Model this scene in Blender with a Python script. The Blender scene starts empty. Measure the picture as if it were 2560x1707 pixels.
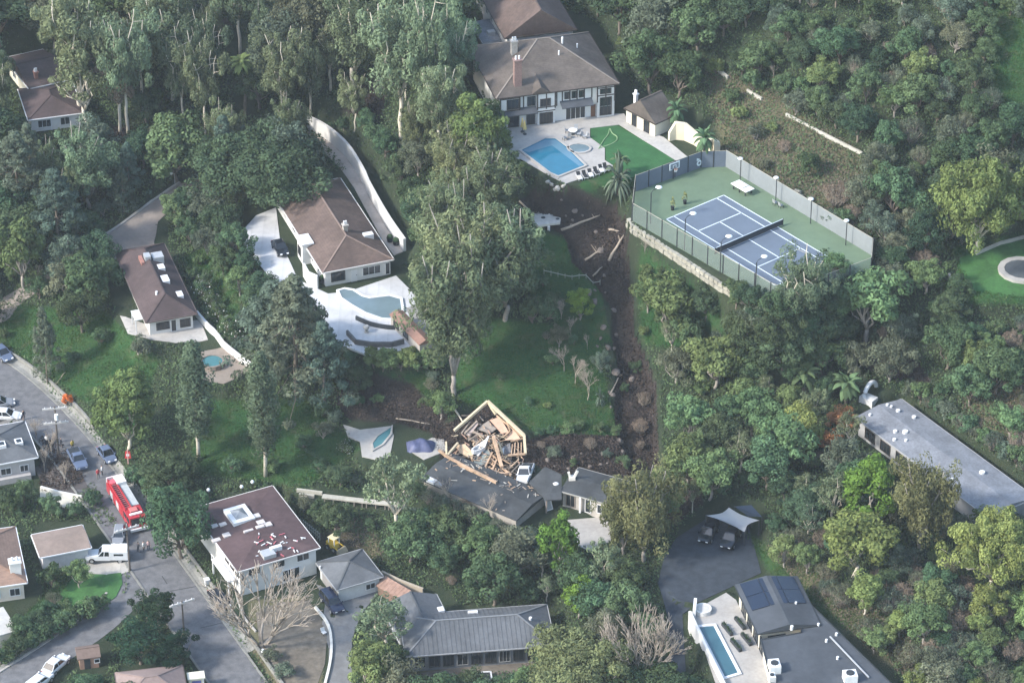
import bpy, bmesh, math, random
import numpy as np
from mathutils import Vector, Matrix, geometry

R = math.radians
rnd = random.Random(7)
nrs = np.random.RandomState(11)
scene = bpy.context.scene
COL = scene.collection

# ------------------------------------------------------------------ camera, sky, sun, exposure
FPX = 8400.0                       # focal length in photograph pixels (2560 wide)
PITCH = R(32.7)
CAM = (0.0, -400.0, 278.0)
cd = bpy.data.cameras.new('camera')
cam = bpy.data.objects.new('camera', cd)
COL.objects.link(cam)
cam.location = CAM
cam.rotation_euler = (math.pi / 2 - PITCH, 0, 0)
cd.sensor_fit = 'HORIZONTAL'
cd.sensor_width = 36.0
cd.lens = 36.0 * FPX / 2560.0
cd.clip_start = 1.0
cd.clip_end = 4000.0
scene.camera = cam

SUN_EL, SUN_DIR = R(36), (0.92, 0.39)           # light travels towards +x, +y
w = bpy.data.worlds.new('World')
scene.world = w
w.use_nodes = True
nt = w.node_tree
bg = nt.nodes['Background']
sky = nt.nodes.new('ShaderNodeTexSky')
sky.sky_type = 'NISHITA'
sky.sun_disc = False
sky.sun_elevation = SUN_EL
sky.sun_rotation = math.atan2(-SUN_DIR[0], -SUN_DIR[1])
sky.air_density = 1.3
sky.dust_density = 1.2
nt.links.new(sky.outputs[0], bg.inputs[0])
bg.inputs[1].default_value = 0.15
sl = bpy.data.lights.new('sun', 'SUN')
sl.energy = 2.1
sl.angle = R(7.0)
sl.color = (1.0, 0.95, 0.87)
so = bpy.data.objects.new('sun', sl)
COL.objects.link(so)
so.location = (-200, -150, 250)
_d = Vector((SUN_DIR[0] * math.cos(SUN_EL), SUN_DIR[1] * math.cos(SUN_EL), -math.sin(SUN_EL)))
so.rotation_euler = _d.to_track_quat('-Z', 'Y').to_euler()
scene.view_settings.view_transform = 'Standard'
scene.view_settings.look = 'None'
scene.view_settings.exposure = 1.5
scene.view_settings.gamma = 1.0
scene.view_settings.use_curve_mapping = False
scene.cycles.use_denoising = True
scene.cycles.max_bounces = 5
scene.cycles.diffuse_bounces = 3
scene.cycles.glossy_bounces = 2
scene.cycles.transmission_bounces = 3
scene.cycles.volume_bounces = 0
scene.cycles.caustics_reflective = False
scene.cycles.caustics_refractive = False

# ------------------------------------------------------------------ surveying: photograph pixel -> place
CP, SP = math.cos(PITCH), math.sin(PITCH)


def ray(px, py):
    r = (px - 1280.0) / FPX
    u = (853.5 - py) / FPX
    return (r, CP + u * SP, -SP + u * CP)


def P(px, py, z):
    d = ray(px, py)
    t = (z - CAM[2]) / d[2]
    return (CAM[0] + d[0] * t, CAM[1] + d[1] * t, z)


def project(x, y, z):
    dx, dy, dz = x - CAM[0], y - CAM[1], z - CAM[2]
    dep = dy * CP - dz * SP
    up = dy * SP + dz * CP
    return 1280.0 + FPX * dx / dep, 853.5 - FPX * up / dep


class Fr:
    """ground frame of a building: origin, angle, width (local x), depth (local y)"""
    def __init__(s, a, b, c, z, h):
        ze = z + h
        A, B = P(*a, ze), P(*b, ze)
        s.ang = math.atan2(B[1] - A[1], B[0] - A[0])
        s.w = math.hypot(B[0] - A[0], B[1] - A[1])
        s.ux = (math.cos(s.ang), math.sin(s.ang))
        s.uy = (-s.ux[1], s.ux[0])
        s.o = (A[0], A[1])
        if isinstance(c, (int, float)):
            s.d = c
        else:
            C = P(*c, ze)
            s.d = (C[0] - A[0]) * s.uy[0] + (C[1] - A[1]) * s.uy[1]
        s.z, s.h = z, h

    def pt(s, u, v):
        return (s.o[0] + s.ux[0] * u + s.uy[0] * v, s.o[1] + s.ux[1] * u + s.uy[1] * v)

    def poly(s, m=0.0):
        return [s.pt(-m, -m), s.pt(s.w + m, -m), s.pt(s.w + m, s.d + m), s.pt(-m, s.d + m)]


FR = {
    'mansion': Fr((1240, 247), (1548, 209), (1490, 78), 28, 5.6),
    'mansion_rear': Fr((1262, 96), (1442, 74), (1360, -80), 28, 5.6),
    'guest': Fr((1560, 270), (1638, 310), 4.6, 28, 2.5),
    'white': Fr((806, 682), (984, 648), (871, 441), 14, 2.9),
    'brown': Fr((365, 806), (493, 784), (414, 607), 9.5, 2.8),
    'topleft_a': Fr((72, 222), (170, 200), (132, 118), 17, 3.2),
    'topleft_b': Fr((70, 300), (208, 282), (180, 205), 17, 2.6),
    'wreck_l': Fr((1050, 1197), (1292, 1300), 7.4, 7, 1.7),
    'wreck_r': Fr((1400, 1226), (1530, 1262), 6.2, 7, 2.7),
    'redroof': Fr((594, 1428), (800, 1368), (605, 1235), 1.5, 4.6),
    'garage': Fr((842, 1474), (958, 1440), (893, 1375), 1.5, 2.6),
    'grey': Fr((1014, 1640), (1388, 1612), (1362, 1510), 1.0, 3.0),
    'grey_w': Fr((998, 1588), (1130, 1562), (1122, 1478), 1.0, 3.0),
    'long': Fr((2138, 1042), (2470, 1292), (2236, 984), 13, 3.0),
    'modern': Fr((1895, 1583), (2052, 1561), (1988, 1440), 8, 3.2),
    'modern_b': Fr((1935, 1740), (2262, 1712), (2100, 1585), 8, 3.0),
    'leftgrey': Fr((-70, 1172), (95, 1142), (62, 1052), 0.6, 3.4),
    'flat': Fr((100, 1393), (228, 1368), (197, 1313), 0.5, 2.8),
    'edge': Fr((-90, 1478), (68, 1455), (5, 1320), 0.5, 3.0),
    'edge_low': Fr((-40, 1600), (45, 1575), (92, 1492), 0.3, 2.2),
    'shed': Fr((193, 1648), (252, 1640), (265, 1606), 0.0, 2.0),
    'bottom': Fr((300, 1765), (470, 1745), (448, 1662), 0.0, 2.8),
}

# ------------------------------------------------------------------ terrain heights
CTRL = [(0, 1250, .6), (-200, 1300, 0), (0, 1707, -.8), (200, 1500, .2), (300, 1707, -.3), (100, 1440, .5), (-100, 1000, 1.0),
        (0, 890, 2.2), (90, 990, 1.8), (200, 1140, 1.4), (330, 1330, 1), (450, 1490, .6), (600, 1707, 0), (-100, 820, 2.5),
        (330, 1150, 3.0), (420, 1080, 4.6), (300, 860, 7.6), (180, 850, 5.2), (60, 830, 3.2), (-80, 700, 5), (0, 640, 8.2), (150, 620, 9),
        (560, 900, 9.2), (500, 1000, 7.2), (560, 1120, 5.4), (700, 1100, 6.4), (620, 960, 8.8), (500, 1190, 4.0), (700, 1210, 4.6),
        (240, 520, 10.5), (500, 460, 12), (300, 430, 13.5), (100, 450, 13), (-50, 400, 13), (100, 330, 16), (300, 330, 15), (450, 260, 16.5),
        (600, 250, 18), (450, 120, 21), (0, 60, 24), (400, -60, 30), (800, -60, 33), (0, -80, 32), (700, 190, 20.5), (850, 240, 20),
        (640, 520, 13.2), (560, 640, 11.2), (640, 700, 11.8), (700, 880, 11), (760, 980, 9.4),
        (860, 330, 17.2), (960, 420, 18), (1040, 560, 18.0), (960, 300, 20), (1080, 340, 23), (1160, 260, 26), (1120, 120, 29), (1120, 480, 22),
        (1230, 470, 25), (1180, 600, 20), (1260, 640, 20.5), (1130, 740, 16), (1080, 830, 13.5), (1240, 800, 16), (1240, 900, 13.4),
        (1320, 980, 11.2), (1260, 1060, 9.4), (1150, 1000, 10), (1080, 950, 10.6), (900, 960, 10.2), (900, 1020, 8.8), (1040, 1040, 9),
        (1400, 900, 13.6), (1420, 1040, 10), (1540, 1000, 10.4), (1600, 1120, 8.0), (1480, 1080, 9.4), (1560, 860, 14),
        (1440, 620, 21), (1500, 760, 17.0), (1400, 520, 24.2), (1320, 560, 23), (1400, 700, 18.6),
        (1640, 660, 22.5), (1760, 740, 21.5), (1640, 800, 17), (1900, 800, 20), (2060, 780, 21.5), (1780, 900, 15), (1700, 1000, 11.5), (1900, 1000, 13),
        (1800, 1150, 9.4), (1950, 1200, 11), (2080, 1000, 14), (2100, 900, 16.5), (2250, 930, 17), (2420, 1000, 18), (2560, 1080, 18), (2400, 850, 21),
        (2600, 860, 22), (2250, 760, 23), (2400, 540, 27), (2250, 560, 27.5), (2330, 430, 31), (2100, 380, 31), (1960, 430, 29), (1900, 300, 31),
        (1800, 220, 31), (2000, 250, 34), (2200, 150, 39), (2500, 300, 37), (2600, 0, 47), (2000, -60, 45), (1700, 40, 37), (1620, 150, 31), (1500, -60, 36),
        (1200, -60, 34), (2600, 500, 29), (2640, 650, 25),
        (800, 1160, 6.3), (980, 1230, 5), (900, 1340, 3.2), (850, 1290, 3.4), (1100, 1330, 4.6), (1050, 1430, 2.0), (1250, 1400, 3.5), (1180, 1470, 1.8), (1330, 1480, 2.6),
        (1440, 1480, 3.6), (1440, 1600, 2.6), (1500, 1707, 2.2), (1560, 1450, 5.2), (1600, 1560, 4.4), (1600, 1330, 7), (1650, 1250, 7.4), (1700, 1180, 8.6),
        (1900, 1330, 8.4), (1960, 1420, 8.8), (2050, 1470, 9.2), (2200, 1420, 11.2), (2300, 1620, 9.6), (2560, 1500, 11.5), (2500, 1707, 9), (2400, 1400, 12), (2600, 1340, 13),
        (650, 1600, .8), (760, 1707, .6), (900, 1600, .9), (1200, 1707, .6), (720, 1560, 1.0), (-200, 1800, -2), (600, 1900, -1), (1300, 1900, 0), (2000, 1900, 4), (2600, 1900, 6)]
cw = np.array([P(*c) for c in CTRL])
_cc = 5.0
_D = np.sqrt(((cw[:, None, :2] - cw[None, :, :2]) ** 2).sum(-1) + _cc * _cc)
_n = len(cw)
_A = np.zeros((_n + 3, _n + 3))
_A[:_n, :_n] = _D + np.eye(_n) * -0.6
_A[:_n, _n] = 1
_A[:_n, _n + 1:] = cw[:, :2]
_A[_n, :_n] = 1
_A[_n + 1:, :_n] = cw[:, :2].T
_W = np.linalg.solve(_A, np.concatenate([cw[:, 2], [0, 0, 0]]))


def axis(a, b, lo, hi, st):
    core = list(np.arange(a, b + 1e-6, st))
    l, s = [], st
    x = a
    while x > lo:
        s = min(s * 1.35, 40)
        x -= s
        l.append(x)
    r, s, x = [], st, b
    while x < hi:
        s = min(s * 1.35, 40)
        x += s
        r.append(x)
    return np.array(l[::-1] + core + r)


GX = axis(-92, 92, -620, 620, 0.5)
GY = axis(-66, 96, -620, 900, 0.5)
XX, YY = np.meshgrid(GX, GY)


def rbf(x, y):
    z = np.full(x.shape, _W[_n]) + _W[_n + 1] * x + _W[_n + 2] * y
    for i in range(_n):
        z += _W[i] * np.sqrt((x - cw[i, 0]) ** 2 + (y - cw[i, 1]) ** 2 + _cc * _cc)
    return z


XC, YC = np.clip(XX, -105, 105), np.clip(YY, -75, 110)
ZZ = rbf(XC, YC)
ZZ = np.clip(ZZ, -3, 60)


def seg_dist(x, y, a, b):
    dx, dy = b[0] - a[0], b[1] - a[1]
    L = dx * dx + dy * dy + 1e-9
    t = np.clip(((x - a[0]) * dx + (y - a[1]) * dy) / L, 0, 1)
    return np.hypot(x - a[0] - t * dx, y - a[1] - t * dy), t


def inside(x, y, poly):
    c = np.zeros(x.shape, bool)
    n = len(poly)
    for i in range(n):
        x0, y0 = poly[i][:2]
        x1, y1 = poly[(i + 1) % n][:2]
        cond = ((y0 > y) != (y1 > y))
        with np.errstate(divide='ignore', invalid='ignore'):
            xi = (x1 - x0) * (y - y0) / (y1 - y0 + 1e-12) + x0
        c ^= cond & (x < xi)
    return c


def sdist(x, y, poly):
    d = np.full(x.shape, 1e9)
    for i in range(len(poly)):
        d = np.minimum(d, seg_dist(x, y, poly[i], poly[(i + 1) % len(poly)])[0])
    return np.where(inside(x, y, poly), -d, d)


def sm(t):
    t = np.clip(t, 0, 1)
    return t * t * (3 - 2 * t)


def flatten(poly, z, margin=2.0, pad=0.3):
    global ZZ
    xs, ys = [p[0] for p in poly], [p[1] for p in poly]
    m = margin + pad + 1
    i0, i1 = np.searchsorted(GX, [min(xs) - m, max(xs) + m])
    j0, j1 = np.searchsorted(GY, [min(ys) - m, max(ys) + m])
    x, y = XX[j0:j1, i0:i1], YY[j0:j1, i0:i1]
    wgt = sm(1 - (sdist(x, y, poly) - pad) / margin)
    ZZ[j0:j1, i0:i1] = ZZ[j0:j1, i0:i1] * (1 - wgt) + z * wgt


def pxpoly(pts, z):
    return [P(a, b, z)[:2] for a, b in pts]


def flatten_path(pts, hw, margin=2.0):
    """pts: (px,py,z)"""
    global ZZ
    wp = [P(*p) for p in pts]
    best = np.full(XX.shape, 1e9)
    bz = np.zeros(XX.shape)
    for a, b in zip(wp, wp[1:]):
        d, t = seg_dist(XX, YY, a, b)
        k = d < best
        best[k] = d[k]
        bz[k] = (a[2] + (b[2] - a[2]) * t)[k]
    wgt = sm(1 - (best - hw - .3) / margin)
    ZZ = ZZ * (1 - wgt) + bz * wgt


# level ground under things (pixel outlines at their own height)
PADS = {
    'estate': ([(1225, 330), (1250, 150), (1220, 40), (1300, -60), (1500, 60), (1580, 240), (1700, 290), (1800, 345), (1800, 395), (1700, 412), (1640, 425), (1540, 452),
                (1415, 462), (1385, 448), (1300, 400), (1255, 380)], 28, 1.6),
    'court': ([(1578, 556), (1585, 478), (1755, 418), (1812, 412), (2182, 640), (2178, 690), (1960, 770), (1905, 760)], 27, 1.2),
    'deck_white': ([(630, 560), (600, 640), (690, 700), (760, 730), (850, 862), (1000, 885), (1080, 870), (1060, 770), (1000, 660), (1035, 620), (930, 440), (830, 340), (770, 330), (760, 420), (680, 480)], 14, 1.8),
    'brown_yard': ([(265, 600), (480, 590), (560, 790), (470, 845), (400, 850), (330, 830), (280, 700)], 9.5, 2.5),
    'round_pool': ([(495, 870), (590, 880), (620, 920), (560, 965), (495, 955)], 9.0, 2.0),
    'spa_lawn': ([(2390, 640), (2560, 590), (2640, 640), (2600, 740), (2460, 740), (2385, 710)], 25, 2.0),
    'wreck_deck': ([(855, 1060), (980, 1060), (1100, 1080), (1110, 1130), (1050, 1160), (910, 1150), (900, 1100)], 8, 1.5),
    'wreck_drive': ([(1395, 1300), (1520, 1290), (1545, 1350), (1480, 1385), (1420, 1350)], 6.6, 1.5),
    'sail_drive': ([(1690, 1345), (1784, 1285), (1880, 1310), (1905, 1430), (1830, 1465), (1740, 1510), (1690, 1500), (1650, 1450)], 7, 2.0),
    'modern_deck': ([(1730, 1520), (1815, 1480), (1935, 1700), (1880, 1760), (1790, 1720)], 8, 1.0),
}
for k in FR:
    flatten(FR[k].poly(1.0), FR[k].z, 2.0)
for k, (pp, z, m) in PADS.items():
    flatten(pxpoly(pp, z), z, m)
for k in ('modern', 'modern_b', 'mansion', 'guest'):
    flatten(FR[k].poly(.4), FR[k].z, 1.0)
ROAD = [(-160, 850, 2.6), (-60, 905, 2.2), (40, 978, 1.9), (150, 1090, 1.6), (240, 1205, 1.3), (335, 1340, 1.0), (440, 1490, .6), (530, 1615, .25), (600, 1715, 0), (680, 1830, -.3)]
LANE = [(372, 1408, .9), (338, 1462, .7), (260, 1550, .4), (140, 1632, .2), (30, 1702, 0), (-60, 1760, -.2)]
DRIVE = [(1655, 1470, 7), (1675, 1540, 6.2), (1690, 1620, 5.2), (1700, 1720, 4.2), (1705, 1830, 3.4)]
flatten_path(DRIVE, 1.7, 1.5)
flatten_path(LANE, 2.8, 1.8)
flatten_path(ROAD, 3.6, 1.8)

# the slide scar: a trough torn out of the slope, rough inside
SLIDE_UP = [(1345, 470), (1300, 500), (1290, 545), (1330, 560), (1410, 585), (1432, 660), (1490, 715), (1528, 770), (1530, 850), (1545, 905), (1535, 1010), (1545, 1100),
            (1580, 1180), (1650, 1180), (1640, 1060), (1640, 960), (1610, 880), (1585, 830), (1578, 700), (1565, 620), (1590, 590), (1550, 540), (1540, 500), (1440, 470)]
PX, PY = project(XX, YY, ZZ)


def fbm(x, y, f, oct=4, seed=0):
    r = np.random.RandomState(seed)
    z = np.zeros(x.shape)
    a = 1.0
    for o in range(oct):
        for k in range(4):
            th = r.rand() * 6.283
            z += a * np.sin((x * math.cos(th) + y * math.sin(th)) * f * (0.8 + .5 * r.rand()) + r.rand() * 6.28) / 4
        f *= 2.03
        a *= .55
    return z


slide_d = np.full(XX.shape, 1e9)
_core = (np.abs(XX) < 92) & (YY > -66) & (YY < 96)
_sp = sdist(PX[_core], PY[_core], SLIDE_UP)
slide_d[_core] = _sp / 14.0
rough = fbm(XX, YY, .9, 4, 3)
wslide = sm(1 - (slide_d + 0.9) / 1.2)
ZZ -= wslide * (1.6 + .55 * rough + .28 * fbm(XX, YY, 2.6, 3, 17))
ZZ += _core * .10 * fbm(XX, YY, .7, 3, 9) * sm((np.abs(ZZ - 28) > .05) * 1.0) * (PX < 2700)
for k in FR:
    flatten(FR[k].poly(.5), FR[k].z, 1.0)
for k, (pp, z, m) in PADS.items():
    if k not in ('brown_yard',):
        flatten(pxpoly(pp, z), z, .6, .1)
flatten_path(LANE, 2.8, .8)
flatten_path(ROAD, 3.6, .8)
PX, PY = project(XX, YY, ZZ)


def hz(x, y):
    i = int(np.clip(np.searchsorted(GX, x) - 1, 0, len(GX) - 2))
    j = int(np.clip(np.searchsorted(GY, y) - 1, 0, len(GY) - 2))
    fx = (x - GX[i]) / (GX[i + 1] - GX[i])
    fy = (y - GY[j]) / (GY[j + 1] - GY[j])
    a = ZZ[j, i] * (1 - fx) + ZZ[j, i + 1] * fx
    b = ZZ[j + 1, i] * (1 - fx) + ZZ[j + 1, i + 1] * fx
    return float(a * (1 - fy) + b * fy)


def hzv(x, y):
    i = np.clip(np.searchsorted(GX, x) - 1, 0, len(GX) - 2)
    j = np.clip(np.searchsorted(GY, y) - 1, 0, len(GY) - 2)
    fx = (x - GX[i]) / (GX[i + 1] - GX[i])
    fy = (y - GY[j]) / (GY[j + 1] - GY[j])
    return (ZZ[j, i] * (1 - fx) + ZZ[j, i + 1] * fx) * (1 - fy) + (ZZ[j + 1, i] * (1 - fx) + ZZ[j + 1, i + 1] * fx) * fy


_ts = np.arange(380, 700, 0.35)


def G(px, py, h=0.0):
    """first place along the line of sight that lies h metres above the ground"""
    d = ray(px, py)
    x, y, z = CAM[0] + d[0] * _ts, CAM[1] + d[1] * _ts, CAM[2] + d[2] * _ts
    g = z - h - hzv(x, y)
    k = int(np.argmax(g < 0))
    if k == 0:
        k = len(_ts) - 1
    a, b = g[k - 1], g[k]
    f = a / (a - b + 1e-9)
    t = _ts[k - 1] + f * .35
    return (CAM[0] + d[0] * t, CAM[1] + d[1] * t, CAM[2] + d[2] * t)


# ------------------------------------------------------------------ mesh and material helpers
MATS = {}


def nd(t, k, **kw):
    n = t.nodes.new(k)
    for a, b in kw.items():
        setattr(n, a, b)
    return n


def mat(name, col, rough=.8, var=.12, scale=2.0, bump=0.0, metal=0.0, spec=.3, stripes=None, trans=0.0, stain=0.0):
    """procedural surface: base colour with two scales of noise, optional courses (stripes per metre) and relief"""
    if name in MATS:
        return MATS[name]
    m = bpy.data.materials.new(name)
    m.use_nodes = True
    t = m.node_tree
    b = t.nodes['Principled BSDF']
    b.inputs['Roughness'].default_value = rough
    b.inputs['Metallic'].default_value = metal
    b.inputs['Specular IOR Level'].default_value = spec
    tc = nd(t, 'ShaderNodeTexCoord')
    n1 = nd(t, 'ShaderNodeTexNoise')
    n1.inputs['Scale'].default_value = scale
    n1.inputs['Detail'].default_value = 5
    n1.inputs['Roughness'].default_value = .65
    t.links.new(tc.outputs['Object'], n1.inputs['Vector'])
    mr = nd(t, 'ShaderNodeMapRange')
    mr.inputs[1].default_value = .3
    mr.inputs[2].default_value = .7
    mr.inputs[3].default_value = 1 - var
    mr.inputs[4].default_value = 1 + var
    t.links.new(n1.outputs[0], mr.inputs[0])
    fac = mr.outputs[0]
    if stain:
        n2 = nd(t, 'ShaderNodeTexNoise')
        n2.inputs['Scale'].default_value = scale * .17
        n2.inputs['Detail'].default_value = 3
        t.links.new(tc.outputs['Object'], n2.inputs['Vector'])
        m2 = nd(t, 'ShaderNodeMapRange')
        m2.inputs[1].default_value = .35
        m2.inputs[2].default_value = .65
        m2.inputs[3].default_value = 1 - stain
        m2.inputs[4].default_value = 1 + stain * .6
        t.links.new(n2.outputs[0], m2.inputs[0])
        mm = nd(t, 'ShaderNodeMath', operation='MULTIPLY')
        t.links.new(fac, mm.inputs[0])
        t.links.new(m2.outputs[0], mm.inputs[1])
        fac = mm.outputs[0]
    if stripes:
        ax, per, dep = stripes
        sx = nd(t, 'ShaderNodeSeparateXYZ')
        t.links.new(tc.outputs['Object'], sx.inputs[0])
        k = nd(t, 'ShaderNodeMath', operation='MULTIPLY')
        k.inputs[1].default_value = per
        t.links.new(sx.outputs['XYZ'.index(ax)], k.inputs[0])
        f = nd(t, 'ShaderNodeMath', operation='FRACT')
        t.links.new(k.outputs[0], f.inputs[0])
        g = nd(t, 'ShaderNodeMapRange')
        g.inputs[1].default_value = 0
        g.inputs[2].default_value = .25
        g.inputs[3].default_value = 1 - dep
        g.inputs[4].default_value = 1
        t.links.new(f.outputs[0], g.inputs[0])
        mm = nd(t, 'ShaderNodeMath', operation='MULTIPLY')
        t.links.new(fac, mm.inputs[0])
        t.links.new(g.outputs[0], mm.inputs[1])
        fac = mm.outputs[0]
    mx = nd(t, 'ShaderNodeVectorMath', operation='SCALE')
    mx.inputs[0].default_value = col[:3]
    t.links.new(fac, mx.inputs['Scale'])
    t.links.new(mx.outputs[0], b.inputs['Base Color'])
    if bump:
        bp = nd(t, 'ShaderNodeBump')
        bp.inputs['Strength'].default_value = bump
        bp.inputs['Distance'].default_value = .05
        t.links.new(n1.outputs[0], bp.inputs['Height'])
        t.links.new(bp.outputs[0], b.inputs['Normal'])
    MATS[name] = m
    return m


def link(o, parent=None):
    COL.objects.link(o)
    if parent is not None:
        o.parent = parent
    return o


def tag(o, label=None, cat=None, group=None, kind=None):
    if label:
        o['label'] = label
    if cat:
        o['category'] = cat
    if group:
        o['group'] = group
    if kind:
        o['kind'] = kind
    return o


def empty(name, loc, rz=0.0, label=None, cat=None, group=None):
    o = bpy.data.objects.new(name, None)
    o.empty_display_size = .5
    o.location = loc
    o.rotation_euler = (0, 0, rz)
    link(o)
    return tag(o, label, cat, group)


def copy_tree(o, parent=None):
    c = o.copy()
    COL.objects.link(c)
    c.parent = parent
    for ch in o.children:
        copy_tree(ch, c)
    return c


class MB:
    def __init__(s):
        s.v, s.f = [], []

    def box(s, x0, x1, y0, y1, z0, z1):
        n = len(s.v)
        s.v += [(x0, y0, z0), (x1, y0, z0), (x1, y1, z0), (x0, y1, z0), (x0, y0, z1), (x1, y0, z1), (x1, y1, z1), (x0, y1, z1)]
        s.f += [tuple(n + i for i in q) for q in ((0, 3, 2, 1), (4, 5, 6, 7), (0, 1, 5, 4), (1, 2, 6, 5), (2, 3, 7, 6), (3, 0, 4, 7))]
        return s

    def poly(s, pts):
        n = len(s.v)
        s.v += [tuple(p) for p in pts]
        s.f.append(tuple(range(n, n + len(pts))))
        return s

    def hexa(s, p):
        """8 points: bottom ring then top ring"""
        n = len(s.v)
        s.v += [tuple(q) for q in p]
        s.f += [tuple(n + i for i in q) for q in ((0, 3, 2, 1), (4, 5, 6, 7), (0, 1, 5, 4), (1, 2, 6, 5), (2, 3, 7, 6), (3, 0, 4, 7))]
        return s

    def prism(s, pts, z0, z1):
        """vertical prism over a counter-clockwise outline; z0/z1 numbers or per-point lists"""
        n, k = len(s.v), len(pts)
        a0 = z0 if isinstance(z0, (list, tuple)) else [z0] * k
        a1 = z1 if isinstance(z1, (list, tuple)) else [z1] * k
        ar = sum(pts[i][0] * pts[(i + 1) % k][1] - pts[(i + 1) % k][0] * pts[i][1] for i in range(k))
        idx = list(range(k)) if ar > 0 else list(range(k))[::-1]
        s.v += [(pts[i][0], pts[i][1], a0[i]) for i in idx] + [(pts[i][0], pts[i][1], a1[i]) for i in idx]
        s.f.append(tuple(n + i for i in range(k))[::-1])
        s.f.append(tuple(n + k + i for i in range(k)))
        for i in range(k):
            j = (i + 1) % k
            s.f.append((n + i, n + j, n + k + j, n + k + i))
        return s

    def bar(s, a, b, w, h=None):
        """square timber from a to b"""
        h = h or w
        a, b = Vector(a), Vector(b)
        d = (b - a).normalized()
        up = Vector((0, 0, 1)) if abs(d.z) < .95 else Vector((0, 1, 0))
        x = d.cross(up).normalized() * (w / 2)
        y = x.cross(d).normalized() * (h / 2)
        return s.hexa([a - x - y, a + x - y, a + x + y, a - x + y, b - x - y, b + x - y, b + x + y, b - x + y])

    def tube(s, pts, rad, n=6):
        base = len(s.v)
        pts = [Vector(p) for p in pts]
        for i, p in enumerate(pts):
            d = (pts[min(i + 1, len(pts) - 1)] - pts[max(i - 1, 0)])
            d = d.normalized() if d.length > 1e-6 else Vector((0, 0, 1))
            up = Vector((0, 0, 1)) if abs(d.z) < .9 else Vector((1, 0, 0))
            x = d.cross(up).normalized()
            y = x.cross(d)
            r = rad[i] if isinstance(rad, (list, tuple)) else rad
            for k in range(n):
                a = 2 * math.pi * k / n
                s.v.append(tuple(p + x * (math.cos(a) * r) + y * (math.sin(a) * r)))
        for i in range(len(pts) - 1):
            for k in range(n):
                k2 = (k + 1) % n
                s.f.append((base + i * n + k, base + i * n + k2, base + (i + 1) * n + k2, base + (i + 1) * n + k))
        s.f.append(tuple(base + k for k in range(n))[::-1])
        s.f.append(tuple(base + (len(pts) - 1) * n + k for k in range(n)))
        return s

    def cyl(s, x, y, z0, z1, r, n=10, r1=None):
        return s.tube([(x, y, z0), (x, y, z1)], [r, r if r1 is None else r1], n)

    def ball(s, c, r, n=8, m=5, sc=(1, 1, 1)):
        base = len(s.v)
        for j in range(1, m):
            ph = math.pi * j / m
            for k in range(n):
                a = 2 * math.pi * k / n
                s.v.append((c[0] + r * sc[0] * math.sin(ph) * math.cos(a), c[1] + r * sc[1] * math.sin(ph) * math.sin(a), c[2] + r * sc[2] * math.cos(ph)))
        t, b = len(s.v), len(s.v) + 1
        s.v += [(c[0], c[1], c[2] + r * sc[2]), (c[0], c[1], c[2] - r * sc[2])]
        for j in range(m - 2):
            for k in range(n):
                k2 = (k + 1) % n
                s.f.append((base + j * n + k, base + (j + 1) * n + k, base + (j + 1) * n + k2, base + j * n + k2))
        for k in range(n):
            k2 = (k + 1) % n
            s.f.append((t, base + k, base + k2))
            s.f.append((b, base + (m - 2) * n + k2, base + (m - 2) * n + k))
        return s

    def mesh(s, name, m=None, smooth=False):
        me = bpy.data.meshes.new(name)
        me.from_pydata(s.v, [], s.f)
        if m:
            me.materials.append(m)
        if smooth:
            for p in me.polygons:
                p.use_smooth = True
        return me

    def build(s, name, m, parent=None, smooth=False, loc=None):
        o = bpy.data.objects.new(name, s.mesh(name, m, smooth))
        if loc:
            o.location = loc
        return link(o, parent)


def drape(name, pp, m, dz=.05, step=1.0, zflat=None, parent=None, thick=.25, at=None):
    """sheet over the ground; pp: pixel outline (found on the ground, or at height zflat)"""
    wp = [P(a, b, zflat) if zflat is not None else G(a, b) for a, b in pp]
    return drape_world(name, [(p[0], p[1]) for p in wp], m, dz, step, zflat, parent, thick)


def drape_world(name, wp, m, dz=.05, step=1.0, zflat=None, parent=None, thick=.25):
    # subdivide the outline, fill with a grid of points
    out = []
    n = len(wp)
    for i in range(n):
        a, b = wp[i], wp[(i + 1) % n]
        k = max(1, int(math.hypot(b[0] - a[0], b[1] - a[1]) / step))
        for j in range(k):
            out.append((a[0] + (b[0] - a[0]) * j / k, a[1] + (b[1] - a[1]) * j / k))
    if sum(out[i][0] * out[(i + 1) % len(out)][1] - out[(i + 1) % len(out)][0] * out[i][1] for i in range(len(out))) < 0:
        out = out[::-1]
    ins = []
    if zflat is None:
        xs, ys = [p[0] for p in wp], [p[1] for p in wp]
        gx, gy = np.meshgrid(np.arange(min(xs), max(xs), step), np.arange(min(ys), max(ys), step))
        gx, gy = gx.ravel(), gy.ravel()
        k = sdist(gx, gy, out) < -step * .4
        ins = list(zip(gx[k], gy[k]))
    allp = [Vector(p) for p in out + ins]
    r = geometry.delaunay_2d_cdt(allp, [], [list(range(len(out)))], 1, 1e-4)
    vs, fs = r[0], r[2]
    z = (lambda x, y: zflat + dz) if zflat is not None else (lambda x, y: hz(x, y) + dz)
    v = [(p.x, p.y, z(p.x, p.y)) for p in vs]
    f = [tuple(q) for q in fs]
    if thick:
        b0 = len(v)
        v += [(p[0], p[1], z(p[0], p[1]) - thick - dz) for p in out]
        near = list(range(len(out)))
        t0 = len(v)
        v += [(p[0], p[1], z(p[0], p[1])) for p in out]
        for i in near:
            j = (i + 1) % len(out)
            f.append((b0 + i, b0 + j, t0 + j, t0 + i))
    me = bpy.data.meshes.new(name)
    me.from_pydata(v, [], f)
    me.materials.append(m)
    o = bpy.data.objects.new(name, me)
    link(o, parent)
    return o


def struct(o):
    o['kind'] = 'structure'
    return o


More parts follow.
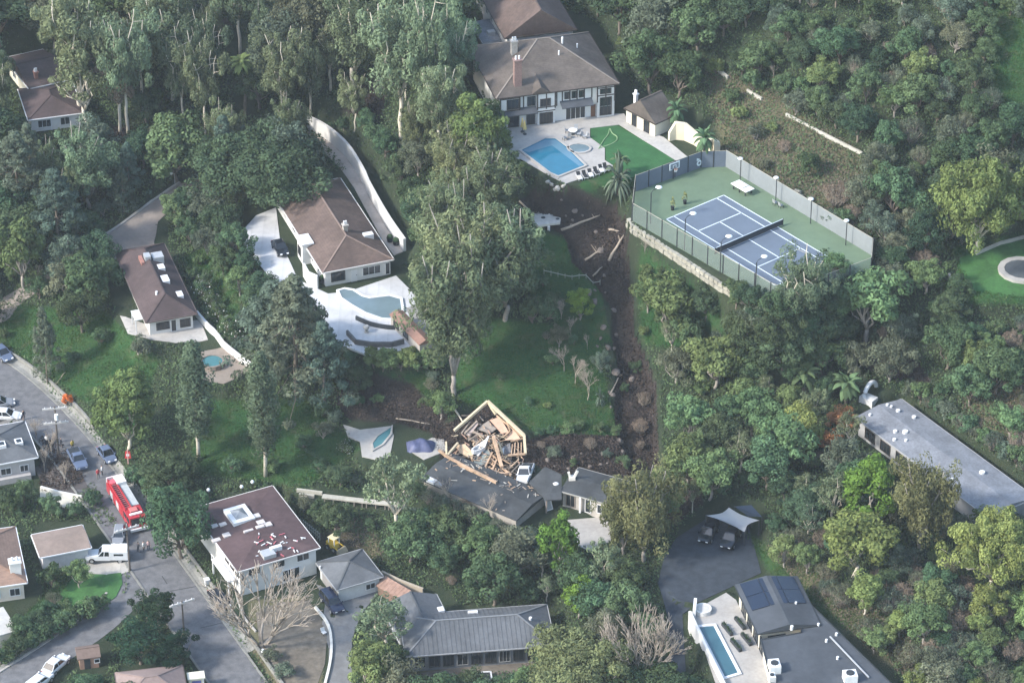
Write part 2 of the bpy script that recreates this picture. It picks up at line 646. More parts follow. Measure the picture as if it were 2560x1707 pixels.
def strip_world(name, pts, hw, m, dz=.05, side=0.0, parent=None, thick=.2, step=1.2):
    """ribbon along world points, each side following the ground"""
    fine = []
    for a, b in zip(pts, pts[1:]):
        k = max(1, int(math.hypot(b[0] - a[0], b[1] - a[1]) / step))
        fine += [(a[0] + (b[0] - a[0]) * j / k, a[1] + (b[1] - a[1]) * j / k) for j in range(k)]
    fine.append(pts[-1][:2])
    v, f = [], []
    for i, p in enumerate(fine):
        q0, q1 = fine[max(i - 1, 0)], fine[min(i + 1, len(fine) - 1)]
        dx, dy = q1[0] - q0[0], q1[1] - q0[1]
        L = math.hypot(dx, dy) + 1e-9
        nx, ny = -dy / L, dx / L
        for s_ in (side - hw, side, side + hw):
            x, y = p[0] + nx * s_, p[1] + ny * s_
            v.append((x, y, hz(x, y) + dz))
        for s_ in (side - hw, side + hw):
            x, y = p[0] + nx * s_, p[1] + ny * s_
            v.append((x, y, hz(x, y) - thick))
    for i in range(len(fine) - 1):
        a, b = i * 5, (i + 1) * 5
        f += [(a, b, b + 1, a + 1)[::-1], (a + 1, b + 1, b + 2, a + 2)[::-1], (a + 3, b + 3, b, a)[::-1], (a + 2, b + 2, b + 4, a + 4)[::-1]]
    me = bpy.data.meshes.new(name)
    me.from_pydata(v, [], f)
    me.materials.append(m)
    o = bpy.data.objects.new(name, me)
    return link(o, parent)


def smooth_path(pts, it=2):
    for _ in range(it):
        q = [pts[0]]
        for a, b in zip(pts, pts[1:]):
            q.append(tuple(a[i] * .75 + b[i] * .25 for i in range(len(a))))
            q.append(tuple(a[i] * .25 + b[i] * .75 for i in range(len(a))))
        q.append(pts[-1])
        pts = q
    return pts


def wall_path(mb, pts, th, h, top=None, below=.6):
    """upright wall along world points (x,y[,ztop])"""
    for a, b in zip(pts, pts[1:]):
        dx, dy = b[0] - a[0], b[1] - a[1]
        L = math.hypot(dx, dy) + 1e-9
        nx, ny = -dy / L * th / 2, dx / L * th / 2
        za, zb = hz(a[0], a[1]), hz(b[0], b[1])
        ta = a[2] if len(a) > 2 else za + h
        tb = b[2] if len(b) > 2 else zb + h
        mb.hexa([(a[0] + nx, a[1] + ny, za - below), (a[0] - nx, a[1] - ny, za - below), (b[0] - nx, b[1] - ny, zb - below), (b[0] + nx, b[1] + ny, zb - below),
                 (a[0] + nx, a[1] + ny, ta), (a[0] - nx, a[1] - ny, ta), (b[0] - nx, b[1] - ny, tb), (b[0] + nx, b[1] + ny, tb)])
    return mb

# ------------------------------------------------------------------ the ground sheet, with what covers it held as masks
def pmask(pp, soft=8.0):
    m = np.zeros(XX.shape)
    m[_core] = sm(.5 - sdist(PX[_core], PY[_core], pp) / soft)
    return m


DIRT = np.maximum.reduce([
    pmask(SLIDE_UP, 10),
    pmask([(1280, 1125), (1330, 1095), (1420, 1085), (1560, 1090), (1650, 1150), (1640, 1230), (1540, 1190), (1400, 1185), (1350, 1170)], 14),
    pmask([(860, 950), (930, 930), (1030, 960), (1070, 1000), (1120, 1040), (1100, 1090), (1000, 1060), (870, 1050), (840, 1010)], 40),
    pmask([(2150, 850), (2260, 860), (2330, 950), (2300, 980), (2220, 940), (2160, 920)], 24) * .9,
    pmask([(100, 1090), (170, 1120), (215, 1200), (150, 1240), (100, 1230)], 16) * .8,
    pmask([(880, 200), (980, 190), (960, 300), (840, 290)], 40) * .7,
    pmask([(1640, 1200), (1740, 1190), (1760, 1260), (1690, 1310), (1640, 1280)], 20) * .9,
    pmask([(240, 320), (330, 310), (360, 400), (290, 410)], 30) * .7,
    pmask([(760, 1340), (850, 1310), (920, 1350), (900, 1390), (800, 1380)], 24) * .55,
    pmask([(1080, 1080), (1215, 1010), (1320, 1090), (1330, 1160), (1260, 1220), (1100, 1150)], 10),
])
DRY = np.maximum.reduce([
    pmask([(620, 1500), (760, 1490), (815, 1560), (805, 1720), (690, 1720), (620, 1610)], 16),
    pmask([(1000, 1690), (1120, 1650), (1380, 1640), (1400, 1720), (1000, 1730)], 16),
    pmask([(380, 1480), (420, 1500), (500, 1640), (470, 1640), (400, 1540)], 12) * .8,
    pmask([(1760, 180), (1900, 210), (2150, 380), (2200, 520), (2160, 620), (1900, 480), (1800, 410), (1790, 330)], 60) * .8,
    pmask([(2400, 1000), (2600, 900), (2600, 1150), (2480, 1120)], 60) * .7,
    pmask([(1860, 1330), (2000, 1400), (2260, 1560), (2330, 1720), (2200, 1660), (2000, 1470)], 40) * .6,
    pmask([(840, 1300), (930, 1290), (960, 1400), (850, 1370)], 30) * .7,
])
LUSH = np.maximum.reduce([
    pmask([(1120, 900), (1180, 790), (1300, 800), (1500, 830), (1520, 1000), (1560, 1090), (1400, 1090), (1250, 1060), (1150, 1000)], 40),
    pmask([(1330, 570), (1420, 600), (1500, 720), (1530, 860), (1400, 820), (1300, 700)], 24),
    pmask([(1600, 600), (1800, 760), (1840, 900), (1600, 860), (1590, 700)], 40) * .8,
    pmask([(0, 760), (260, 780), (400, 900), (330, 1080), (180, 980), (0, 850)], 40),
    pmask([(480, 1000), (760, 1000), (900, 1120), (760, 1220), (480, 1180)], 50),
    pmask([(455, 640), (560, 600), (600, 700), (600, 860), (520, 800)], 30) * .8,
    pmask([(850, 930), (1080, 920), (1080, 1000), (870, 1000)], 40) * .7,
    pmask([(180, 1420), (310, 1425), (305, 1490), (170, 1560), (0, 1680), (0, 1600), (100, 1500)], 16),
    pmask([(1850, 1320), (2000, 1400), (2250, 1560), (2330, 1720), (2150, 1600), (1930, 1450)], 40) * .7,
    pmask([(2380, 620), (2600, 570), (2600, 760), (2420, 760)], 20),
    pmask([(2440, -40), (2640, -40), (2640, 330), (2500, 310), (2460, 150)], 90) * .7,
    pmask([(1480, 310), (1560, 310), (1700, 405), (1600, 470), (1440, 470), (1510, 400)], 14),
])


def ground_material():
    m = bpy.data.materials.new('hillside_ground')
    m.use_nodes = True
    t = m.node_tree
    b = t.nodes['Principled BSDF']
    b.inputs['Roughness'].default_value = .95
    b.inputs['Specular IOR Level'].default_value = .1
    at = nd(t, 'ShaderNodeAttribute', attribute_name='cover')
    sx = nd(t, 'ShaderNodeSeparateColor')
    t.links.new(at.outputs['Color'], sx.inputs[0])
    tc = nd(t, 'ShaderNodeTexCoord')

    def noise(sc, det=5, lo=.35, hi=.65):
        n = nd(t, 'ShaderNodeTexNoise')
        n.inputs['Scale'].default_value = sc
        n.inputs['Detail'].default_value = det
        n.inputs['Roughness'].default_value = .7
        t.links.new(tc.outputs['Object'], n.inputs['Vector'])
        r = nd(t, 'ShaderNodeMapRange')
        r.inputs[1].default_value = lo
        r.inputs[2].default_value = hi
        t.links.new(n.outputs[0], r.inputs[0])
        return r.outputs[0], n

    def mix(f, a, c):
        x = nd(t, 'ShaderNodeMix', data_type='RGBA')
        if isinstance(f, float):
            x.inputs[0].default_value = f
        else:
            t.links.new(f, x.inputs[0])
        for s_, v in ((6, a), (7, c)):
            if isinstance(v, tuple):
                x.inputs[s_].default_value = (*v, 1)
            else:
                t.links.new(v, x.inputs[s_])
        return x.outputs[2]
    big, _ = noise(.12)
    mid, _ = noise(.8)
    fine, nf = noise(5.0, 6)
    scrub = mix(mid, mix(big, (.022, .040, .022), (.038, .050, .028)), mix(fine, (.028, .048, .024), (.060, .062, .042)))
    lush = mix(mid, mix(fine, (.020, .066, .026), (.032, .088, .030)), mix(big, (.030, .092, .028), (.055, .098, .034)))
    dry = mix(mid, (.12, .115, .065), mix(fine, (.10, .11, .055), (.17, .145, .095)))
    dirt = mix(mid, mix(fine, (.024, .020, .020), (.042, .034, .031)), mix(fine, (.068, .054, .046), (.038, .031, .030)))

    def edge(ch):
        a = nd(t, 'ShaderNodeMath', operation='MULTIPLY_ADD')
        t.links.new(fine, a.inputs[0])
        a.inputs[1].default_value = .5
        a.inputs[2].default_value = -.25
        c = nd(t, 'ShaderNodeMath', operation='ADD')
        t.links.new(sx.outputs[ch], c.inputs[0])
        t.links.new(a.outputs[0], c.inputs[1])
        r = nd(t, 'ShaderNodeMapRange')
        r.inputs[1].default_value = .35
        r.inputs[2].default_value = .65
        t.links.new(c.outputs[0], r.inputs[0])
        return r.outputs[0]
    weeds, _ = noise(.35, 6, .52, .66)
    lush = mix(weeds, lush, mix(fine, (.050, .078, .034), (.095, .098, .052)))
    col = mix(edge(1), scrub, lush)
    col = mix(edge(2), col, dry)
    col = mix(edge(0), col, dirt)
    t.links.new(col, b.inputs['Base Color'])
    bp = nd(t, 'ShaderNodeBump')
    bp.inputs['Strength'].default_value = .9
    bp.inputs['Distance'].default_value = .25
    t.links.new(nf.outputs[0], bp.inputs['Height'])
    t.links.new(bp.outputs[0], b.inputs['Normal'])
    return m


def build_ground():
    ny, nx = XX.shape
    me = bpy.data.meshes.new('hillside')
    v = np.stack([XX, YY, ZZ], -1).reshape(-1, 3)
    i = np.arange(ny * nx).reshape(ny, nx)
    f = np.stack([i[:-1, :-1], i[:-1, 1:], i[1:, 1:], i[1:, :-1]], -1).reshape(-1, 4)
    me.vertices.add(len(v))
    me.vertices.foreach_set('co', v.astype(np.float32).ravel())
    me.loops.add(f.size)
    me.loops.foreach_set('vertex_index', f.astype(np.int32).ravel())
    me.polygons.add(len(f))
    me.polygons.foreach_set('loop_start', np.arange(0, f.size, 4, dtype=np.int32))
    me.polygons.foreach_set('loop_total', np.full(len(f), 4, np.int32))
    me.polygons.foreach_set('use_smooth', np.ones(len(f), bool))
    me.update(calc_edges=True)
    a = me.attributes.new('cover', 'FLOAT_COLOR', 'POINT')
    c = np.stack([DIRT, LUSH, DRY, np.ones_like(DIRT)], -1).reshape(-1, 4)
    a.data.foreach_set('color', c.astype(np.float32).ravel())
    me.materials.append(ground_material())
    return struct(link(bpy.data.objects.new('hillside', me)))


build_ground()

# ------------------------------------------------------------------ surfaces
ASPH = mat('asphalt_worn', (.135, .134, .138), .9, .16, 6, .25, stain=.2)
ASPH_DK = mat('asphalt_fresh', (.038, .047, .060), .9, .12, 5, .25, stain=.2)
CONC = mat('concrete', (.36, .34, .31), .9, .10, 3, .15, stain=.12)
CONC_DK = mat('concrete_weathered', (.22, .215, .195), .9, .16, 3, .2, stain=.2)
PAVE = mat('paving_pale', (.36, .34, .315), .85, .10, 2, .1, stain=.1)
PAVE_W = mat('paving_white', (.50, .50, .505), .75, .06, 1.5, .05, stripes=('X', .55, .10), stain=.14)
TAN = mat('driveway_tan', (.235, .20, .175), .9, .08, 2, .1, stain=.12)
LAWN = mat('artificial_turf', (.030, .105, .035), .95, .16, 3, .3, stain=.14)
GRASS2 = mat('lawn_grass', (.045, .125, .035), .95, .22, 2.5, .4, stain=.2)
WHITE = mat('white_render', (.62, .61, .59), .8, .05, 1.2, .05, stain=.06)
WHITE2 = mat('white_paint', (.66, .66, .66), .6, .04, 3)
CREAM = mat('cream_render', (.68, .60, .44), .85, .06, 1.5, stain=.06)
STONE = mat('pale_stone_wall', (.30, .285, .235), .9, .25, 1.6, .5, stain=.2)
GREYW = mat('grey_render', (.36, .36, .36), .85, .08, 1.5)
DARKF = mat('dark_metal', (.035, .04, .045), .5, .1, 4)
GLASS = mat('window_glass', (.022, .028, .034), .08, .15, .6, spec=.6)
R_BROWN = mat('roof_shingle_brown', (.112, .080, .068), .9, .2, 1.6, .3, stripes=('Z', 7.0, .16), stain=.22)
R_BROWN2 = mat('roof_shingle_taupe', (.108, .090, .078), .9, .2, 1.6, .3, stripes=('Z', 6.0, .16), stain=.24)
R_MAUVE = mat('roof_shingle_mauve', (.075, .054, .053), .9, .18, 1.6, .3, stripes=('Z', 7.0, .14), stain=.2)
R_RED = mat('roof_membrane_russet', (.090, .058, .059), .9, .16, 1.4, .2, stain=.22)
R_GREY = mat('roof_shingle_grey', (.112, .118, .126), .85, .14, 2, .2, stain=.18)
R_SLATE = mat('roof_membrane_slate', (.062, .069, .080), .8, .12, 1.2, .1, stain=.18)
R_LIGHT = mat('roof_gravel_light', (.185, .195, .215), .9, .2, 3, .3, stain=.18)
R_DKG = mat('roof_wreck_grey', (.052, .056, .060), .9, .2, 2, .2, stain=.25)
WOOD = mat('fresh_lumber', (.42, .29, .195), .8, .3, 1.5, .1, stain=.25)
WOOD_OLD = mat('grey_lumber', (.27, .22, .18), .9, .25, 1.5, .2)
PLY = mat('plywood_pink', (.43, .27, .20), .8, .12, 1.2)
BRICK = mat('brick_red', (.30, .15, .12), .9, .2, 5, .3)
POOLW = mat('pool_water_blue', (.018, .135, .215), .06, .08, .5, spec=.5)
POOLS = mat('pool_shelf_blue', (.10, .205, .28), .1, .06, .6, spec=.5)
POOLG = mat('pool_water_grey', (.14, .195, .22), .08, .12, .3, spec=.5)
POOLT = mat('pool_water_teal', (.05, .155, .16), .1, .1, .5, spec=.5)
BARK = mat('tree_bark', (.17, .14, .115), .95, .3, 3, .5)
BARK_P = mat('tree_bark_pale', (.50, .45, .37), .9, .2, 2, .3)
LOG = mat('stripped_log', (.34, .28, .22), .9, .2, 2, .3)
ROCK = mat('broken_concrete', (.40, .38, .34), .95, .25, 2, .5)
SOLAR = mat('solar_glass', (.014, .022, .042), .25, .1, 1, spec=.5)

# ------------------------------------------------------------------ roads
rp = smooth_path([P(*p)[:2] for p in ROAD])
struct(strip_world('road', rp, 3.3, ASPH, .06))
lp = smooth_path([P(*p)[:2] for p in LANE])
struct(strip_world('side_road', lp, 2.5, ASPH, .035))
for nm, path, s_ in (('kerb', rp, 3.45), ('kerb', rp, -3.45)):
    struct(strip_world(nm, path, .14, CONC_DK, .17, s_))
struct(strip_world('kerb', lp[7:], .16, CONC, .19, -2.65))
struct(strip_world('pavement', lp[8:], .42, CONC_DK, .12, -3.25))
struct(strip_world('verge', rp[4:-8], .55, CONC_DK, .10, 4.2))
struct(drape('driveway', [(1690, 1345), (1784, 1285), (1872, 1318), (1903, 1432), (1830, 1466), (1740, 1508), (1706, 1535), (1716, 1705), (1720, 1830), (1690, 1830), (1680, 1705),
                          (1672, 1550), (1645, 1457), (1660, 1394)], ASPH_DK, .05, 1.0))
struct(drape('driveway', [(243, 600), (262, 585), (440, 462), (500, 448), (510, 470), (440, 510), (395, 555), (385, 605), (390, 640), (280, 650)], TAN, .07, 1.0))
struct(strip_world('kerb', [G(255, 592)[:2], G(350, 528)[:2], G(450, 458)[:2]], .2, CONC, .25))
struct(drape('path', [(-20, 760), (25, 735), (90, 700), (150, 672), (155, 690), (95, 728), (45, 765), (20, 800), (-20, 815)], TAN, .07, 1.0))
struct(drape('driveway', [(805, 1560), (815, 1500), (790, 1460), (840, 1480), (950, 1480), (900, 1540), (880, 1600), (880, 1720), (820, 1720), (822, 1620)], mat('driveway_grey', (.17, .17, .17), .9, .1, 3, .1, stain=.15), .06, 1.0))
struct(drape('driveway', [(215, 1400), (320, 1398), (325, 1428), (300, 1436), (220, 1432)], CONC, .09, 1.0))
struct(drape('driveway', [(1395, 1302), (1515, 1292), (1540, 1345), (1480, 1378), (1430, 1360)], PAVE, .08, 1.0, 6.6))
struct(drape('lawn', [(192, 1432), (303, 1432), (306, 1460), (290, 1492), (240, 1530), (160, 1560), (140, 1500)], GRASS2, .12, 1.0))
struct(drape('car_park', [(-40, 1010), (40, 1000), (140, 1085), (160, 1130), (110, 1080), (60, 1060), (-40, 1075)], ASPH, .10, 1.0))
struct(drape('forecourt', [(85, 1170), (120, 1230), (190, 1255), (230, 1235), (190, 1160), (140, 1130)], mat('packed_earth', (.085, .075, .072), .95, .25, 1.2, .4, stain=.25), .06, 1.0))
def offset_line(path, s_):
    out = []
    for i, p in enumerate(path):
        q0, q1 = path[max(i - 1, 0)], path[min(i + 1, len(path) - 1)]
        dx, dy = q1[0] - q0[0], q1[1] - q0[1]
        L = math.hypot(dx, dy) + 1e-9
        out.append((p[0] - dy / L * s_, p[1] + dx / L * s_))
    return out


_ol = offset_line(rp, 4.95)
for sl_, lab_ in ((_ol[2:15], 'long low grey roadside wall under the grass slope'), (_ol[21:], 'low grey roadside wall beside the dry yard')):
    tag(wall_path(MB(), sl_, .3, .55).build('roadside_wall', CONC_DK), lab_, 'wall')
struct(drape('yard', [(640, 1530), (700, 1505), (770, 1500), (800, 1540), (818, 1590), (812, 1660), (790, 1720), (700, 1720), (650, 1630)], mat('yard_soil', (.150, .130, .105), .95, .3, 1.2, .5, stain=.25), .06, 1.0))
struct(drape('yard', [(1010, 1690), (1130, 1668), (1380, 1650), (1390, 1720), (1010, 1730)], mat('yard_soil', (1, 1, 1)), .06, 1.0))
# street tar seams
for i, (a, b) in enumerate((((425, 1478), (490, 1466)), ((405, 1440), (418, 1460)), ((500, 1570), (560, 1556)))):
    s_ = strip_world('tar_seam', [G(*a)[:2], G(*b)[:2]], .07, mat('tar', (.05, .05, .052), .7, .1, 3), .072, thick=0)
    struct(s_)

# ------------------------------------------------------------------ estate terrace
struct(drape('terrace', [(1250, 335), (1300, 300), (1560, 285), (1575, 310), (1540, 314), (1475, 322), (1475, 345), (1512, 372), (1512, 402), (1540, 420), (1415, 460), (1384, 446), (1300, 398), (1288, 424), (1262, 400)],
             PAVE, .10, 1.0, 28.0))
struct(drape('lawn', [(1477, 322), (1542, 315), (1690, 400), (1640, 422), (1560, 452), (1528, 436), (1543, 420), (1514, 400), (1514, 372), (1477, 345)], LAWN, .08, 1.0, 28.0))
struct(drape('path', [(1545, 311), (1562, 308), (1660, 345), (1720, 395), (1694, 406)], mat('paving_estate_path', (.40, .38, .35), .85, .12, 2, stain=.1), .11, 1.0, 28.0))


def pool(name, label, outline, z, water, coping, cw_=.35, shelf=None, rise=.2):
    cx = sum(p[0] for p in outline) / len(outline)
    cy = sum(p[1] for p in outline) / len(outline)
    root = empty(name, (cx, cy, z), 0, label, 'pool')
    loc = [(p[0] - cx, p[1] - cy) for p in outline]
    if sum(loc[i][0] * loc[(i + 1) % len(loc)][1] - loc[(i + 1) % len(loc)][0] * loc[i][1] for i in range(len(loc))) < 0:
        loc = loc[::-1]
    n = len(loc)
    outr = []
    for i in range(n):
        a, b, c = Vector(loc[i - 1]), Vector(loc[i]), Vector(loc[(i + 1) % n])
        d1, d2 = (b - a).normalized(), (c - b).normalized()
        nn = Vector((d1.y + d2.y, -d1.x - d2.x))
        nn = nn.normalized() * min(2.0, 1 / max(.4, nn.length / 2)) if nn.length > 1e-6 else Vector((d1.y, -d1.x))
        outr.append(b + nn * cw_)
    mb = MB()
    for i in range(n):
        j = (i + 1) % n
        mb.hexa([(*loc[i], 0), (*outr[i], 0), (*outr[j], 0), (*loc[j], 0), (*loc[i], rise), (*outr[i], rise), (*outr[j], rise), (*loc[j], rise)])
    mb.build('coping', coping, root)
    wb = MB().poly([(*p, rise - .09) for p in loc])
    wb.build('water', water, root)
    if shelf:
        MB().poly([(p[0] - cx, p[1] - cy, rise - .08) for p in shelf]).build('shelf', POOLS, root)
    return root


pool('swimming_pool', 'blue angular swimming pool on the terrace below the half-timbered mansion', [P(a, b, 28.2)[:2] for a, b in ((1303, 376), (1363, 347), (1388, 347), (1414, 366), (1462, 414), (1396, 440), (1377, 432))], 28.1, POOLW, PAVE, .35,
     [P(a, b, 28.2)[:2] for a, b in ((1307, 377), (1363, 350), (1388, 350), (1414, 369), (1458, 414), (1448, 416), (1380, 364), (1322, 381))])
pool('spa_pool', 'small rounded blue-grey spa beside the mansion swimming pool', [(lambda c: (c[0] + 1.6 * math.cos(a), c[1] + 1.3 * math.sin(a)))(P(1448, 371, 28.2)) for a in np.arange(0, 6.28, .52)], 28.1, POOLG, PAVE, .3)
struct(drape('pool_deck', [(600, 585), (640, 540), (690, 520), (700, 600), (745, 700), (820, 735), (870, 730), (990, 690), (1045, 745), (1070, 860), (1035, 885), (925, 890), (850, 862), (800, 790), (700, 715), (672, 690), (620, 630)], PAVE_W, .09, 1.0, 14.0))
pool('kidney_pool', 'grey kidney-shaped pool in the white deck', [P(a, b, 14.2)[:2] for a, b in ((848, 728), (862, 724), (882, 727), (905, 742), (925, 747), (950, 744), (975, 741), (1000, 748), (1004, 775), (990, 798), (955, 796), (915, 782), (880, 762), (855, 745))], 14.08, POOLG, WHITE2, .4, rise=.28)
pool('round_pool', 'small round teal plunge pool on the patio under the white garden wall', [(lambda c: (c[0] + 1.5 * math.cos(a), c[1] + 1.5 * math.sin(a)))(P(531, 905, 9.6)) for a in np.arange(0, 6.28, .42)], 9.05, POOLT, mat('timber_decking', (.22, .18, .15), .9, .15, 2), .3, rise=.8)
struct(drape('patio', [(500, 880), (560, 868), (618, 900), (622, 930), (560, 960), (508, 952)], mat('paving_brown', (.24, .20, .165), .9, .15, 2, .2), .08, 1.0))
struct(drape('patio', [(300, 790), (375, 815), (500, 800), (520, 850), (440, 858), (380, 850), (320, 835)], PAVE, .08, 1.0))
pool('lap_pool', 'long narrow teal lap pool beside the modern dark-roofed house', [P(a, b, 8.3)[:2] for a, b in ((1748, 1566), (1784, 1563), (1845, 1680), (1812, 1690))], 8.1, mat('pool_water_lap', (.045, .115, .145), .07, .08, .5, spec=.5), WHITE2, .4, rise=.22)
struct(drape('pool_deck', [(1728, 1530), (1815, 1482), (1840, 1500), (1905, 1640), (1930, 1700), (1900, 1760), (1800, 1740)], PAVE, .10, 1.0, 8.0))
pool('broken_pool', 'teal pool half buried by mud beside the collapsed house', [P(a, b, 8.2)[:2] for a, b in ((932, 1108), (945, 1090), (978, 1068), (975, 1085), (955, 1110), (935, 1122))], 8.1, POOLT, CONC, .3)
struct(drape('pool_deck', [(858, 1062), (900, 1075), (975, 1066), (985, 1090), (975, 1140), (940, 1150), (905, 1142), (900, 1105), (870, 1090)], PAVE, .10, 1.0, 8.0))
struct(drape('pool_deck', [(1020, 1125), (1080, 1095), (1110, 1100), (1115, 1128), (1060, 1150)], CONC, .10, 1.0, 8.0))
pool('garden_spa', 'round grey spa with white rim set in the green lawn', [(lambda c: (c[0] + 2.6 * math.cos(a), c[1] + 2.6 * math.sin(a)))(P(2556, 672, 25.5)) for a in np.arange(0, 6.28, .42)], 25.0, mat('spa_water_dark', (.09, .10, .11), .1, .1, 1, spec=.5), PAVE, .9, rise=.5)
struct(drape('lawn', [(2385, 700), (2400, 645), (2470, 620), (2560, 600), (2640, 640), (2600, 740), (2460, 745)], GRASS2, .06, 1.0))

hp = smooth_path([P(a, b, 28.13) for a, b in ((1497, 372), (1508, 352), (1522, 336), (1524, 318), (1530, 334), (1544, 342), (1542, 352), (1525, 362), (1500, 370))])
tag(MB().tube(hp, .09, 5).build('garden_hose', mat('hose_green', (.20, .30, .15), .6, .05)), 'pale green garden hose looped on the estate lawn', 'hose')

# ------------------------------------------------------------------ buildings
class House:
    def __init__(s, name, label, key, oh=.5, wall=WHITE, base=.6, cat='house'):
        F = FR[key]
        s.F, s.oh, s.h, s.w, s.d = F, oh, F.h, F.w, F.d
        s.root = empty(name, (F.o[0], F.o[1], F.z), F.ang, label, cat)
        s.wall = MB().box(oh, s.w - oh, oh, s.d - oh, -base, s.h - .1).build('wall', wall, s.root)

    def at(s, face, a, z, out):
        o = s.oh
        if face == 'F':
            return (o + a, o - out, z)
        if face == 'B':
            return (s.w - o - a, s.d - o + out, z)
        if face == 'L':
            return (o - out, s.d - o - a, z)
        return (s.w - o + out, o + a, z)

    def slab(s, face, a0, a1, z0, z1, o0, o1):
        p = [s.at(face, a, z, o) for z in (z0, z1) for a, o in ((a0, o1), (a1, o1), (a1, o0), (a0, o0))]
        return MB().hexa(p)

    def window(s, face, a, z, w, h, cols=2, rows=1, fr=WHITE2, gl=GLASS, b=.09, out=0.0, name='window'):
        mb = MB()
        for q in ((a, a + w, z, z + b), (a, a + w, z + h - b, z + h), (a, a + b, z + b, z + h - b), (a + w - b, a + w, z + b, z + h - b)):
            m = s.slab(face, q[0], q[1], q[2], q[3], out - .05, out + .10)
            n = len(mb.v)
            mb.v += m.v
            mb.f += [tuple(n + i for i in f) for f in m.f]
        cw_, rh = (w - 2 * b) / cols, (h - 2 * b) / rows
        for c in range(1, cols):
            m = s.slab(face, a + b + c * cw_ - .03, a + b + c * cw_ + .03, z + b, z + h - b, out, out + .08)
            n = len(mb.v)
            mb.v += m.v
            mb.f += [tuple(n + i for i in f) for f in m.f]
        fo = mb.build(name, fr, s.root)
        for c in range(cols):
            for r in range(rows):
                x0, z0 = a + b + c * cw_ + .03, z + b + r * rh + (.03 if r else 0)
                s.slab(face, x0, x0 + cw_ - .06, z0, z0 + rh - .03, out + .01, out + .04).build('pane', gl, fo)
        return fo

    def door(s, face, a, w=1.0, h=2.1, m=None, z=0.0, out=0.0):
        d = s.slab(face, a, a + w, z, z + h, out - .02, out + .07).build('door', m or mat('door_brown', (.16, .08, .05), .6, .1, 2), s.root)
        s.slab(face, a + w - .16, a + w - .08, z + 1.0, z + 1.12, out + .07, out + .13).build('handle', DARKF, d)
        return d

    def bay(s, face, a0, a1, z0, z1, out, m=WHITE, name='bay'):
        return s.slab(face, a0, a1, z0, z1, -.1, out).build(name, m, s.root)

    def beam(s, face, a0, a1, z0, z1, out, m, name='timber'):
        return s.slab(face, a0, a1, z0, z1, out - .03, out + .05).build(name, m, s.root)

    def lean(s, face, a0, a1, z, rise, out, m, name='lean_to_roof', base=0.0):
        p = [s.at(face, a0, z, out), s.at(face, a1, z, out), s.at(face, a1, z + rise, base), s.at(face, a0, z + rise, base)]
        q = [(x, y, zz + .14) for x, y, zz in p]
        return MB().hexa(p + q).build(name, m, s.root)

    def roof(s, kind, rise, m, axis=None, gutter=None, caps=True, capm=None, sheds=None):
        w, d, h = s.w, s.d, s.h
        t = .16
        long_x = (w >= d) if axis is None else axis == 'x'
        mb = MB()
        E = [(0, 0), (w, 0), (w, d), (0, d)]
        n = 0
        low = [(x, y, h - t) for x, y in E]
        top = [(x, y, h) for x, y in E]
        if kind == 'flat':
            mb.box(0, w, 0, d, h - t, h + rise)
            ridge = []
        else:
            if kind == 'hip':
                k = min(w, d) / 2
                r = [(k, d / 2), (w - k, d / 2)] if long_x else [(w / 2, k), (w / 2, d - k)]
            elif kind == 'hipfront':            # hipped at the front end only
                r = [(k0, d / 2) for k0 in (w / 2, w)] if long_x else [(w / 2, w / 2), (w / 2, d)]
            else:
                r = [(0, d / 2), (w, d / 2)] if long_x else [(w / 2, 0), (w / 2, d)]
            rv = [(x, y, h + rise) for x, y in r]
            V = low + top + rv
            mb.v = V
            if long_x:
                mb.f = [(4, 5, 9, 8), (6, 7, 8, 9), (5, 6, 9), (7, 4, 8)]
            else:
                mb.f = [(4, 5, 8), (5, 6, 9, 8), (6, 7, 9), (7, 4, 8, 9)]
            mb.f += [(0, 1, 5, 4), (1, 2, 6, 5), (2, 3, 7, 6), (3, 0, 4, 7), (0, 3, 2, 1)]
            ridge = [(rv[0], rv[1])]
            if kind == 'hip':
                for e in top:
                    ridge.append((e, min(rv, key=lambda q: math.hypot(q[0] - e[0], q[1] - e[1]))))
        ro = mb.build('roof', m, s.root)
        s.roofo = ro
        if caps and ridge:
            for a, b in ridge:
                if math.dist(a, b) > .5:
                    MB().bar((a[0], a[1], a[2] + .02), (b[0], b[1], b[2] + .02), .24, .07).build('ridge_cap', capm or m, ro)
        if gutter:
            for a, b in ((0, 1), (1, 2), (2, 3), (3, 0)):
                x0, y0 = E[a]
                x1, y1 = E[b]
                nx, ny = ((y1 - y0), -(x1 - x0))
                L = math.hypot(nx, ny)
                nx, ny = nx / L * .07, ny / L * .07
                MB().bar((x0 + nx, y0 + ny, h - .09), (x1 + nx, y1 + ny, h - .09), .12, .16).build('gutter', gutter, ro)
        s.rise, s.long_x, s.kind = rise, long_x, kind
        return ro

    def rz(s, x, y):
        """roof height at local x, y"""
        if s.kind == 'flat':
            return s.h + s.rise
        if s.kind == 'hip':
            e = min(x, s.w - x, y, s.d - y) / (min(s.w, s.d) / 2)
            return s.h + s.rise * max(0, min(1, e))
        if s.kind == 'hipfront':
            e = min(x, s.w - x, y) / (s.w / 2)
            return s.h + s.rise * max(0, min(1, e))
        e = (min(y, s.d - y) / (s.d / 2)) if s.long_x else (min(x, s.w - x) / (s.w / 2))
        return s.h + s.rise * max(0, min(1, e))

    def on_roof(s, name, x, y, sx, sy, sz, m, sub=None):
        z = s.rz(x, y)
        o = MB().box(x - sx / 2, x + sx / 2, y - sy / 2, y + sy / 2, z - .35, z + sz).build(name, m, s.roofo)
        return o

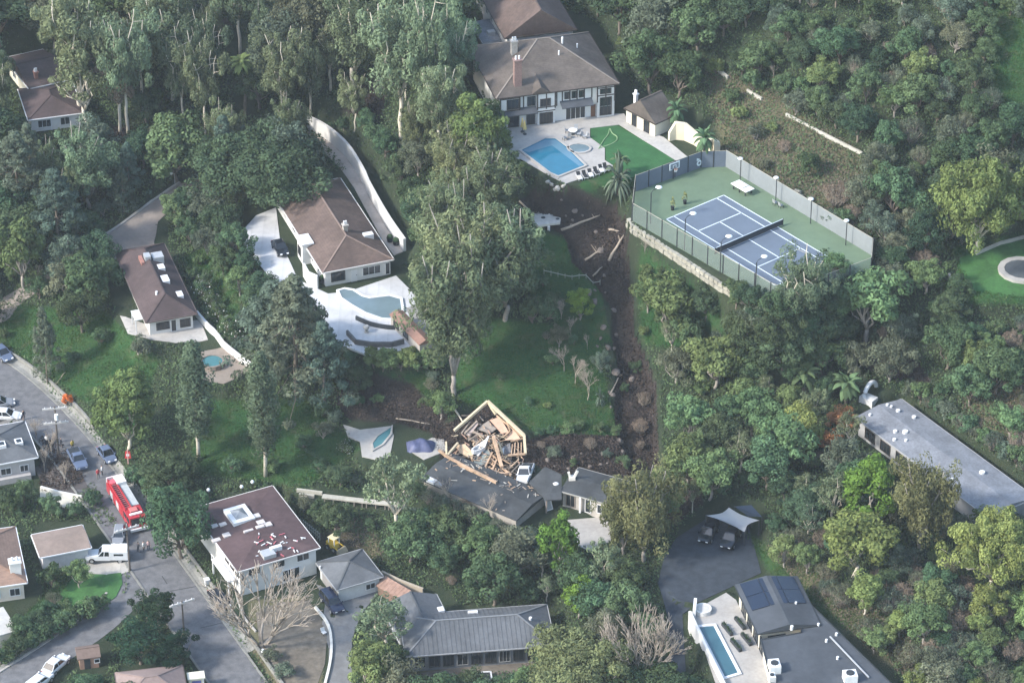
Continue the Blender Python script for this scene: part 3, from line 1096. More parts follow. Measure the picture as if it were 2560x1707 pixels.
    def skylight(s, x, y, sx, sy, dome=None):
        z = s.rz(x, y)
        o = MB().box(x - sx / 2, x + sx / 2, y - sy / 2, y + sy / 2, z - .3, z + .28).build('skylight', WHITE2, s.roofo)
        return o

    def vent(s, x, y, r=.14, h=.6, m=None):
        z = s.rz(x, y)
        return MB().cyl(x, y, z - .2, z + h, r, 8).build('vent', m or WHITE2, s.roofo)

    def chimney(s, x, y, sx, sy, top, m):
        z = s.rz(x, y)
        c = MB().box(x - sx / 2, x + sx / 2, y - sy / 2, y + sy / 2, z - 1.2, z + top)
        c.box(x - sx / 2 - .12, x + sx / 2 + .12, y - sy / 2 - .12, y + sy / 2 + .12, z + top, z + top + .18)
        o = c.build('chimney', m, s.roofo)
        for k in (-1, 1):
            MB().cyl(x + k * sx * .22, y, z + top + .18, z + top + .75, .17, 8, .14).build('chimney_pot', WHITE2, s.roofo)
        return o

    def local(s, px, py, z):
        """pixel at absolute height z -> local x,y"""
        q = P(px, py, z)
        dx, dy = q[0] - s.F.o[0], q[1] - s.F.o[1]
        return dx * s.F.ux[0] + dy * s.F.ux[1], dx * s.F.uy[0] + dy * s.F.uy[1]


TIMB = mat('dark_oak_timber', (.045, .036, .032), .8, .15, 3)
ROOFCAP = mat('ridge_tile_taupe', (.21, .18, .155), .9, .1, 2)

# --- half-timbered mansion
M = House('mansion', 'half-timbered white mansion with broad taupe hipped roof above the blue pool', 'mansion', .6)
M.roof('hip', 4.6, R_BROWN2, gutter=TIMB, capm=ROOFCAP)
f = lambda px: (px - 1240.0) / 308.0 * M.w - .6
M.bay('F', f(1252), f(1300), -.4, 5.4, .45)
M.bay('F', f(1344), f(1388), -.4, 5.4, .5)
M.bay('F', f(1494), f(1537), -.4, 5.4, .55)
M.lean('F', f(1246), f(1342), 2.5, .55, 1.3, R_SLATE, base=.0)
M.lean('F', f(1402), f(1482), 2.75, .55, 1.4, R_SLATE)
M.window('F', f(1267), 3.3, 2.0, 1.7, 3, 1, TIMB, out=.45)
M.window('F', f(1320), 3.3, 1.3, 1.6, 2, 1, TIMB)
M.window('F', f(1350), 3.2, 1.7, 1.3, 3, 1, TIMB, out=.5)
M.window('F', f(1413), 3.7, .75, 1.2, 1, 1, TIMB)
M.window('F', f(1431), 3.7, .75, 1.2, 1, 1, TIMB)
M.window('F', f(1449), 3.7, .75, 1.2, 1, 1, TIMB)
M.window('F', f(1500), 4.1, 1.8, .9, 3, 1, TIMB, out=.55)
M.window('F', f(1270), .2, 1.8, 1.9, 2, 1, TIMB, out=.45)
M.window('F', f(1318), .1, 1.4, 2.2, 2, 1, TIMB)
M.window('F', f(1349), .2, 2.1, 1.9, 4, 1, TIMB, out=.5)
M.window('F', f(1416), .05, 3.2, 2.5, 4, 1, WHITE2, name='patio_door')
M.window('F', f(1500), .4, 1.9, 3.1, 3, 2, TIMB, out=.55)
M.door('F', f(1480), .75, 2.2)
for px, out in ((1252, .45), (1300, .45), (1311, 0), (1344, .5), (1366, .5), (1388, .5), (1394, 0), (1408, 0), (1427, 0), (1445, 0), (1463, 0), (1482, 0), (1494, .55), (1515, .55), (1537, .55)):
    M.beam('F', f(px) - .09, f(px) + .09, 2.7 if px not in (1408, 1482) else 3.4, 5.35, out, TIMB)
for a, b, z, out in ((1252, 1300, 3.05, .45), (1344, 1388, 2.95, .5), (1344, 1388, 2.3, .5), (1494, 1537, 3.75, .55), (1252, 1300, 5.1, .45), (1494, 1537, 5.1, .55), (1404, 1484, 5.15, 0)):
    M.beam('F', f(a), f(b), z, z + .16, out + .02, TIMB)
for i in range(5):
    M.window('R', 1.2 + i * 2.3, 3.4 if i % 2 == 0 else .8, 1.3, 1.5, 2, 1, TIMB)
    M.beam('R', .8 + i * 2.3, 1.0 + i * 2.3, .1, 5.35, 0, TIMB)
xc, yc = f(1301) + .6, 1.9
M.chimney(xc, yc, 1.15, .9, 4.1, mat('chimney_pink_brick', (.22, .145, .13), .9, .2, 4, .3))
M.chimney(f(1330), M.d * .5, .9, .9, 2.0, mat('chimney_stone', (.36, .33, .30), .9, .2, 4, .3))
M.vent(f(1440) + .6, M.d * .47, .16, 1.1)
M.vent(f(1421) + .6, M.d * .33, .12, .7)
M.vent(f(1480) + .6, M.d * .5, .12, .7)
# the front gable dormers
for px, wd in ((1352, 3.0),):
    x, r0 = f(px) + .6, M.h
    g = MB()
    y0, y1 = .02, 3.4
    z1 = M.rz(x, y1)
    g.v = [(x - wd / 2, y0 - .1, r0 - .05), (x + wd / 2, y0 - .1, r0 - .05), (x, y0 - .1, r0 + 1.05), (x, y1, z1 + .02)]
    g.f = [(0, 1, 2), (0, 2, 3), (1, 3, 2)]
    g.build('dormer', R_BROWN2, M.roofo)

rear = House('mansion_wing', 'rear wing of the mansion under a long plain brown roof', 'mansion_rear', .5)
rear.roof('gable', 4.2, R_BROWN, axis='y', gutter=TIMB)
for i in range(4):
    rear.window('L', 2 + i * 3.0, 3.2, 1.3, 1.4, 2)
    rear.window('L', 2 + i * 3.0, .7, 1.3, 1.4, 2)
# grey flat-roofed side wing and parapet terrace
FR['side'] = Fr((1208, 108), (1288, 96), (1268, 42), 28, 3.2)
sd = House('flat_annex', 'grey flat-roofed annex against the shaded side of the mansion', 'side', .2, GREYW)
sd.roof('flat', .05, R_LIGHT, gutter=GREYW)
sd.window('F', .6, .8, 1.4, 1.2, 2)
sd.on_roof('roof_unit', 2.0, 2.2, 1.2, .9, .7, GREYW)
struct(drape('courtyard', [(1140, 175), (1160, 118), (1210, 105), (1290, 100), (1300, 150), (1250, 165)], mat('courtyard_tan', (.33, .29, .25), .9, .12, 2, stain=.1), .12, 1.0, 28.0))

g = House('guest_cottage', 'cream gabled pool house at the edge of the estate lawn', 'guest', .25, mat('cream_wall_pale', (.64, .59, .48), .8, .05, 1.5))
g.roof('gable', 2.7, R_BROWN2, axis='y', gutter=TIMB)
gm = MB()
gm.v = [(.25, .25, g.h - .2), (g.w - .25, .25, g.h - .2), (g.w / 2, .25, g.h + 2.5), (.25, g.d - .25, g.h - .2), (g.w - .25, g.d - .25, g.h - .2), (g.w / 2, g.d - .25, g.h + 2.5)]
gm.f = [(0, 1, 2), (3, 5, 4)]
gm.build('gable', mat('cream_wall_pale', (1, 1, 1)), g.root)
g.window('F', 1.3, .1, 1.0, 2.3, 2, 1, TIMB, name='glass_door')
g.window('F', 3.9, .1, 1.2, 2.2, 2, 1, TIMB, name='glass_door')
g.beam('F', .1, g.w - .6, 2.45, 2.6, .02, TIMB)
g.beam('F', g.w / 2 - .35, g.w / 2 - .2, 2.6, 4.4, .02, TIMB)
g.chimney(.9, 1.6, .5, .5, 1.4, WHITE2)

# cream curved garden wall
cw1 = [P(a, b, 28)[:2] + (28 + t,) for a, b, t in ((1672, 352, 1.4), (1688, 348, 3.0), (1712, 350, 2.9), (1738, 362, 2.2), (1760, 378, 1.6))]
tag(wall_path(MB(), cw1, .5, 2).build('garden_wall', CREAM), 'thick cream curved garden wall beside the estate terrace', 'wall')
cw2 = [P(a, b, 28)[:2] + (28 + t,) for a, b, t in ((1772, 372, 1.8), (1782, 380, 2.2), (1798, 378, 1.6))]
tag(wall_path(MB(), cw2, .9, 2).build('garden_wall', CREAM), 'short chunky cream wall end past the curved garden wall', 'wall')

# --- white pool house
D = House('pool_villa', 'low white villa with brown hipped roof beside the kidney pool', 'white', .6)
D.roof('hip', 2.2, R_BROWN, gutter=mat('gutter_white', (.62, .60, .57), .6, .05), capm=mat('ridge_tile_brown', (.21, .155, .13), .9, .1, 2))
D.window('F', D.w * .52, .6, 2.9, 1.5, 3, 1)
D.window('F', D.w * .08, .6, 2.2, 1.6, 3, 1, TIMB)
D.window('F', D.w * .84, .1, .8, 2.1, 1, 1, name='glass_door')
D.door('F', D.w * .36, .95, 2.1, WHITE2)
for i, a in enumerate((2.2, 6.0, 10.0, 15.0)):
    D.window('L', D.d - 1.2 - a - 1.4, .8, 1.7, 1.3, 2)
for a in (3.0, 8.0, 13.5):
    D.window('R', a, .8, 1.6, 1.2, 2)
D.on_roof('roof_hatch', *D.local(920, 578, 18.6), 1.5, 1.0, .55, WHITE2)
D.chimney(*D.local(863, 575, 19), .7, .7, .9, mat('chimney_stone', (1, 1, 1)))
tower = D.bay('L', D.d * .58, D.d * .58 + 2.6, 0, 3.4, 1.3, WHITE, 'porch')
D.slab('L', D.d * .58 - .2, D.d * .58 + 2.8, 3.4, 3.62, -.5, 1.5).build('porch_roof', WHITE2, D.root)
D.window('L', D.d * .58 + .5, .9, 1.3, 1.6, 2, 1, TIMB, out=1.3)
# white screen wall at the front corner with doorway
scr = MB()
wall_path(scr, [P(760, 690, 14)[:2] + (16.3,), P(772, 712, 14)[:2] + (16.3,), P(795, 722, 14)[:2] + (16.3,)], .3, 2)
tag(scr.build('screen_wall', WHITE), 'white screen wall at the corner of the kidney-pool villa', 'wall')
# lower tiled lean-to with brown roof by the pool
FR['bar'] = Fr((1048, 862), (1082, 852), (1040, 766), 14, 2.0)
bar = House('pool_cabana', 'narrow cabana with russet strip roof at the pool end', 'bar', .15, mat('cabana_wall', (.34, .31, .28), .9, .1, 2))
bar.roof('gable', .5, mat('roof_russet', (.23, .135, .105), .9, .15, 2, .2), axis='y', caps=False)
bar.window('L', 1.0, .6, 1.6, 1.1, 2, 1, TIMB)
bar.window('L', 4.0, .6, 1.6, 1.1, 2, 1, TIMB)
struct(drape('terrace', [(1015, 772), (1045, 760), (1100, 860), (1080, 880), (1062, 884)], mat('terrace_grey', (.27, .26, .245), .9, .15, 2, stain=.15), .1, 1.0, 14.0))

# curved white retaining wall and the lane behind the villa
rw = smooth_path([P(a, b, 14)[:2] for a, b in ((756, 318), (815, 345), (868, 390), (900, 440), (932, 502), (972, 572), (1012, 628))])
tag(wall_path(MB(), [p + (14 + (2.6 if i < len(rw) * .55 else 2.2),) for i, p in enumerate(rw)], .45, 2.4).build('retaining_wall', WHITE), 'curved white retaining wall sweeping behind the kidney-pool villa', 'wall')
struct(drape('driveway', [(760, 322), (815, 348), (866, 394), (897, 442), (930, 506), (970, 576), (1008, 630), (985, 640), (955, 600), (885, 470), (850, 420), (800, 372)], mat('driveway_pale', (.42, .36, .31), .9, .1, 2, stain=.15), .11, 1.0, 14.0))

# --- brown left house
E = House('ranch_house', 'mauve-brown hipped-roof ranch house with white skylights', 'brown', .6)
E.roof('hip', 2.0, R_MAUVE, gutter=mat('gutter_brown', (.12, .09, .08), .6, .05))
for px, py, sx, sy in ((403, 672, 1.0, 1.4), (413, 704, 1.1, 1.9), (449, 733, .9, 1.5)):
    x, y = E.local(px, py, 13.4)
    E.skylight(x, y, sx, sy)
x, y = E.local(394, 650, 13.4)
u = E.on_roof('roof_unit', x, y, 1.7, 1.7, .8, mat('galvanised', (.45, .46, .47), .5, .1, 3, metal=.3))
E.on_roof('roof_unit', x - 1.6, y - .2, .9, 1.4, .5, mat('galvanised', (1, 1, 1)))
E.on_roof('roof_curb', x - 2.5, y - .2, .5, 2.2, .4, BRICK)
E.vent(*E.local(392, 741, 13.4), .2, .5)
E.window('F', 1.0, .7, 2.0, 1.3, 3, 1, TIMB)
E.window('F', 4.6, .5, 1.6, 1.4, 2, 1, TIMB)
E.window('F', 3.2, .05, .9, 2.1, 1, 1, name='glass_door')
for a in (2, 6, 10, 14):
    E.window('L', a, .8, 1.5, 1.2, 2)
# porch on the left front corner
E.slab('L', E.d - 5.2, E.d - 2.4, 2.2, 2.35, 0, 1.9).build('porch_roof', mat('porch_white', (.60, .60, .58), .6, .08, 2), E.root)
for a in (E.d - 5.1, E.d - 2.6):
    E.slab('L', a, a + .12, -.2, 2.2, 1.7, 1.85).build('porch_post', WHITE2, E.root)
# white garden wall running down from it
gw = [G(492, 792)[:2], G(540, 845)[:2], G(590, 895)[:2], G(628, 922)[:2]]
tag(wall_path(MB(), smooth_path(gw), .35, 1.1).build('garden_wall', WHITE), 'white garden wall sloping past the round plunge pool', 'wall')

# --- top-left house
F1 = House('hillside_house', 'brown-roofed house half hidden by trees with cream side wall', 'topleft_a', .5, mat('cream_wall_pale', (1, 1, 1)))
F1.roof('gable', 1.6, R_MAUVE, axis='x', gutter=WHITE2)
F1.window('L', 2, .8, 1.5, 1.2, 2)
F1.window('F', 1, .8, 1.5, 1.2, 2)
F1.chimney(2.0, 2.0, .6, .6, 1.0, BRICK)
F2 = House('house_wing', 'lower brown-roofed wing in front of the tree-hidden hillside house', 'topleft_b', .5, WHITE)
F2.roof('hip', 1.5, R_MAUVE, gutter=WHITE2)
F2.window('F', 1, .6, 2.2, 1.4, 3)
F2.window('F', 4.6, .6, 1.6, 1.4, 2)
pg = empty('pergola', G(108, 318), .1, 'white timber pergola frame below the tree-hidden house', 'pergola')
for x in (-1.4, 1.4):
    for y in (-1, 1):
        MB().box(x - .09, x + .09, y - .09, y + .09, -.3, 2.3).build('post', WHITE2, pg)
for i in range(6):
    MB().box(-1.7 + i * .62, -1.55 + i * .62, -1.4, 1.4, 2.3, 2.42).build('rafter', WHITE2, pg)

# --- red-brown roof house
H = House('flat_roof_house', 'white two-storey house with russet low roof and pyramid skylight', 'redroof', .45, WHITE)
H.roof('hip', .7, R_RED, gutter=mat('gutter_white', (1, 1, 1)), caps=False)
x, y = H.local(598, 1285, 6.9)
sk = MB().box(x - 1.6, x + 1.6, y - 1.9, y + 1.9, H.rz(x, y) - .3, H.rz(x, y) + .35).build('skylight', WHITE2, H.roofo)
pz = H.rz(x, y) + .36
pm = MB()
pm.v = [(x - .95, y - 1.2, pz), (x + .95, y - 1.2, pz), (x + .95, y + 1.2, pz), (x - .95, y + 1.2, pz), (x, y, pz + .5)]
pm.f = [(0, 1, 4), (1, 2, 4), (2, 3, 4), (3, 0, 4)]
pm.build('skylight_glass', mat('skylight_grey', (.25, .26, .27), .2, .2, 1, spec=.5), H.roofo)
PATCH = mat('roof_patch_pale', (.50, .46, .44), .8, .15, 3)
for px, py, sx, sy in ((536, 1308, .9, .7), (557, 1306, 1.0, .7), (606, 1304, 1.2, .5), (641, 1290, 1.0, .9), (652, 1306, 1.1, .9), (670, 1310, 1.0, .9), (650, 1318, 1.2, .6), (621, 1326, 1.4, .4), (566, 1332, 1.0, .9), (540, 1342, 1.2, .7)):
    x, y = H.local(px, py, 6.7)
    z = H.rz(x, y)
    MB().box(x - sx / 2, x + sx / 2, y - sy / 2, y + sy / 2, z - .1, z + .16).build('roof_vent', PATCH, H.roofo)
for i in range(46):
    px, py = 640 + rnd.random() * 120, 1335 + rnd.random() * 55
    py = min(py, 1425 - (px - 594) * .29 - 6)
    x, y = H.local(px, py, 6.5)
    if .4 < x < H.w - .4 and .4 < y < H.d - .4:
        z = H.rz(x, y)
        a = rnd.random() * 6
        L = .12 + rnd.random() * .32
        MB().bar((x - math.cos(a) * L, y - math.sin(a) * L, z + .08), (x + math.cos(a) * L, y + math.sin(a) * L, z + .12), .13, .1).build('roof_debris', WHITE2 if i % 3 else mat('debris_red', (.42, .12, .14), .8, .1), H.roofo)
H.on_roof('roof_hood', *H.local(670, 1388, 6.2), 1.8, 1.6, .5, mat('galvanised', (1, 1, 1)))
H.on_roof('roof_hood', *H.local(690, 1376, 6.2), 1.6, .6, .6, WHITE2)
for i in range(3):
    H.window('F', 1.2 + i * 3.6, 2.9, 1.9, 1.2, 2)
H.window('F', 6.2, .3, 2.6, 1.9, 3)
for i in range(4):
    H.window('L', 10.5 + i * 1.8, 2.8, 1.2, 1.3, 1, 1, TIMB)
bal = H.slab('L', H.d - 7.6, H.d - 1.6, 2.2, 2.36, 0, 1.5).build('balcony', WHITE2, H.root)
H.slab('L', H.d - 7.6, H.d - 1.6, 3.15, 3.25, 1.4, 1.5).build('handrail', WHITE2, bal)
for i in range(9):
    a = H.d - 7.5 + i * .72
    H.slab('L', a, a + .09, 2.36, 3.15, 1.4, 1.48).build('baluster', WHITE2, bal)
for a in (H.d - 7.4, H.d - 1.9):
    H.slab('L', a, a + .2, -.5, 2.2, 1.25, 1.45).build('post', WHITE2, H.root)

# --- garage
I = House('garage', 'small grey hip-roofed garage with pale wall beside the dark car', 'garage', .4, mat('garage_wall', (.55, .55, .53), .8, .08, 2))
I.roof('hip', 1.4, R_GREY, gutter=mat('gutter_grey', (.32, .32, .32), .6, .05), capm=mat('ridge_dark', (.08, .085, .09), .8, .1))
I.slab('L', .8, I.d - 1.8, 0, 2.1, -.02, .05).build('garage_door', mat('garage_door_grey', (.26, .25, .25), .6, .1), I.root)
I.window('F', 4.0, .8, 1.5, 1.0, 2)
I.vent(*I.local(800, 1413, 4.6), .13, .4)
# --- big grey house
J = House('long_grey_house', 'long grey standing-seam roofed house with a band of dark windows', 'grey', .5, mat('grey_blue_wall', (.20, .21, .225), .8, .08, 2))
J.roof('hip', 2.1, R_GREY, gutter=mat('gutter_grey', (1, 1, 1)), capm=mat('ridge_grey', (.19, .195, .2), .8, .1))
k = J.d / 2
for i in range(1, int(J.w / .62)):
    x = i * .62
    for s_ in (0, 1):
        y0 = 0 if s_ == 0 else J.d
        e = min(1, x / k, (J.w - x) / k)
        y1 = J.d / 2 if e >= 1 else (e * k if s_ == 0 else J.d - e * k)
        MB().bar((x, y0, J.h + .02), (x, y1, J.h + 2.1 * e + .02), .05, .06).build('seam', R_GREY, J.roofo)
nwin = 9
for i in range(nwin):
    J.window('F', .7 + i * (J.w - 3) / nwin, .5, (J.w - 3) / nwin - .35, 1.9, 2 if i % 2 else 3, 1, mat('frame_dark', (.05, .055, .06), .5, .05) if i % 3 else mat('gutter_grey', (1, 1, 1)))
J.vent(*J.local(1326, 1553, 5), .22, .4)
J.skylight(*J.local(1182, 1530, 5.0), 1.3, .5)
W = House('house_wing', 'gabled wing joined to the long grey house', 'grey_w', .4, mat('grey_blue_wall', (1, 1, 1)))
W.roof('gable', 1.3, R_GREY, axis='y', gutter=mat('gutter_grey', (1, 1, 1)), capm=mat('ridge_dark', (1, 1, 1)))
W.skylight(*W.local(1102, 1516, 4.8), .8, 1.0)
W.window('L', 1.0, .7, 1.6, 1.2, 2)
W.window('L', 4.2, .7, 1.6, 1.2, 2)

# --- long light-grey roof on the right
K = House('long_low_house', 'long low house with pale grey gravel roof among the trees', 'long', .4, GREYW)
K.roof('gable', .55, R_LIGHT, axis='x', gutter=mat('gutter_grey', (1, 1, 1)), caps=False)
for px, py, r_ in ((2218, 1014, .2), (2228, 1018, .2), (2245, 1028, .3), (2285, 1042, .3), (2238, 1078, .3), (2263, 1081, .4), (2236, 1096, .25), (2265, 1100, .2), (2254, 1122, .3), (2455, 1182, .4), (2380, 1196, .2), (2175, 1036, .2)):
    x, y = K.local(px, py, 16.4)
    if .3 < x < K.w - .3 and .3 < y < K.d - .3:
        K.vent(x, y, r_, .3)
for i in range(6):
    K.window('F', 1.5 + i * 3.4, .5, 2.2, 1.7, 3, 1, TIMB)
# white arch structure at its end
wa = empty('garden_arch', G(2175, 985), .9, 'white curved garden arch at the end of the long pale roof', 'arch')
pts = [(1.6 * math.cos(a), 0, 1.9 * math.sin(a)) for a in np.linspace(0, math.pi, 12)]
MB().tube([(1.6, 0, -.8)] + pts + [(-1.6, 0, -.8)], .32, 8).build('arch', WHITE2, wa)
MB().box(-1.9, -.4, -1.6, .6, -1.0, .35).build('plinth', WHITE, wa)

# --- modern house lower right
Lh = House('modern_house', 'modern dark slate-roofed house beside the lap pool', 'modern', .5, mat('cream_wall_pale', (1, 1, 1)))
Lh.roof('gable', .8, R_SLATE, axis='y', gutter=DARKF, caps=False)
sh = empty('x', (0, 0, 0))
bpy.data.objects.remove(sh)
for c in range(3):
    for r_ in range(2):
        x0, x1 = .5 + c * (Lh.w - 1.0) / 3 + .06, .5 + (c + 1) * (Lh.w - 1.0) / 3 - .06
        y0, y1 = Lh.d - 6.2 + r_ * 3.0 + .05, Lh.d - 6.2 + (r_ + 1) * 3.0 - .05
        cs = [(x0, y0), (x1, y0), (x1, y1), (x0, y1)]
        q = [(x, y, Lh.rz(x, y) + .05) for x, y in cs]
        MB().hexa(q + [(x, y, z + .06) for x, y, z in q]).build('solar_panel', SOLAR, Lh.roofo)
for a in (1.4, 4.2, 7.0, 9.8):
    Lh.window('L', a, .15, 2.0, 2.3, 2, 1, DARKF, name='glass_door')
Lh.window('F', 1.0, .6, 2.4, 1.6, 3, 1, DARKF)
Lh.vent(*Lh.local(1979, 1573, 11.8), .22, .4)
Lh.vent(*Lh.local(1990, 1505, 11.8), .15, .3)
L2 = House('modern_wing', 'wide dark wedge-shaped flat roof wing with white roof units', 'modern_b', .4, mat('cream_wall_pale', (1, 1, 1)))
bpy.data.objects.remove(L2.wall)
wz = L2.F.z + L2.h
wpx = [(1902, 1600), (2003, 1582), (2003, 1560), (1992, 1478), (2235, 1716), (2330, 1810), (1975, 1830), (1930, 1712)]
wloc = [L2.local(a_, b_, wz) for a_, b_ in wpx]
wc_ = (sum(p[0] for p in wloc) / len(wloc), sum(p[1] for p in wloc) / len(wloc))
MB().prism([(p[0] + (wc_[0] - p[0]) * .05, p[1] + (wc_[1] - p[1]) * .05) for p in wloc], -.6, L2.h - .1).build('wall', mat('cream_wall_pale', (1, 1, 1)), L2.root)
L2.roofo = MB().prism(wloc, L2.h - .16, L2.h + .06).build('roof', R_SLATE, L2.root)
L2.kind, L2.rise = 'flat', .06
for i in range(len(wloc)):
    p, q_ = wloc[i], wloc[(i + 1) % len(wloc)]
    MB().bar((p[0], p[1], L2.h + .1), (q_[0], q_[1], L2.h + .1), .14, .12).build('parapet', DARKF, L2.roofo)
for px, py, sx, sy, sz in ((1936, 1665, 1.4, 1.8, 1.1), (1930, 1690, .8, 1.2, .8), (2125, 1690, 1.7, 1.5, 1.1)):
    x, y = L2.local(px, py, 11.6)
    o = L2.on_roof('roof_unit', x, y, sx, sy, sz, mat('unit_white', (.66, .67, .66), .6, .08, 2))
    z = L2.rz(x, y) + sz
    MB().cyl(x, y, z, z + .12, min(sx, sy) * .36, 12).build('fan', DARKF, o)
for px, py in ((2046, 1560), (2091, 1584), (2094, 1643), (2066, 1600)):
    x, y = L2.local(px, py, 11.3)
    L2.vent(x, y, .18, .4)
x0, y0 = L2.local(2075, 1590, 11.3)
x1, y1 = L2.local(2172, 1692, 11.3)
MB().bar((x0, y0, L2.h + .3), (x1, y1, L2.h + .3), .16).build('pipe', mat('galvanised', (1, 1, 1)), L2.roofo)
# pool terrace edge wall and planters
tw = [P(a, b, 8)[:2] + (8.9,) for a, b in ((1724, 1540), (1760, 1618), (1803, 1705), (1830, 1760))]
tag(wall_path(MB(), tw, .35, 1, below=3.5).build('terrace_wall', WHITE), 'white terrace wall along the outer side of the lap pool', 'wall')
pw = [P(a, b, 8)[:2] + (9.4,) for a, b in ((1735, 1545), (1738, 1515))]
tag(wall_path(MB(), pw, .4, 1, below=1.5).build('pool_screen', WHITE2), 'short tall white screen panel at the lap pool head', 'wall')

# --- left-edge houses
Mh = House('grey_house', 'grey-roofed house by the road with two white skylights', 'leftgrey', .5, mat('lilac_wall', (.42, .40, .39), .8, .08, 2))
Mh.roof('hipfront' if False else 'hip', 1.6, R_GREY, gutter=WHITE2)
for px, py in ((46, 1098), (4, 1110)):
    x, y = Mh.local(px, py, 5.2)
    o = Mh.skylight(x, y, 1.1, 1.3)
    z = Mh.rz(x, y) + .29
    MB().box(x - .35, x + .35, y - .4, y + .4, z, z + .03).build('skylight_glass', GLASS, o)
Mh.window('F', Mh.w - 6.0, 1.0, 1.6, 1.2, 2)
Mh.window('F', Mh.w - 3.2, 1.0, 1.3, 1.2, 2)
Mh.slab('F', Mh.w - 7.5, Mh.w - 1.8, .0, .9, 0, 1.0).build('porch', mat('porch_lilac', (.40, .38, .37), .8, .1), Mh.root)
N = House('bungalow', 'brown-roofed bungalow beside the white service truck', 'flat', .4, mat('lilac_white', (.62, .60, .59), .8, .06, 2))
N.roof('gable', .55, mat('roof_tan_brown', (.235, .180, .150), .9, .12, 1.5, .2, stain=.12), axis='x', gutter=WHITE2, caps=False)
N.slab('F', 1.0, 4.6, .1, 2.1, -.02, .06).build('garage_door', mat('garage_door_lilac', (.58, .55, .56), .6, .08), N.root)
O = House('tile_roof_house', 'russet-tiled house with white chimney block at the roadside corner', 'edge', .5, mat('cream_wall', (.62, .56, .47), .8, .06, 2))
O.roof('hip', 1.7, mat('roof_tile_terracotta', (.245, .160, .120), .9, .16, 2, .3, stripes=('Z', 6, .15), stain=.12), gutter=WHITE2)
O.chimney(*O.local(38, 1418, 4.6), 1.5, 1.2, 1.6, WHITE)
O.window('F', O.w - 6, .7, 1.8, 1.3, 3)
O.window('F', O.w - 3, .7, 1.5, 1.3, 2)
O2 = House('flat_garage', 'flat pale-roofed garage block below the russet-tiled house', 'edge_low', .1, mat('cream_wall', (1, 1, 1)))
O2.roof('flat', .05, mat('roof_pale', (.45, .43, .40), .9, .1, 2, stain=.1))
O2.slab('R', .5, 3.2, .1, 2.0, -.02, .06).build('garage_door', WHITE2, O2.root)
Pp = House('timber_shed', 'small brown timber shed by the side road', 'shed', .3, mat('shed_orange', (.33, .20, .145), .9, .15, 2, stripes=('Z', 5, .2)), cat='shed')
Pp.roof('gable', .7, mat('roof_shed_brown', (.16, .115, .095), .9, .15, 2, .2), axis='x')
Pp.door('F', .6, .8, 1.7, DARKF)
Pp.window('F', 1.9, .8, .8, .7, 1)
Q = House('cottage', 'taupe-roofed cottage beside the main road', 'bottom', .5, CREAM)
Q.roof('hip', 1.5, mat('roof_cottage_taupe', (.235, .175, .155), .9, .12, 1.5, .2, stain=.12), gutter=mat('gutter_brown', (1, 1, 1)))
Q.window('F', 1, .7, 1.5, 1.2, 2)
kx = empty('entry_kiosk', G(492, 1722), FR['bottom'].ang, 'cream entry kiosk with purple-blue panel beside the taupe cottage', 'kiosk')
MB().box(-1.0, 1.0, -.6, .6, -.3, 2.2).build('wall', CREAM, kx)
MB().box(-1.15, 1.15, -.75, .75, 2.2, 2.38).build('roof', mat('kiosk_cream', (.66, .62, .50), .8, .05), kx)
MB().box(-.6, .6, -.64, -.6, .7, 1.9).build('panel', mat('panel_blue', (.12, .12, .30), .5, .1), kx)
MB().box(.78, .92, -.66, -.6, 0, 2.1).build('pilaster', WHITE2, kx)
MB().box(-.92, -.78, -.66, -.6, 0, 2.1).build('pilaster', WHITE2, kx)

# ------------------------------------------------------------------ tennis court
ZC = 27.0
GRN = mat('court_green', (.118, .170, .108), .85, .06, 1.2, .05, stain=.1)
BLU = mat('court_blue', (.118, .148, .190), .8, .05, 1.2, .05, stain=.08)
LINE = mat('line_white', (.62, .68, .72), .8, .05, 3)
SCREEN = mat('windscreen_grey', (.205, .225, .235), .8, .06, 1.5, stain=.06)
SCREEN_SHADE = mat('windscreen_shaded', (.125, .150, .190), .8, .06, 1.5, stain=.06)  # darker, bluer windscreen copy: shade of the end side put into the colour
struct(drape('tennis_surround', [(1580, 552), (1588, 480), (1752, 420), (1814, 418), (2180, 640), (2176, 688), (1962, 768), (1925, 752)], GRN, .07, 2.0, ZC))
cA, cB = P(1664, 549.5, ZC), P(1939, 717, ZC)
cang = math.atan2(cB[1] - cA[1], cB[0] - cA[0])
court = empty('tennis_court', (cA[0], cA[1], ZC + .08), cang, 'blue tennis court with white lines inside a green surround', 'tennis court')
CL, CW = math.hypot(cB[0] - cA[0], cB[1] - cA[1]), 11.4
MB().box(0, CL, 0, CW, -.02, .012).build('playing_surface', BLU, court)


def ln(x0, x1, y0, y1):
    MB().box(x0, x1, y0, y1, .012, .022).build('line', LINE, court)


t = .16
sx_ = CL / 23.77
for y in (0, 1.42, CW - 1.42 - t, CW - t):
    ln(0, CL, y, y + t)
for x in (0, CL - t):
    ln(x, x + t, 0, CW)
for x in (5.49 * sx_, CL - 5.49 * sx_):
    ln(x - t / 2, x + t / 2, 1.42, CW - 1.42)
ln(5.49 * sx_, CL - 5.49 * sx_, CW / 2 - t / 2, CW / 2 + t / 2)
net = empty('tennis_net', (0, 0, 0), cang, 'dark tennis net with white tape across the blue court', 'net')
_p = Matrix.Rotation(cang, 3, 'Z') @ Vector((CL / 2, -.9, 0))
net.location = (cA[0] + _p.x, cA[1] + _p.y, ZC + .1)
NW = CW + 1.8
for y in (0, NW):
    MB().cyl(0, y, -.05, 1.1, .06, 8).build('post', DARKF, net)
NETM = mat('net_mesh', (.03, .035, .045), .8, .1, 8)
MB().box(-.02, .02, .05, NW - .05, .05, .95).build('mesh', NETM, net)
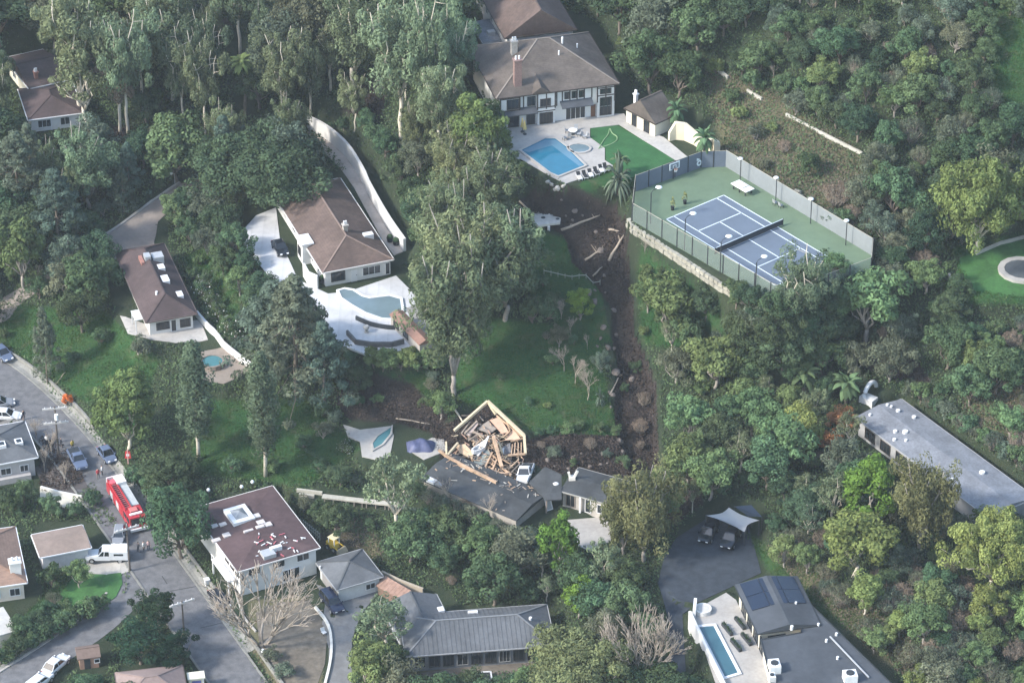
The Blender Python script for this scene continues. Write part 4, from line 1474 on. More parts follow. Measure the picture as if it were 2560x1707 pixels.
MB().box(-.035, .035, .05, NW - .05, .95, 1.05).build('tape', LINE, net)

# fence line on the ground
FN = [(1580, 552), (1588, 480), (1752, 420), (1814, 418), (2180, 640), (2176, 688), (1962, 768), (1925, 752)]
fw = [P(a, b, ZC)[:2] for a, b in FN]
MESHM = bpy.data.materials.new('chain_link')
MESHM.use_nodes = True
_t = MESHM.node_tree
_b = _t.nodes['Principled BSDF']
_b.inputs['Base Color'].default_value = (.22, .25, .24, 1)
_b.inputs['Roughness'].default_value = .7
_b.inputs['Alpha'].default_value = .20
fence = empty('court_fence', (fw[0][0], fw[0][1], ZC), 0, 'tall court fence with grey windscreens and dark posts', 'fence')


def fence_side(a, b, n, m, h0, h, post=DARKF, prefix='windscreen_panel', posts=True, last=True):
    ox, oy = fw[0]
    for i in range(n):
        p = (a[0] + (b[0] - a[0]) * i / n - ox, a[1] + (b[1] - a[1]) * i / n - oy)
        q = (a[0] + (b[0] - a[0]) * (i + 1) / n - ox, a[1] + (b[1] - a[1]) * (i + 1) / n - oy)
        dx, dy = (q[0] - p[0]), (q[1] - p[1])
        L = math.hypot(dx, dy)
        nx, ny = -dy / L * .02, dx / L * .02
        MB().hexa([(p[0] + nx, p[1] + ny, h0), (p[0] - nx, p[1] - ny, h0), (q[0] - nx, q[1] - ny, h0), (q[0] + nx, q[1] + ny, h0),
                   (p[0] + nx, p[1] + ny, h), (p[0] - nx, p[1] - ny, h), (q[0] - nx, q[1] - ny, h), (q[0] + nx, q[1] + ny, h)]).build(prefix, m, fence)
        if posts:
            MB().cyl(p[0], p[1], -.1, h + .08, .10, 6).build('post', post, fence)
        MB().bar((p[0], p[1], h + .02), (q[0], q[1], h + .02), .06).build('top_rail', mat('rail_tan', (.36, .34, .28), .7, .1), fence)


fence_side(fw[0], fw[1], 2, MESHM, .05, 3.0, prefix='mesh_panel')
fence_side(fw[1], fw[2], 5, SCREEN_SHADE, .05, 2.8)
fence_side(fw[2], fw[3], 2, SCREEN_SHADE, .05, 2.8)
fence_side(fw[3], fw[4], 12, SCREEN, .05, 2.9, posts=False)
for i in range(13):
    p = (fw[3][0] + (fw[4][0] - fw[3][0]) * i / 12 - fw[0][0], fw[3][1] + (fw[4][1] - fw[3][1]) * i / 12 - fw[0][1])
    MB().cyl(p[0] + .08, p[1] + .12, -.3, 3.0, .06, 6).build('post', DARKF, fence)
fence_side(fw[4], fw[5], 1, SCREEN, .05, 2.9)
fence_side(fw[5], fw[6], 4, MESHM, .05, 2.9, prefix='mesh_panel')
fence_side(fw[7], fw[0], 9, MESHM, .05, 3.0, prefix='mesh_panel')
fence_side(fw[6], fw[7], 1, MESHM, .05, 3.0, prefix='mesh_panel')
# emblems on the shaded end windscreen
ea, eb = fw[1], fw[2]
eang = math.atan2(eb[1] - ea[1], eb[0] - ea[0])
EMB = MATS['line_white']


def arc(mb, cx, cz, r0, r1, a0, a1, n=10, sz=1.0):
    for i in range(n):
        q = [a0 + (a1 - a0) * i / n, a0 + (a1 - a0) * (i + 1) / n]
        p = [(cx + r * math.cos(a), cz + sz * r * math.sin(a)) for a, r in ((q[0], r0), (q[0], r1), (q[1], r1), (q[1], r0))]
        mb.hexa([(x, 0, z) for x, z in p] + [(x, -.02, z) for x, z in p])


_e = (fw[1][0] + (fw[2][0] - fw[1][0]) * .56, fw[1][1] + (fw[2][1] - fw[1][1]) * .56)
bh = empty('basketball_hoop', (_e[0] + math.sin(eang) * .5, _e[1] - math.cos(eang) * .5, ZC + .07), eang, 'white-framed basketball hoop in front of the shaded end windscreen', 'basketball hoop')
MB().cyl(0, .25, 0, 2.5, .08, 8).build('pole', DARKF, bh)
fb = MB()
for x0_, x1_, z0_, z1_ in ((-.95, .95, 2.75, 2.9), (-.95, -.78, 1.75, 2.75), (.78, .95, 1.75, 2.75), (-.95, -.45, 1.75, 1.88), (.45, .95, 1.75, 1.88)):
    fb.box(x0_, x1_, -.03, .03, z0_, z1_)
bb = fb.build('backboard_frame', EMB, bh)
MB().box(-.78, .78, .0, .02, 1.88, 2.75).build('backboard_pane', mat('backboard_grey', (.20, .225, .27), .3, .05), bb)
tb_ = MB()
for x0_, x1_, z0_, z1_ in ((-.32, .32, 2.4, 2.5), (-.32, -.22, 1.95, 2.4), (.22, .32, 1.95, 2.4)):
    tb_.box(x0_, x1_, -.05, -.01, z0_, z1_)
tb_.build('target_square', EMB, bb)
ring_ = [(.24 * math.cos(a_), -.32 + .24 * math.sin(a_), 1.92) for a_ in np.linspace(0, 6.2832, 13)]
rg = MB().tube(ring_, .03, 5).build('rim', mat('rim_orange', (.45, .16, .06), .5, .05), bh)
for a_ in np.linspace(0, 6.2832, 9)[:-1]:
    MB().bar((.24 * math.cos(a_), -.32 + .24 * math.sin(a_), 1.92), (.15 * math.cos(a_ + .4), -.32 + .15 * math.sin(a_ + .4), 1.45), .035).build('net_cord', EMB, rg)
em = MB()
arc(em, 0, -.35, .22, .5, 0, 6.2832, 14)
em.hexa([(-.5, 0, .1), (.15, 0, .25), (-.25, 0, .5), (-.5, 0, .6), (-.5, -.02, .1), (.15, -.02, .25), (-.25, -.02, .5), (-.5, -.02, .6)])
eo = em.build('emblem', EMB, fence)
_e = (fw[1][0] + (fw[2][0] - fw[1][0]) * .97, fw[1][1] + (fw[2][1] - fw[1][1]) * .97)
eo.location = (_e[0] - fw[0][0] + math.sin(eang) * .06, _e[1] - fw[0][1] - math.cos(eang) * .06, 1.35)
eo.rotation_euler = (0, 0, eang)

# lamps
lampm = mat('lamp_white', (.78, .80, .80), .4, .03)
lamp0 = empty('court_lamp', (0, 0, 0), 0, 'dark post lamp with white oval head along the front court fence', 'lamp', 'lamps along the front of the court')
MB().cyl(0, 0, -.3, 5.2, .075, 8).build('pole', DARKF, lamp0)
MB().tube([(0, 0, 5.2), (.25, .25, 5.5), (.8, .7, 5.55)], .05, 6).build('arm', DARKF, lamp0)
MB().ball((1.15, 1.0, 5.6), .52, 10, 6, (1, .8, .42)).build('lamp_head', lampm, lamp0, True)
first = True
for px, py in ((1626, 560), (1711, 626), (1800, 684), (1888, 735)):
    o = lamp0 if first else copy_tree(lamp0)
    o.location = G(px, py)
    first = False
lamp1 = empty('court_lamp', (0, 0, 0), 0, 'white-headed court lamp behind the long grey windscreen', 'lamp', 'lamps behind the long windscreen')
MB().cyl(0, 0, -.5, 4.2, .07, 8).build('pole', DARKF, lamp1)
MB().ball((-.1, -.15, 4.3), .42, 10, 6, (1, .8, .5)).build('lamp_head', lampm, lamp1, True)
first = True
for px, py in ((1850, 458), (1939, 506), (2026, 560), (2114, 614)):
    o = lamp1 if first else copy_tree(lamp1)
    o.location = G(px, py)
    first = False

# court furniture
tt = empty('white_table', P(1856, 478, ZC + .07), cang, 'white covered table by the windscreen on the tennis court', 'table')
MB().box(-1.7, 1.7, -.85, .85, .78, .9).build('tabletop', mat('table_white', (.72, .71, .66), .7, .12, 2), tt)
for x in (-1.3, 0, 1.3):
    for y in (-.6, .6):
        MB().box(x - .07, x + .07, y - .07, y + .07, 0, .78).build('leg', DARKF, tt)
MB().box(-1.0, .6, -.5, .5, .9, 1.08).build('cover', mat('cover_cream', (.66, .64, .58), .8, .15, 3), tt)
lea = None


def chair(px, py, z, rz, m, label, grp=None):
    c = empty('garden_chair', P(px, py, z), rz, label, 'chair', grp)
    MB().box(-.28, .28, -.28, .28, .40, .47).build('seat', m, c)
    MB().hexa([(-.28, .22, .47), (.28, .22, .47), (.28, .30, .47), (-.28, .30, .47), (-.28, .36, 1.0), (.28, .36, 1.0), (.28, .42, 1.0), (-.28, .42, 1.0)]).build('backrest', m, c)
    for x in (-.24, .24):
        for y in (-.24, .24):
            MB().box(x - .03, x + .03, y - .03, y + .03, 0, .4).build('leg', DARKF, c)
    return c


GRYF = mat('chair_grey', (.30, .31, .32), .7, .1)
chair(1938, 512, ZC + .07, cang + 3.1, GRYF, 'grey chair against the long grey windscreen', 'grey court chairs')
chair(1952, 519, ZC + .07, cang + 3.1, GRYF, 'grey chair against the long grey windscreen', 'grey court chairs')

# stone wall under the front fence
sw = [P(a, b, ZC)[:2] for a, b in ((1571, 545), (1585, 564), (1650, 606), (1720, 652), (1798, 704), (1860, 738))]
wl = empty('stone_wall', (*sw[0], ZC), 0, 'pale rough stone wall below the tennis court fence', 'wall')
import itertools
n = 0
for a, b in zip(sw, sw[1:]):
    L = math.hypot(b[0] - a[0], b[1] - a[1])
    ux, uy = (b[0] - a[0]) / L, (b[1] - a[1]) / L
    k = max(1, int(L / .95))
    for i in range(k):
        for row in range(2):
            ln_ = L / k
            s0 = i * ln_ + (row % 2) * .3
            hh = .62
            zt = -.02 - row * .6
            off = .15 + row * .22 + rnd.random() * .16
            wd = ln_ * (.82 + rnd.random() * .16)
            pts = []
            for zz in (zt - hh * .95, zt):
                for da, dn in ((0, off), (wd, off + rnd.uniform(-.06, .06)), (wd, -.3), (0, -.3)):
                    x, y = a[0] - sw[0][0] + ux * (s0 + da) + uy * dn, a[1] - sw[0][1] + uy * (s0 + da) - ux * dn
                    pts.append((x, y, zz + rnd.uniform(-.05, .05)))
            MB().hexa(pts).build('stone', STONE, wl)

# ------------------------------------------------------------------ collapsed house
zx = lambda X, Y: (1080 + X * .14666, 990 + Y * .14666)
wk = empty('collapsed_frame', G(1215, 1150), 0, 'splintered pale timber frame of the collapsed house at the foot of the slide', 'wreckage')
wo = Vector(wk.location)


def beam(X0, Y0, X1, Y1, h0, h1, w_=.22, m=WOOD, nm='beam'):
    a, b = Vector(G(*zx(X0, Y0), h0)) - wo, Vector(G(*zx(X1, Y1), h1)) - wo
    return MB().bar(a, b, w_, w_ * 1.15).build(nm, m, wk)


WOOD_Y = mat('cream_lumber', (.50, .42, .29), .8, .12, 1.5)
for q in ((950, 90, 380, 590, 2.6, 1.4, .34, WOOD_Y), (950, 90, 1570, 670, 2.6, 2.2, .36, WOOD_Y), (960, 110, 1090, 310, 2.4, 1.4, .3, WOOD_Y), (1570, 670, 1592, 985, 2.2, 1.6, .36, WOOD_Y), (1592, 985, 1290, 1010, 1.6, 1.4, .22, WOOD),
          (1100, 330, 1530, 690, 1.8, 1.8, .16, WOOD), (120, 920, 240, 1020, 1.8, 2.0, .3, WOOD), (225, 1015, 600, 1225, 2.2, 2.4, .36, WOOD), (590, 1215, 1100, 1475, 2.4, 2.4, .36, WOOD), (460, 1180, 700, 1290, 2.3, 2.4, .2, WOOD),
          (245, 1000, 240, 780, 2.2, 2.6, .26, WOOD_Y), (270, 1000, 440, 800, 2.2, 2.2, .28, WOOD_Y), (1045, 690, 1190, 1210, 2.2, 2.6, .40, WOOD), (1030, 960, 890, 1240, 1.6, 1.8, .22, WOOD), (890, 1240, 1180, 1315, 1.8, 1.8, .26, WOOD),
          (1190, 1210, 1350, 1350, 2.0, 2.0, .24, WOOD), (1180, 1315, 1350, 1330, 1.8, 1.9, .24, WOOD), (1105, 1080, 1020, 1290, 1.7, 1.9, .18, WOOD), (960, 690, 890, 870, 1.6, 1.4, .24, WHITE2), (890, 870, 790, 1010, 1.4, 1.2, .18, WHITE2), (790, 1010, 700, 950, 1.2, 1.2, .16, WHITE2),
          (700, 600, 890, 690, 1.4, 1.4, .20, WOOD_OLD), (560, 640, 770, 430, 1.3, 1.4, .26, WOOD_OLD), (500, 640, 650, 440, 1.2, 1.3, .18, WOOD_OLD), (1270, 420, 1330, 600, 1.9, 1.8, .18, WOOD), (1330, 600, 1220, 700, 1.8, 1.6, .2, WOOD), (1140, 790, 1200, 970, 1.6, 1.6, .22, WOOD_Y),
          (1420, 790, 1400, 1010, 1.7, 1.5, .14, WOOD), (1470, 800, 1465, 1000, 1.7, 1.5, .14, WOOD), (1520, 790, 1520, 990, 1.7, 1.5, .14, WOOD), (1370, 820, 1350, 1010, 1.7, 1.5, .14, WOOD), (1340, 770, 1560, 720, 1.9, 2.0, .16, WOOD),
          (1300, 1250, 1480, 1080, 1.9, 1.6, .16, WOOD), (1230, 1240, 1430, 1150, 1.7, 1.6, .14, WOOD), (1350, 1300, 1500, 1150, 1.7, 1.6, .12, WOOD_OLD), (620, 760, 800, 640, 1.3, 1.3, .14, WOOD_OLD), (430, 830, 620, 960, 1.5, 1.4, .14, WOOD), (500, 330, 640, 330, .6, .6, .12, WOOD_OLD)):
    beam(*q)
for i in range(4):                                    # studs of the fallen ladder-like wall panel
    f_ = (i + .6) / 4.4
    beam(1030 - 140 * f_, 960 + 280 * f_, 1105 - 85 * f_, 1080 + 210 * f_ - 60 * (1 - f_), 1.65, 1.75, .13, WOOD, 'stud')
for i in range(5):
    beam(900 + i * 55, 1240 + i * 14, 940 + i * 50, 1180 + i * 16, 1.7, 1.8, .12, WOOD, 'stud')


def panel(pts, h, m, nm='panel'):
    q = [Vector(G(*zx(*p), h + dh)) - wo for p, dh in pts]
    n_ = (q[1] - q[0]).cross(q[-1] - q[0]).normalized() * .05
    mb = MB()
    k = len(q)
    mb.v = [tuple(v - n_) for v in q] + [tuple(v + n_) for v in q]
    mb.f = [tuple(range(k))[::-1], tuple(range(k, 2 * k))] + [(i, (i + 1) % k, k + (i + 1) % k, k + i) for i in range(k)]
    return mb.build(nm, m, wk)


panel([((985, 410), 0), ((1160, 355), .3), ((1310, 615), .4), ((1185, 640), 0)], 1.2, PLY)
panel([((1330, 640), .2), ((1380, 560), .5), ((1510, 730), .3), ((1240, 750), 0)], 1.2, mat('plywood_tan_pink', (.50, .34, .25), .8, .12, 1.2))
panel([((420, 830), .2), ((560, 815), .4), ((705, 960), .2), ((690, 1075), -.2), ((470, 960), -.1)], 1.3, mat('plywood_tan', (.43, .32, .22), .85, .2, 1.2))
panel([((670, 900), 0), ((820, 800), .3), ((960, 700), .5), ((890, 850), .2), ((720, 945), 0)], 1.1, mat('sheet_pale', (.50, .49, .46), .8, .12, 1.5))
panel([((700, 1010), 0), ((900, 900), .2), ((1010, 960), .2), ((900, 1190), 0), ((720, 1150), -.1)], .7, mat('sheet_slate', (.17, .20, .20), .8, .15, 1.5))
panel([((580, 660), 0), ((770, 440), .2), ((790, 480), .2), ((640, 680), 0)], 1.1, mat('plywood_grey_pink', (.36, .29, .26), .85, .15, 1.2))
panel([((760, 560), 0), ((960, 420), .2), ((1100, 560), .3), ((980, 640), .1)], .7, mat('plaster_dusty', (.23, .20, .175), .9, .25, 1.2))
panel([((1180, 880), 0), ((1330, 800), .3), ((1350, 960), .2), ((1230, 1000), 0)], .9, mat('plaster_dark', (.15, .15, .16), .9, .2, 1.2))
panel([((1180, 900), .1), ((1230, 880), .3), ((1220, 990), .1)], 1.2, WHITE2)
for i in range(300):                                  # shattered planks
    X, Y = rnd.gauss(1000, 300), rnd.gauss(870, 250)
    if not (330 < X < 1600 and 350 < Y < 1450) or (X < 700 and Y > 1000 + X * .4) or Y < 360 + abs(X - 950) * .5:
        continue
    a = Vector(G(*zx(X, Y), .35 + rnd.random() * .8)) - wo
    th = rnd.random() * 6.28
    L = .4 + rnd.random() * 1.3
    b = a + Vector((math.cos(th) * L, math.sin(th) * L, rnd.uniform(-.3, .4)))
    MB().bar(a, b, .07 + rnd.random() * .09, .05 + rnd.random() * .05).build('plank', rnd.choice((WOOD, WOOD, WOOD_OLD, WOOD_OLD, WOOD_Y, PLY, mat('plaster_dusty', (1, 1, 1)))), wk)
tb = empty('bathtub', G(*zx(800, 930), 1.0), .7, 'white-rimmed bathtub tipped among the splintered timber', 'bathtub')
ring = [(1.25 * math.cos(a), .55 * math.sin(a)) for a in np.arange(0, 6.28, .45)]
mb = MB()
for i in range(len(ring)):
    p, q = ring[i], ring[(i + 1) % len(ring)]
    mb.hexa([(p[0] * .8, p[1] * .75, 0), (p[0], p[1], 0), (q[0], q[1], 0), (q[0] * .8, q[1] * .75, 0), (p[0] * .85, p[1] * .8, .6), (p[0] * 1.05, p[1] * 1.05, .6), (q[0] * 1.05, q[1] * 1.05, .6), (q[0] * .85, q[1] * .8, .6)])
mb.build('rim', WHITE2, tb)
MB().poly([(p[0] * .84, p[1] * .78, .12) for p in ring]).build('basin', DARKF, tb)

WL = House('wrecked_house', 'dark grey roof section left standing below the splintered timber', 'wreck_l', .4, mat('stucco_dirty', (.40, .37, .33), .9, .15, 1.5, stain=.2))
WL.roof('gable', .45, R_DKG, axis='x', caps=False)
WL.root.rotation_euler[0] = .05
x, y = WL.local(1080, 1180, 10.3)
o = WL.skylight(x, y, 1.3, .9)
MB().box(x + .8, x + 1.9, y - .4, y + .4, WL.rz(x + 1.3, y) - .1, WL.rz(x + 1.3, y) + .2).build('skylight', mat('skylight_grey', (1, 1, 1)), WL.roofo)
for i in range(70):                                   # shingles, laths and mud thrown over the standing roof
    x, y = rnd.uniform(.3, WL.w - .3), rnd.uniform(.3, WL.d - .3) if i % 3 == 0 else rnd.uniform(WL.d * .6, WL.d)
    a_, L_ = rnd.random() * 6.28, rnd.uniform(.2, 1.1)
    z = WL.rz(x, y) + .06
    MB().bar((x, y, z), (x + math.cos(a_) * L_, y + math.sin(a_) * L_, WL.rz(x + math.cos(a_) * L_, y + math.sin(a_) * L_) + .1), rnd.uniform(.06, .2), .06).build('roof_debris', rnd.choice((WOOD_OLD, WOOD, R_DKG, ROCK, mat('plaster_dusty', (1, 1, 1)))), WL.roofo)
WR = House('damaged_wing', 'standing wing with dark roof and cream posts above the concrete drive', 'wreck_r', .3, mat('stucco_dirty', (1, 1, 1)))
WR.roof('gable', .5, R_DKG, axis='x', gutter=mat('cream_fascia', (.30, .29, .26), .7, .1), caps=False)
WR.window('F', .5, .3, 1.4, 2.0, 2, 1, WOOD_OLD)
WR.window('F', 3.4, .1, .9, 2.2, 1, 1, WHITE2, name='glass_door')
WR.window('F', 5.2, .5, 1.4, 1.5, 2, 1, WHITE2)
WR.slab('F', 2.7, 2.95, 0, 2.6, .25, .5).build('porch_post', WHITE2, WR.root)
MB().bar((7.4, -.3, -.1), (7.4, -.2, 2.7), .2).build('porch_post', WHITE2, WR.root)
# broken roof piece between the two
mid = empty('roof_fragment', G(1362, 1240), 0, 'torn slab of dark roof leaning between the two standing sections', 'wreckage')
mo = Vector(mid.location)
q = [Vector(P(a, b, z)) - mo for a, b, z in ((1322, 1208, 9.6), (1366, 1252, 9.2), (1404, 1250, 9.2), (1404, 1188, 10.4), (1362, 1168, 10.6))]
mb = MB()
mb.v = [tuple(v) for v in q] + [tuple(v + Vector((0, 0, .16))) for v in q]
mb.f = [(4, 3, 2, 1, 0), (5, 6, 7, 8, 9)] + [(i, (i + 1) % 5, 5 + (i + 1) % 5, 5 + i) for i in range(5)]
mb.build('roof_slab', R_DKG, mid)
for a, b in (((1330, 1214, 9.2), (1335, 1216, 7)), ((1366, 1250, 9.1), (1366, 1250, 7)), ((1400, 1192, 10.2), (1400, 1192, 7))):
    MB().bar(Vector(P(*a)) - mo, Vector((P(*a)[0], P(*a)[1], 6.6)) - mo, .22).build('prop', WOOD_OLD, mid)
MB().ball(Vector(P(1390, 1209, 10.1)) - mo, .35, 8, 5, (1.3, 1, .6)).build('roof_dome', WHITE2, mid)
rp_ = empty('red_wall_fragment', G(1352, 1262), 0, 'dark red wall fragment slumped beside the torn roof slab', 'wreckage')
ro_ = Vector(rp_.location)
for k_, (cc, m_) in enumerate(((((1338, 1226, 8.4), (1362, 1228, 8.6), (1365, 1252, 7.0), (1346, 1262, 6.8)), mat('red_panel', (.26, .09, .08), .8, .15, 2)), (((1330, 1222, 8.6), (1337, 1224, 8.6), (1356, 1268, 6.9), (1348, 1266, 6.9)), mat('pink_trim', (.46, .30, .27), .8, .1, 2)))):
    q = [Vector(P(*c)) - ro_ for c in cc]
    MB().hexa([tuple(v) for v in q] + [tuple(v + Vector((.05, .1, .14))) for v in q]).build('wall_piece', m_, rp_)
wd = empty('white_door', G(1375, 1275), .4, 'white framed door leaning at the edge of the wreck', 'door')
MB().box(-.5, .5, -.05, .05, 0, .15).box(-.5, .5, -.05, .05, 1.9, 2.05).box(-.5, -.36, -.05, .05, .15, 1.9).box(.36, .5, -.05, .05, .15, 1.9).build('frame', WHITE2, wd)
MB().box(-.36, .36, -.02, .02, .15, 1.9).build('panel', mat('door_panel_grey', (.35, .38, .38), .5, .1), wd)
wd.rotation_euler = (-.5, 0, .5)
ch = empty('broken_chimney', P(1430, 1205, 9.6), 0, 'white broken chimney stack with two prongs on the dark roof', 'chimney')
MB().hexa([(-.62, -.45, -2.4), (.62, -.45, -2.4), (.62, .45, -2.4), (-.62, .45, -2.4), (-.42, -.35, 1.0), (.45, -.35, 1.0), (.45, .35, 1.0), (-.42, .35, 1.0)]).build('stack', mat('chimney_white', (.62, .60, .55), .9, .12, 2), ch)
MB().bar((-.3, 0, .9), (-.5, 0, 1.7), .3).build('prong', mat('chimney_white', (1, 1, 1)), ch)
MB().bar((.3, 0, .9), (.75, 0, 1.9), .3).build('prong', mat('chimney_white', (1, 1, 1)), ch)

# blue tarp over a heap
tp = MB()
r0 = np.random.RandomState(5)
N_ = 12
for j in range(N_):
    for i in range(N_):
        u, v = i / (N_ - 1) * 2 - 1, j / (N_ - 1) * 2 - 1
        hgt = 1.25 * max(0, 1 - abs(u) ** 3) * max(0, 1 - abs(v) ** 3) + .16 * math.sin(u * 7 + v * 3) + .08 * r0.rand()
        tp.v.append((u * 2.1, v * 1.5, hgt - .15))
for j in range(N_ - 1):
    for i in range(N_ - 1):
        a = j * N_ + i
        tp.f.append((a, a + 1, a + N_ + 1, a + N_))
o = tp.build('tarpaulin', mat('tarp_blue', (.075, .085, .155), .5, .3, 1.5, .2), None, True)
o.location = G(1052, 1118)
tag(o, 'crumpled dark blue tarpaulin heaped on the broken patio', 'tarpaulin')

# torn slab, logs and rocks on the slide
sb = MB()
sp_ = [(1326, 532), (1345, 527), (1375, 530), (1402, 545), (1400, 557), (1375, 560), (1345, 565), (1330, 553)]
base = G(1365, 560)
z0 = base[2] + .9
loc = [(P(a, b, z0)[0] - base[0], P(a, b, z0)[1] - base[1]) for a, b in sp_]
sl_ = empty('torn_patio_slab', base, 0, 'pale torn patio slab with holes hanging at the head of the slide', 'slab')
MB().prism(loc, .6, .95).build('slab', mat('slab_pale', (.52, .49, .44), .9, .15, 1.5, .2, stain=.15), sl_)
for a, b, r_ in ((1358, 545, .35), (1367, 535, .28), (1394, 548, .3)):
    p = P(a, b, z0)
    MB().cyl(p[0] - base[0], p[1] - base[1], .951, .975, r_, 10).build('hole', DARKF, sl_)
for a, b in ((1352, 566), (1372, 562)):
    p = P(a, b, z0)
    MB().cyl(p[0] - base[0], p[1] - base[1], -.8, .62, .2, 8).build('pier', WHITE, sl_)


def log(p0, p1, r_, label, m=LOG, h0=.2, h1=.2, twigs=3):
    a, b = Vector(G(*p0, h0)), Vector(G(*p1, h1))
    o = empty('fallen_log', a, 0, label, 'log')
    d = b - a
    pts = [d * t_ + Vector((rnd.uniform(-.08, .08), rnd.uniform(-.08, .08), rnd.uniform(-.05, .1))) * (t_ not in (0, 1)) for t_ in (0, .25, .5, .75, 1)]
    MB().tube(pts, [r_, r_ * .95, r_ * .85, r_ * .7, r_ * .5], 7).build('trunk', m, o, True)
    for i in range(twigs):
        t_ = .5 + .5 * rnd.random()
        s_ = d * t_
        e = s_ + Vector((rnd.uniform(-1, 1), rnd.uniform(-1, 1), rnd.uniform(.3, 1.0))) * .9
        MB().tube([s_, e], [r_ * .4, r_ * .12], 5).build('branch', m, o)
    return o


log((1403, 575), (1500, 538), .22, 'bare log bridging the upper slide below the mansion pool', twigs=1)
log((1522, 652), (1560, 588), .24, 'stripped pale log lying steeply against the slide beside the court wall', twigs=2)
log((1462, 650), (1508, 620), .18, 'forked dead log reaching out of the slide edge', twigs=4)
log((1482, 690), (1506, 667), .14, 'short broken branch at the grassy lip of the slide', twigs=0)
log((1298, 502), (1335, 540), .16, 'thin pale log pointing at the torn patio slab', twigs=0)
log((1522, 574), (1548, 578), .2, 'short pale log stub under the court corner', twigs=0)
log((990, 1046), (1075, 1060), .12, 'long thin pole lying on the mud above the broken patio', twigs=0)
log((1525, 985), (1550, 935), .13, 'pale dead limb hanging over the dark lower gully', twigs=2)
log((1135, 1020), (1160, 1060), .16, 'leaning dead trunk above the timber apex', BARK_P, .3, .8, 1)
log((138, 962), (164, 930), .09, 'thin fallen branch on the grass above the road', twigs=0)


def rock_mesh(seed, r_=1.0):
    q = random.Random(seed)
    mb = MB().ball((0, 0, 0), r_, 7, 5)
    mb.v = [(x * q.uniform(.7, 1.2), y * q.uniform(.7, 1.2), z * q.uniform(.5, .9)) for x, y, z in mb.v]
    return mb


rocks = [rock_mesh(i).mesh('boulder', m_) for i, m_ in enumerate((ROCK, mat('boulder_brown', (.17, .14, .12), .95, .25, 2, .5), STONE))]
ri = 0


def boulder(px, py, s_, k, label, grp):
    o = bpy.data.objects.new('boulder', rocks[k])
    o.location = G(px, py, s_ * .25)
    o.scale = (s_, s_ * rnd.uniform(.7, 1.1), s_ * rnd.uniform(.6, 1))
    o.rotation_euler = (rnd.random(), rnd.random(), rnd.random() * 6)
    link(o)
    tag(o, label, 'rock', grp)


for i in range(34):
    t_ = rnd.random()
    px = 1440 + 160 * t_ + rnd.uniform(-45, 35)
    py = 500 + 640 * t_ + rnd.uniform(-20, 20)
    boulder(px, py, .22 + rnd.random() ** 2 * .6, 1, 'brown clod of earth lying in the slide scar', 'clods in the slide scar')
for i in range(16):
    boulder(1300 + rnd.random() * 270, 1120 + rnd.random() * 60, .2 + rnd.random() * .4, 1, 'brown clod at the foot of the slide behind the dark roofs', 'clods at the slide foot')
for px, py, s_ in ((1994, 483, .7), (2003, 490, .5), (2024, 500, .75), (1940, 452, .6), (1938, 470, .4), (2050, 520, .5), (2066, 530, .45), (1990, 477, .4)):
    boulder(px, py, s_, 2, 'pale boulder on the bank behind the long grey windscreen', 'boulders behind the windscreen')
for px, py, s_ in ((1395, 470, .5), (1380, 462, .45), (1407, 466, .4), (1386, 474, .3), (1412, 462, .35), (1370, 455, .5)):
    boulder(px, py, s_, 0, 'broken concrete lump under the edge of the mansion pool deck', 'rubble under the pool deck')

# ------------------------------------------------------------------ vehicles
TYRE = mat('tyre', (.02, .02, .02), .9, .1)
RIM = mat('rim', (.40, .41, .42), .4, .05, metal=.6)
LENS = mat('headlight', (.75, .76, .75), .2, .02)
TAIL = mat('tail_light', (.40, .02, .02), .3, .02)
CARGL = mat('car_glass', (.015, .018, .022), .06, .05, spec=.7)


def wheel(root, x, y, r, w_=.24):
    s_ = 1 if y > 0 else -1
    t_ = MB().tube([(x, y - w_ / 2, r), (x, y + w_ / 2, r)], r, 14).build('wheel', TYRE, root, False)
    MB().tube([(x, y + s_ * (w_ / 2 - .01), r), (x, y + s_ * (w_ / 2 + .02), r)], r * .62, 10).build('rim', RIM, t_)


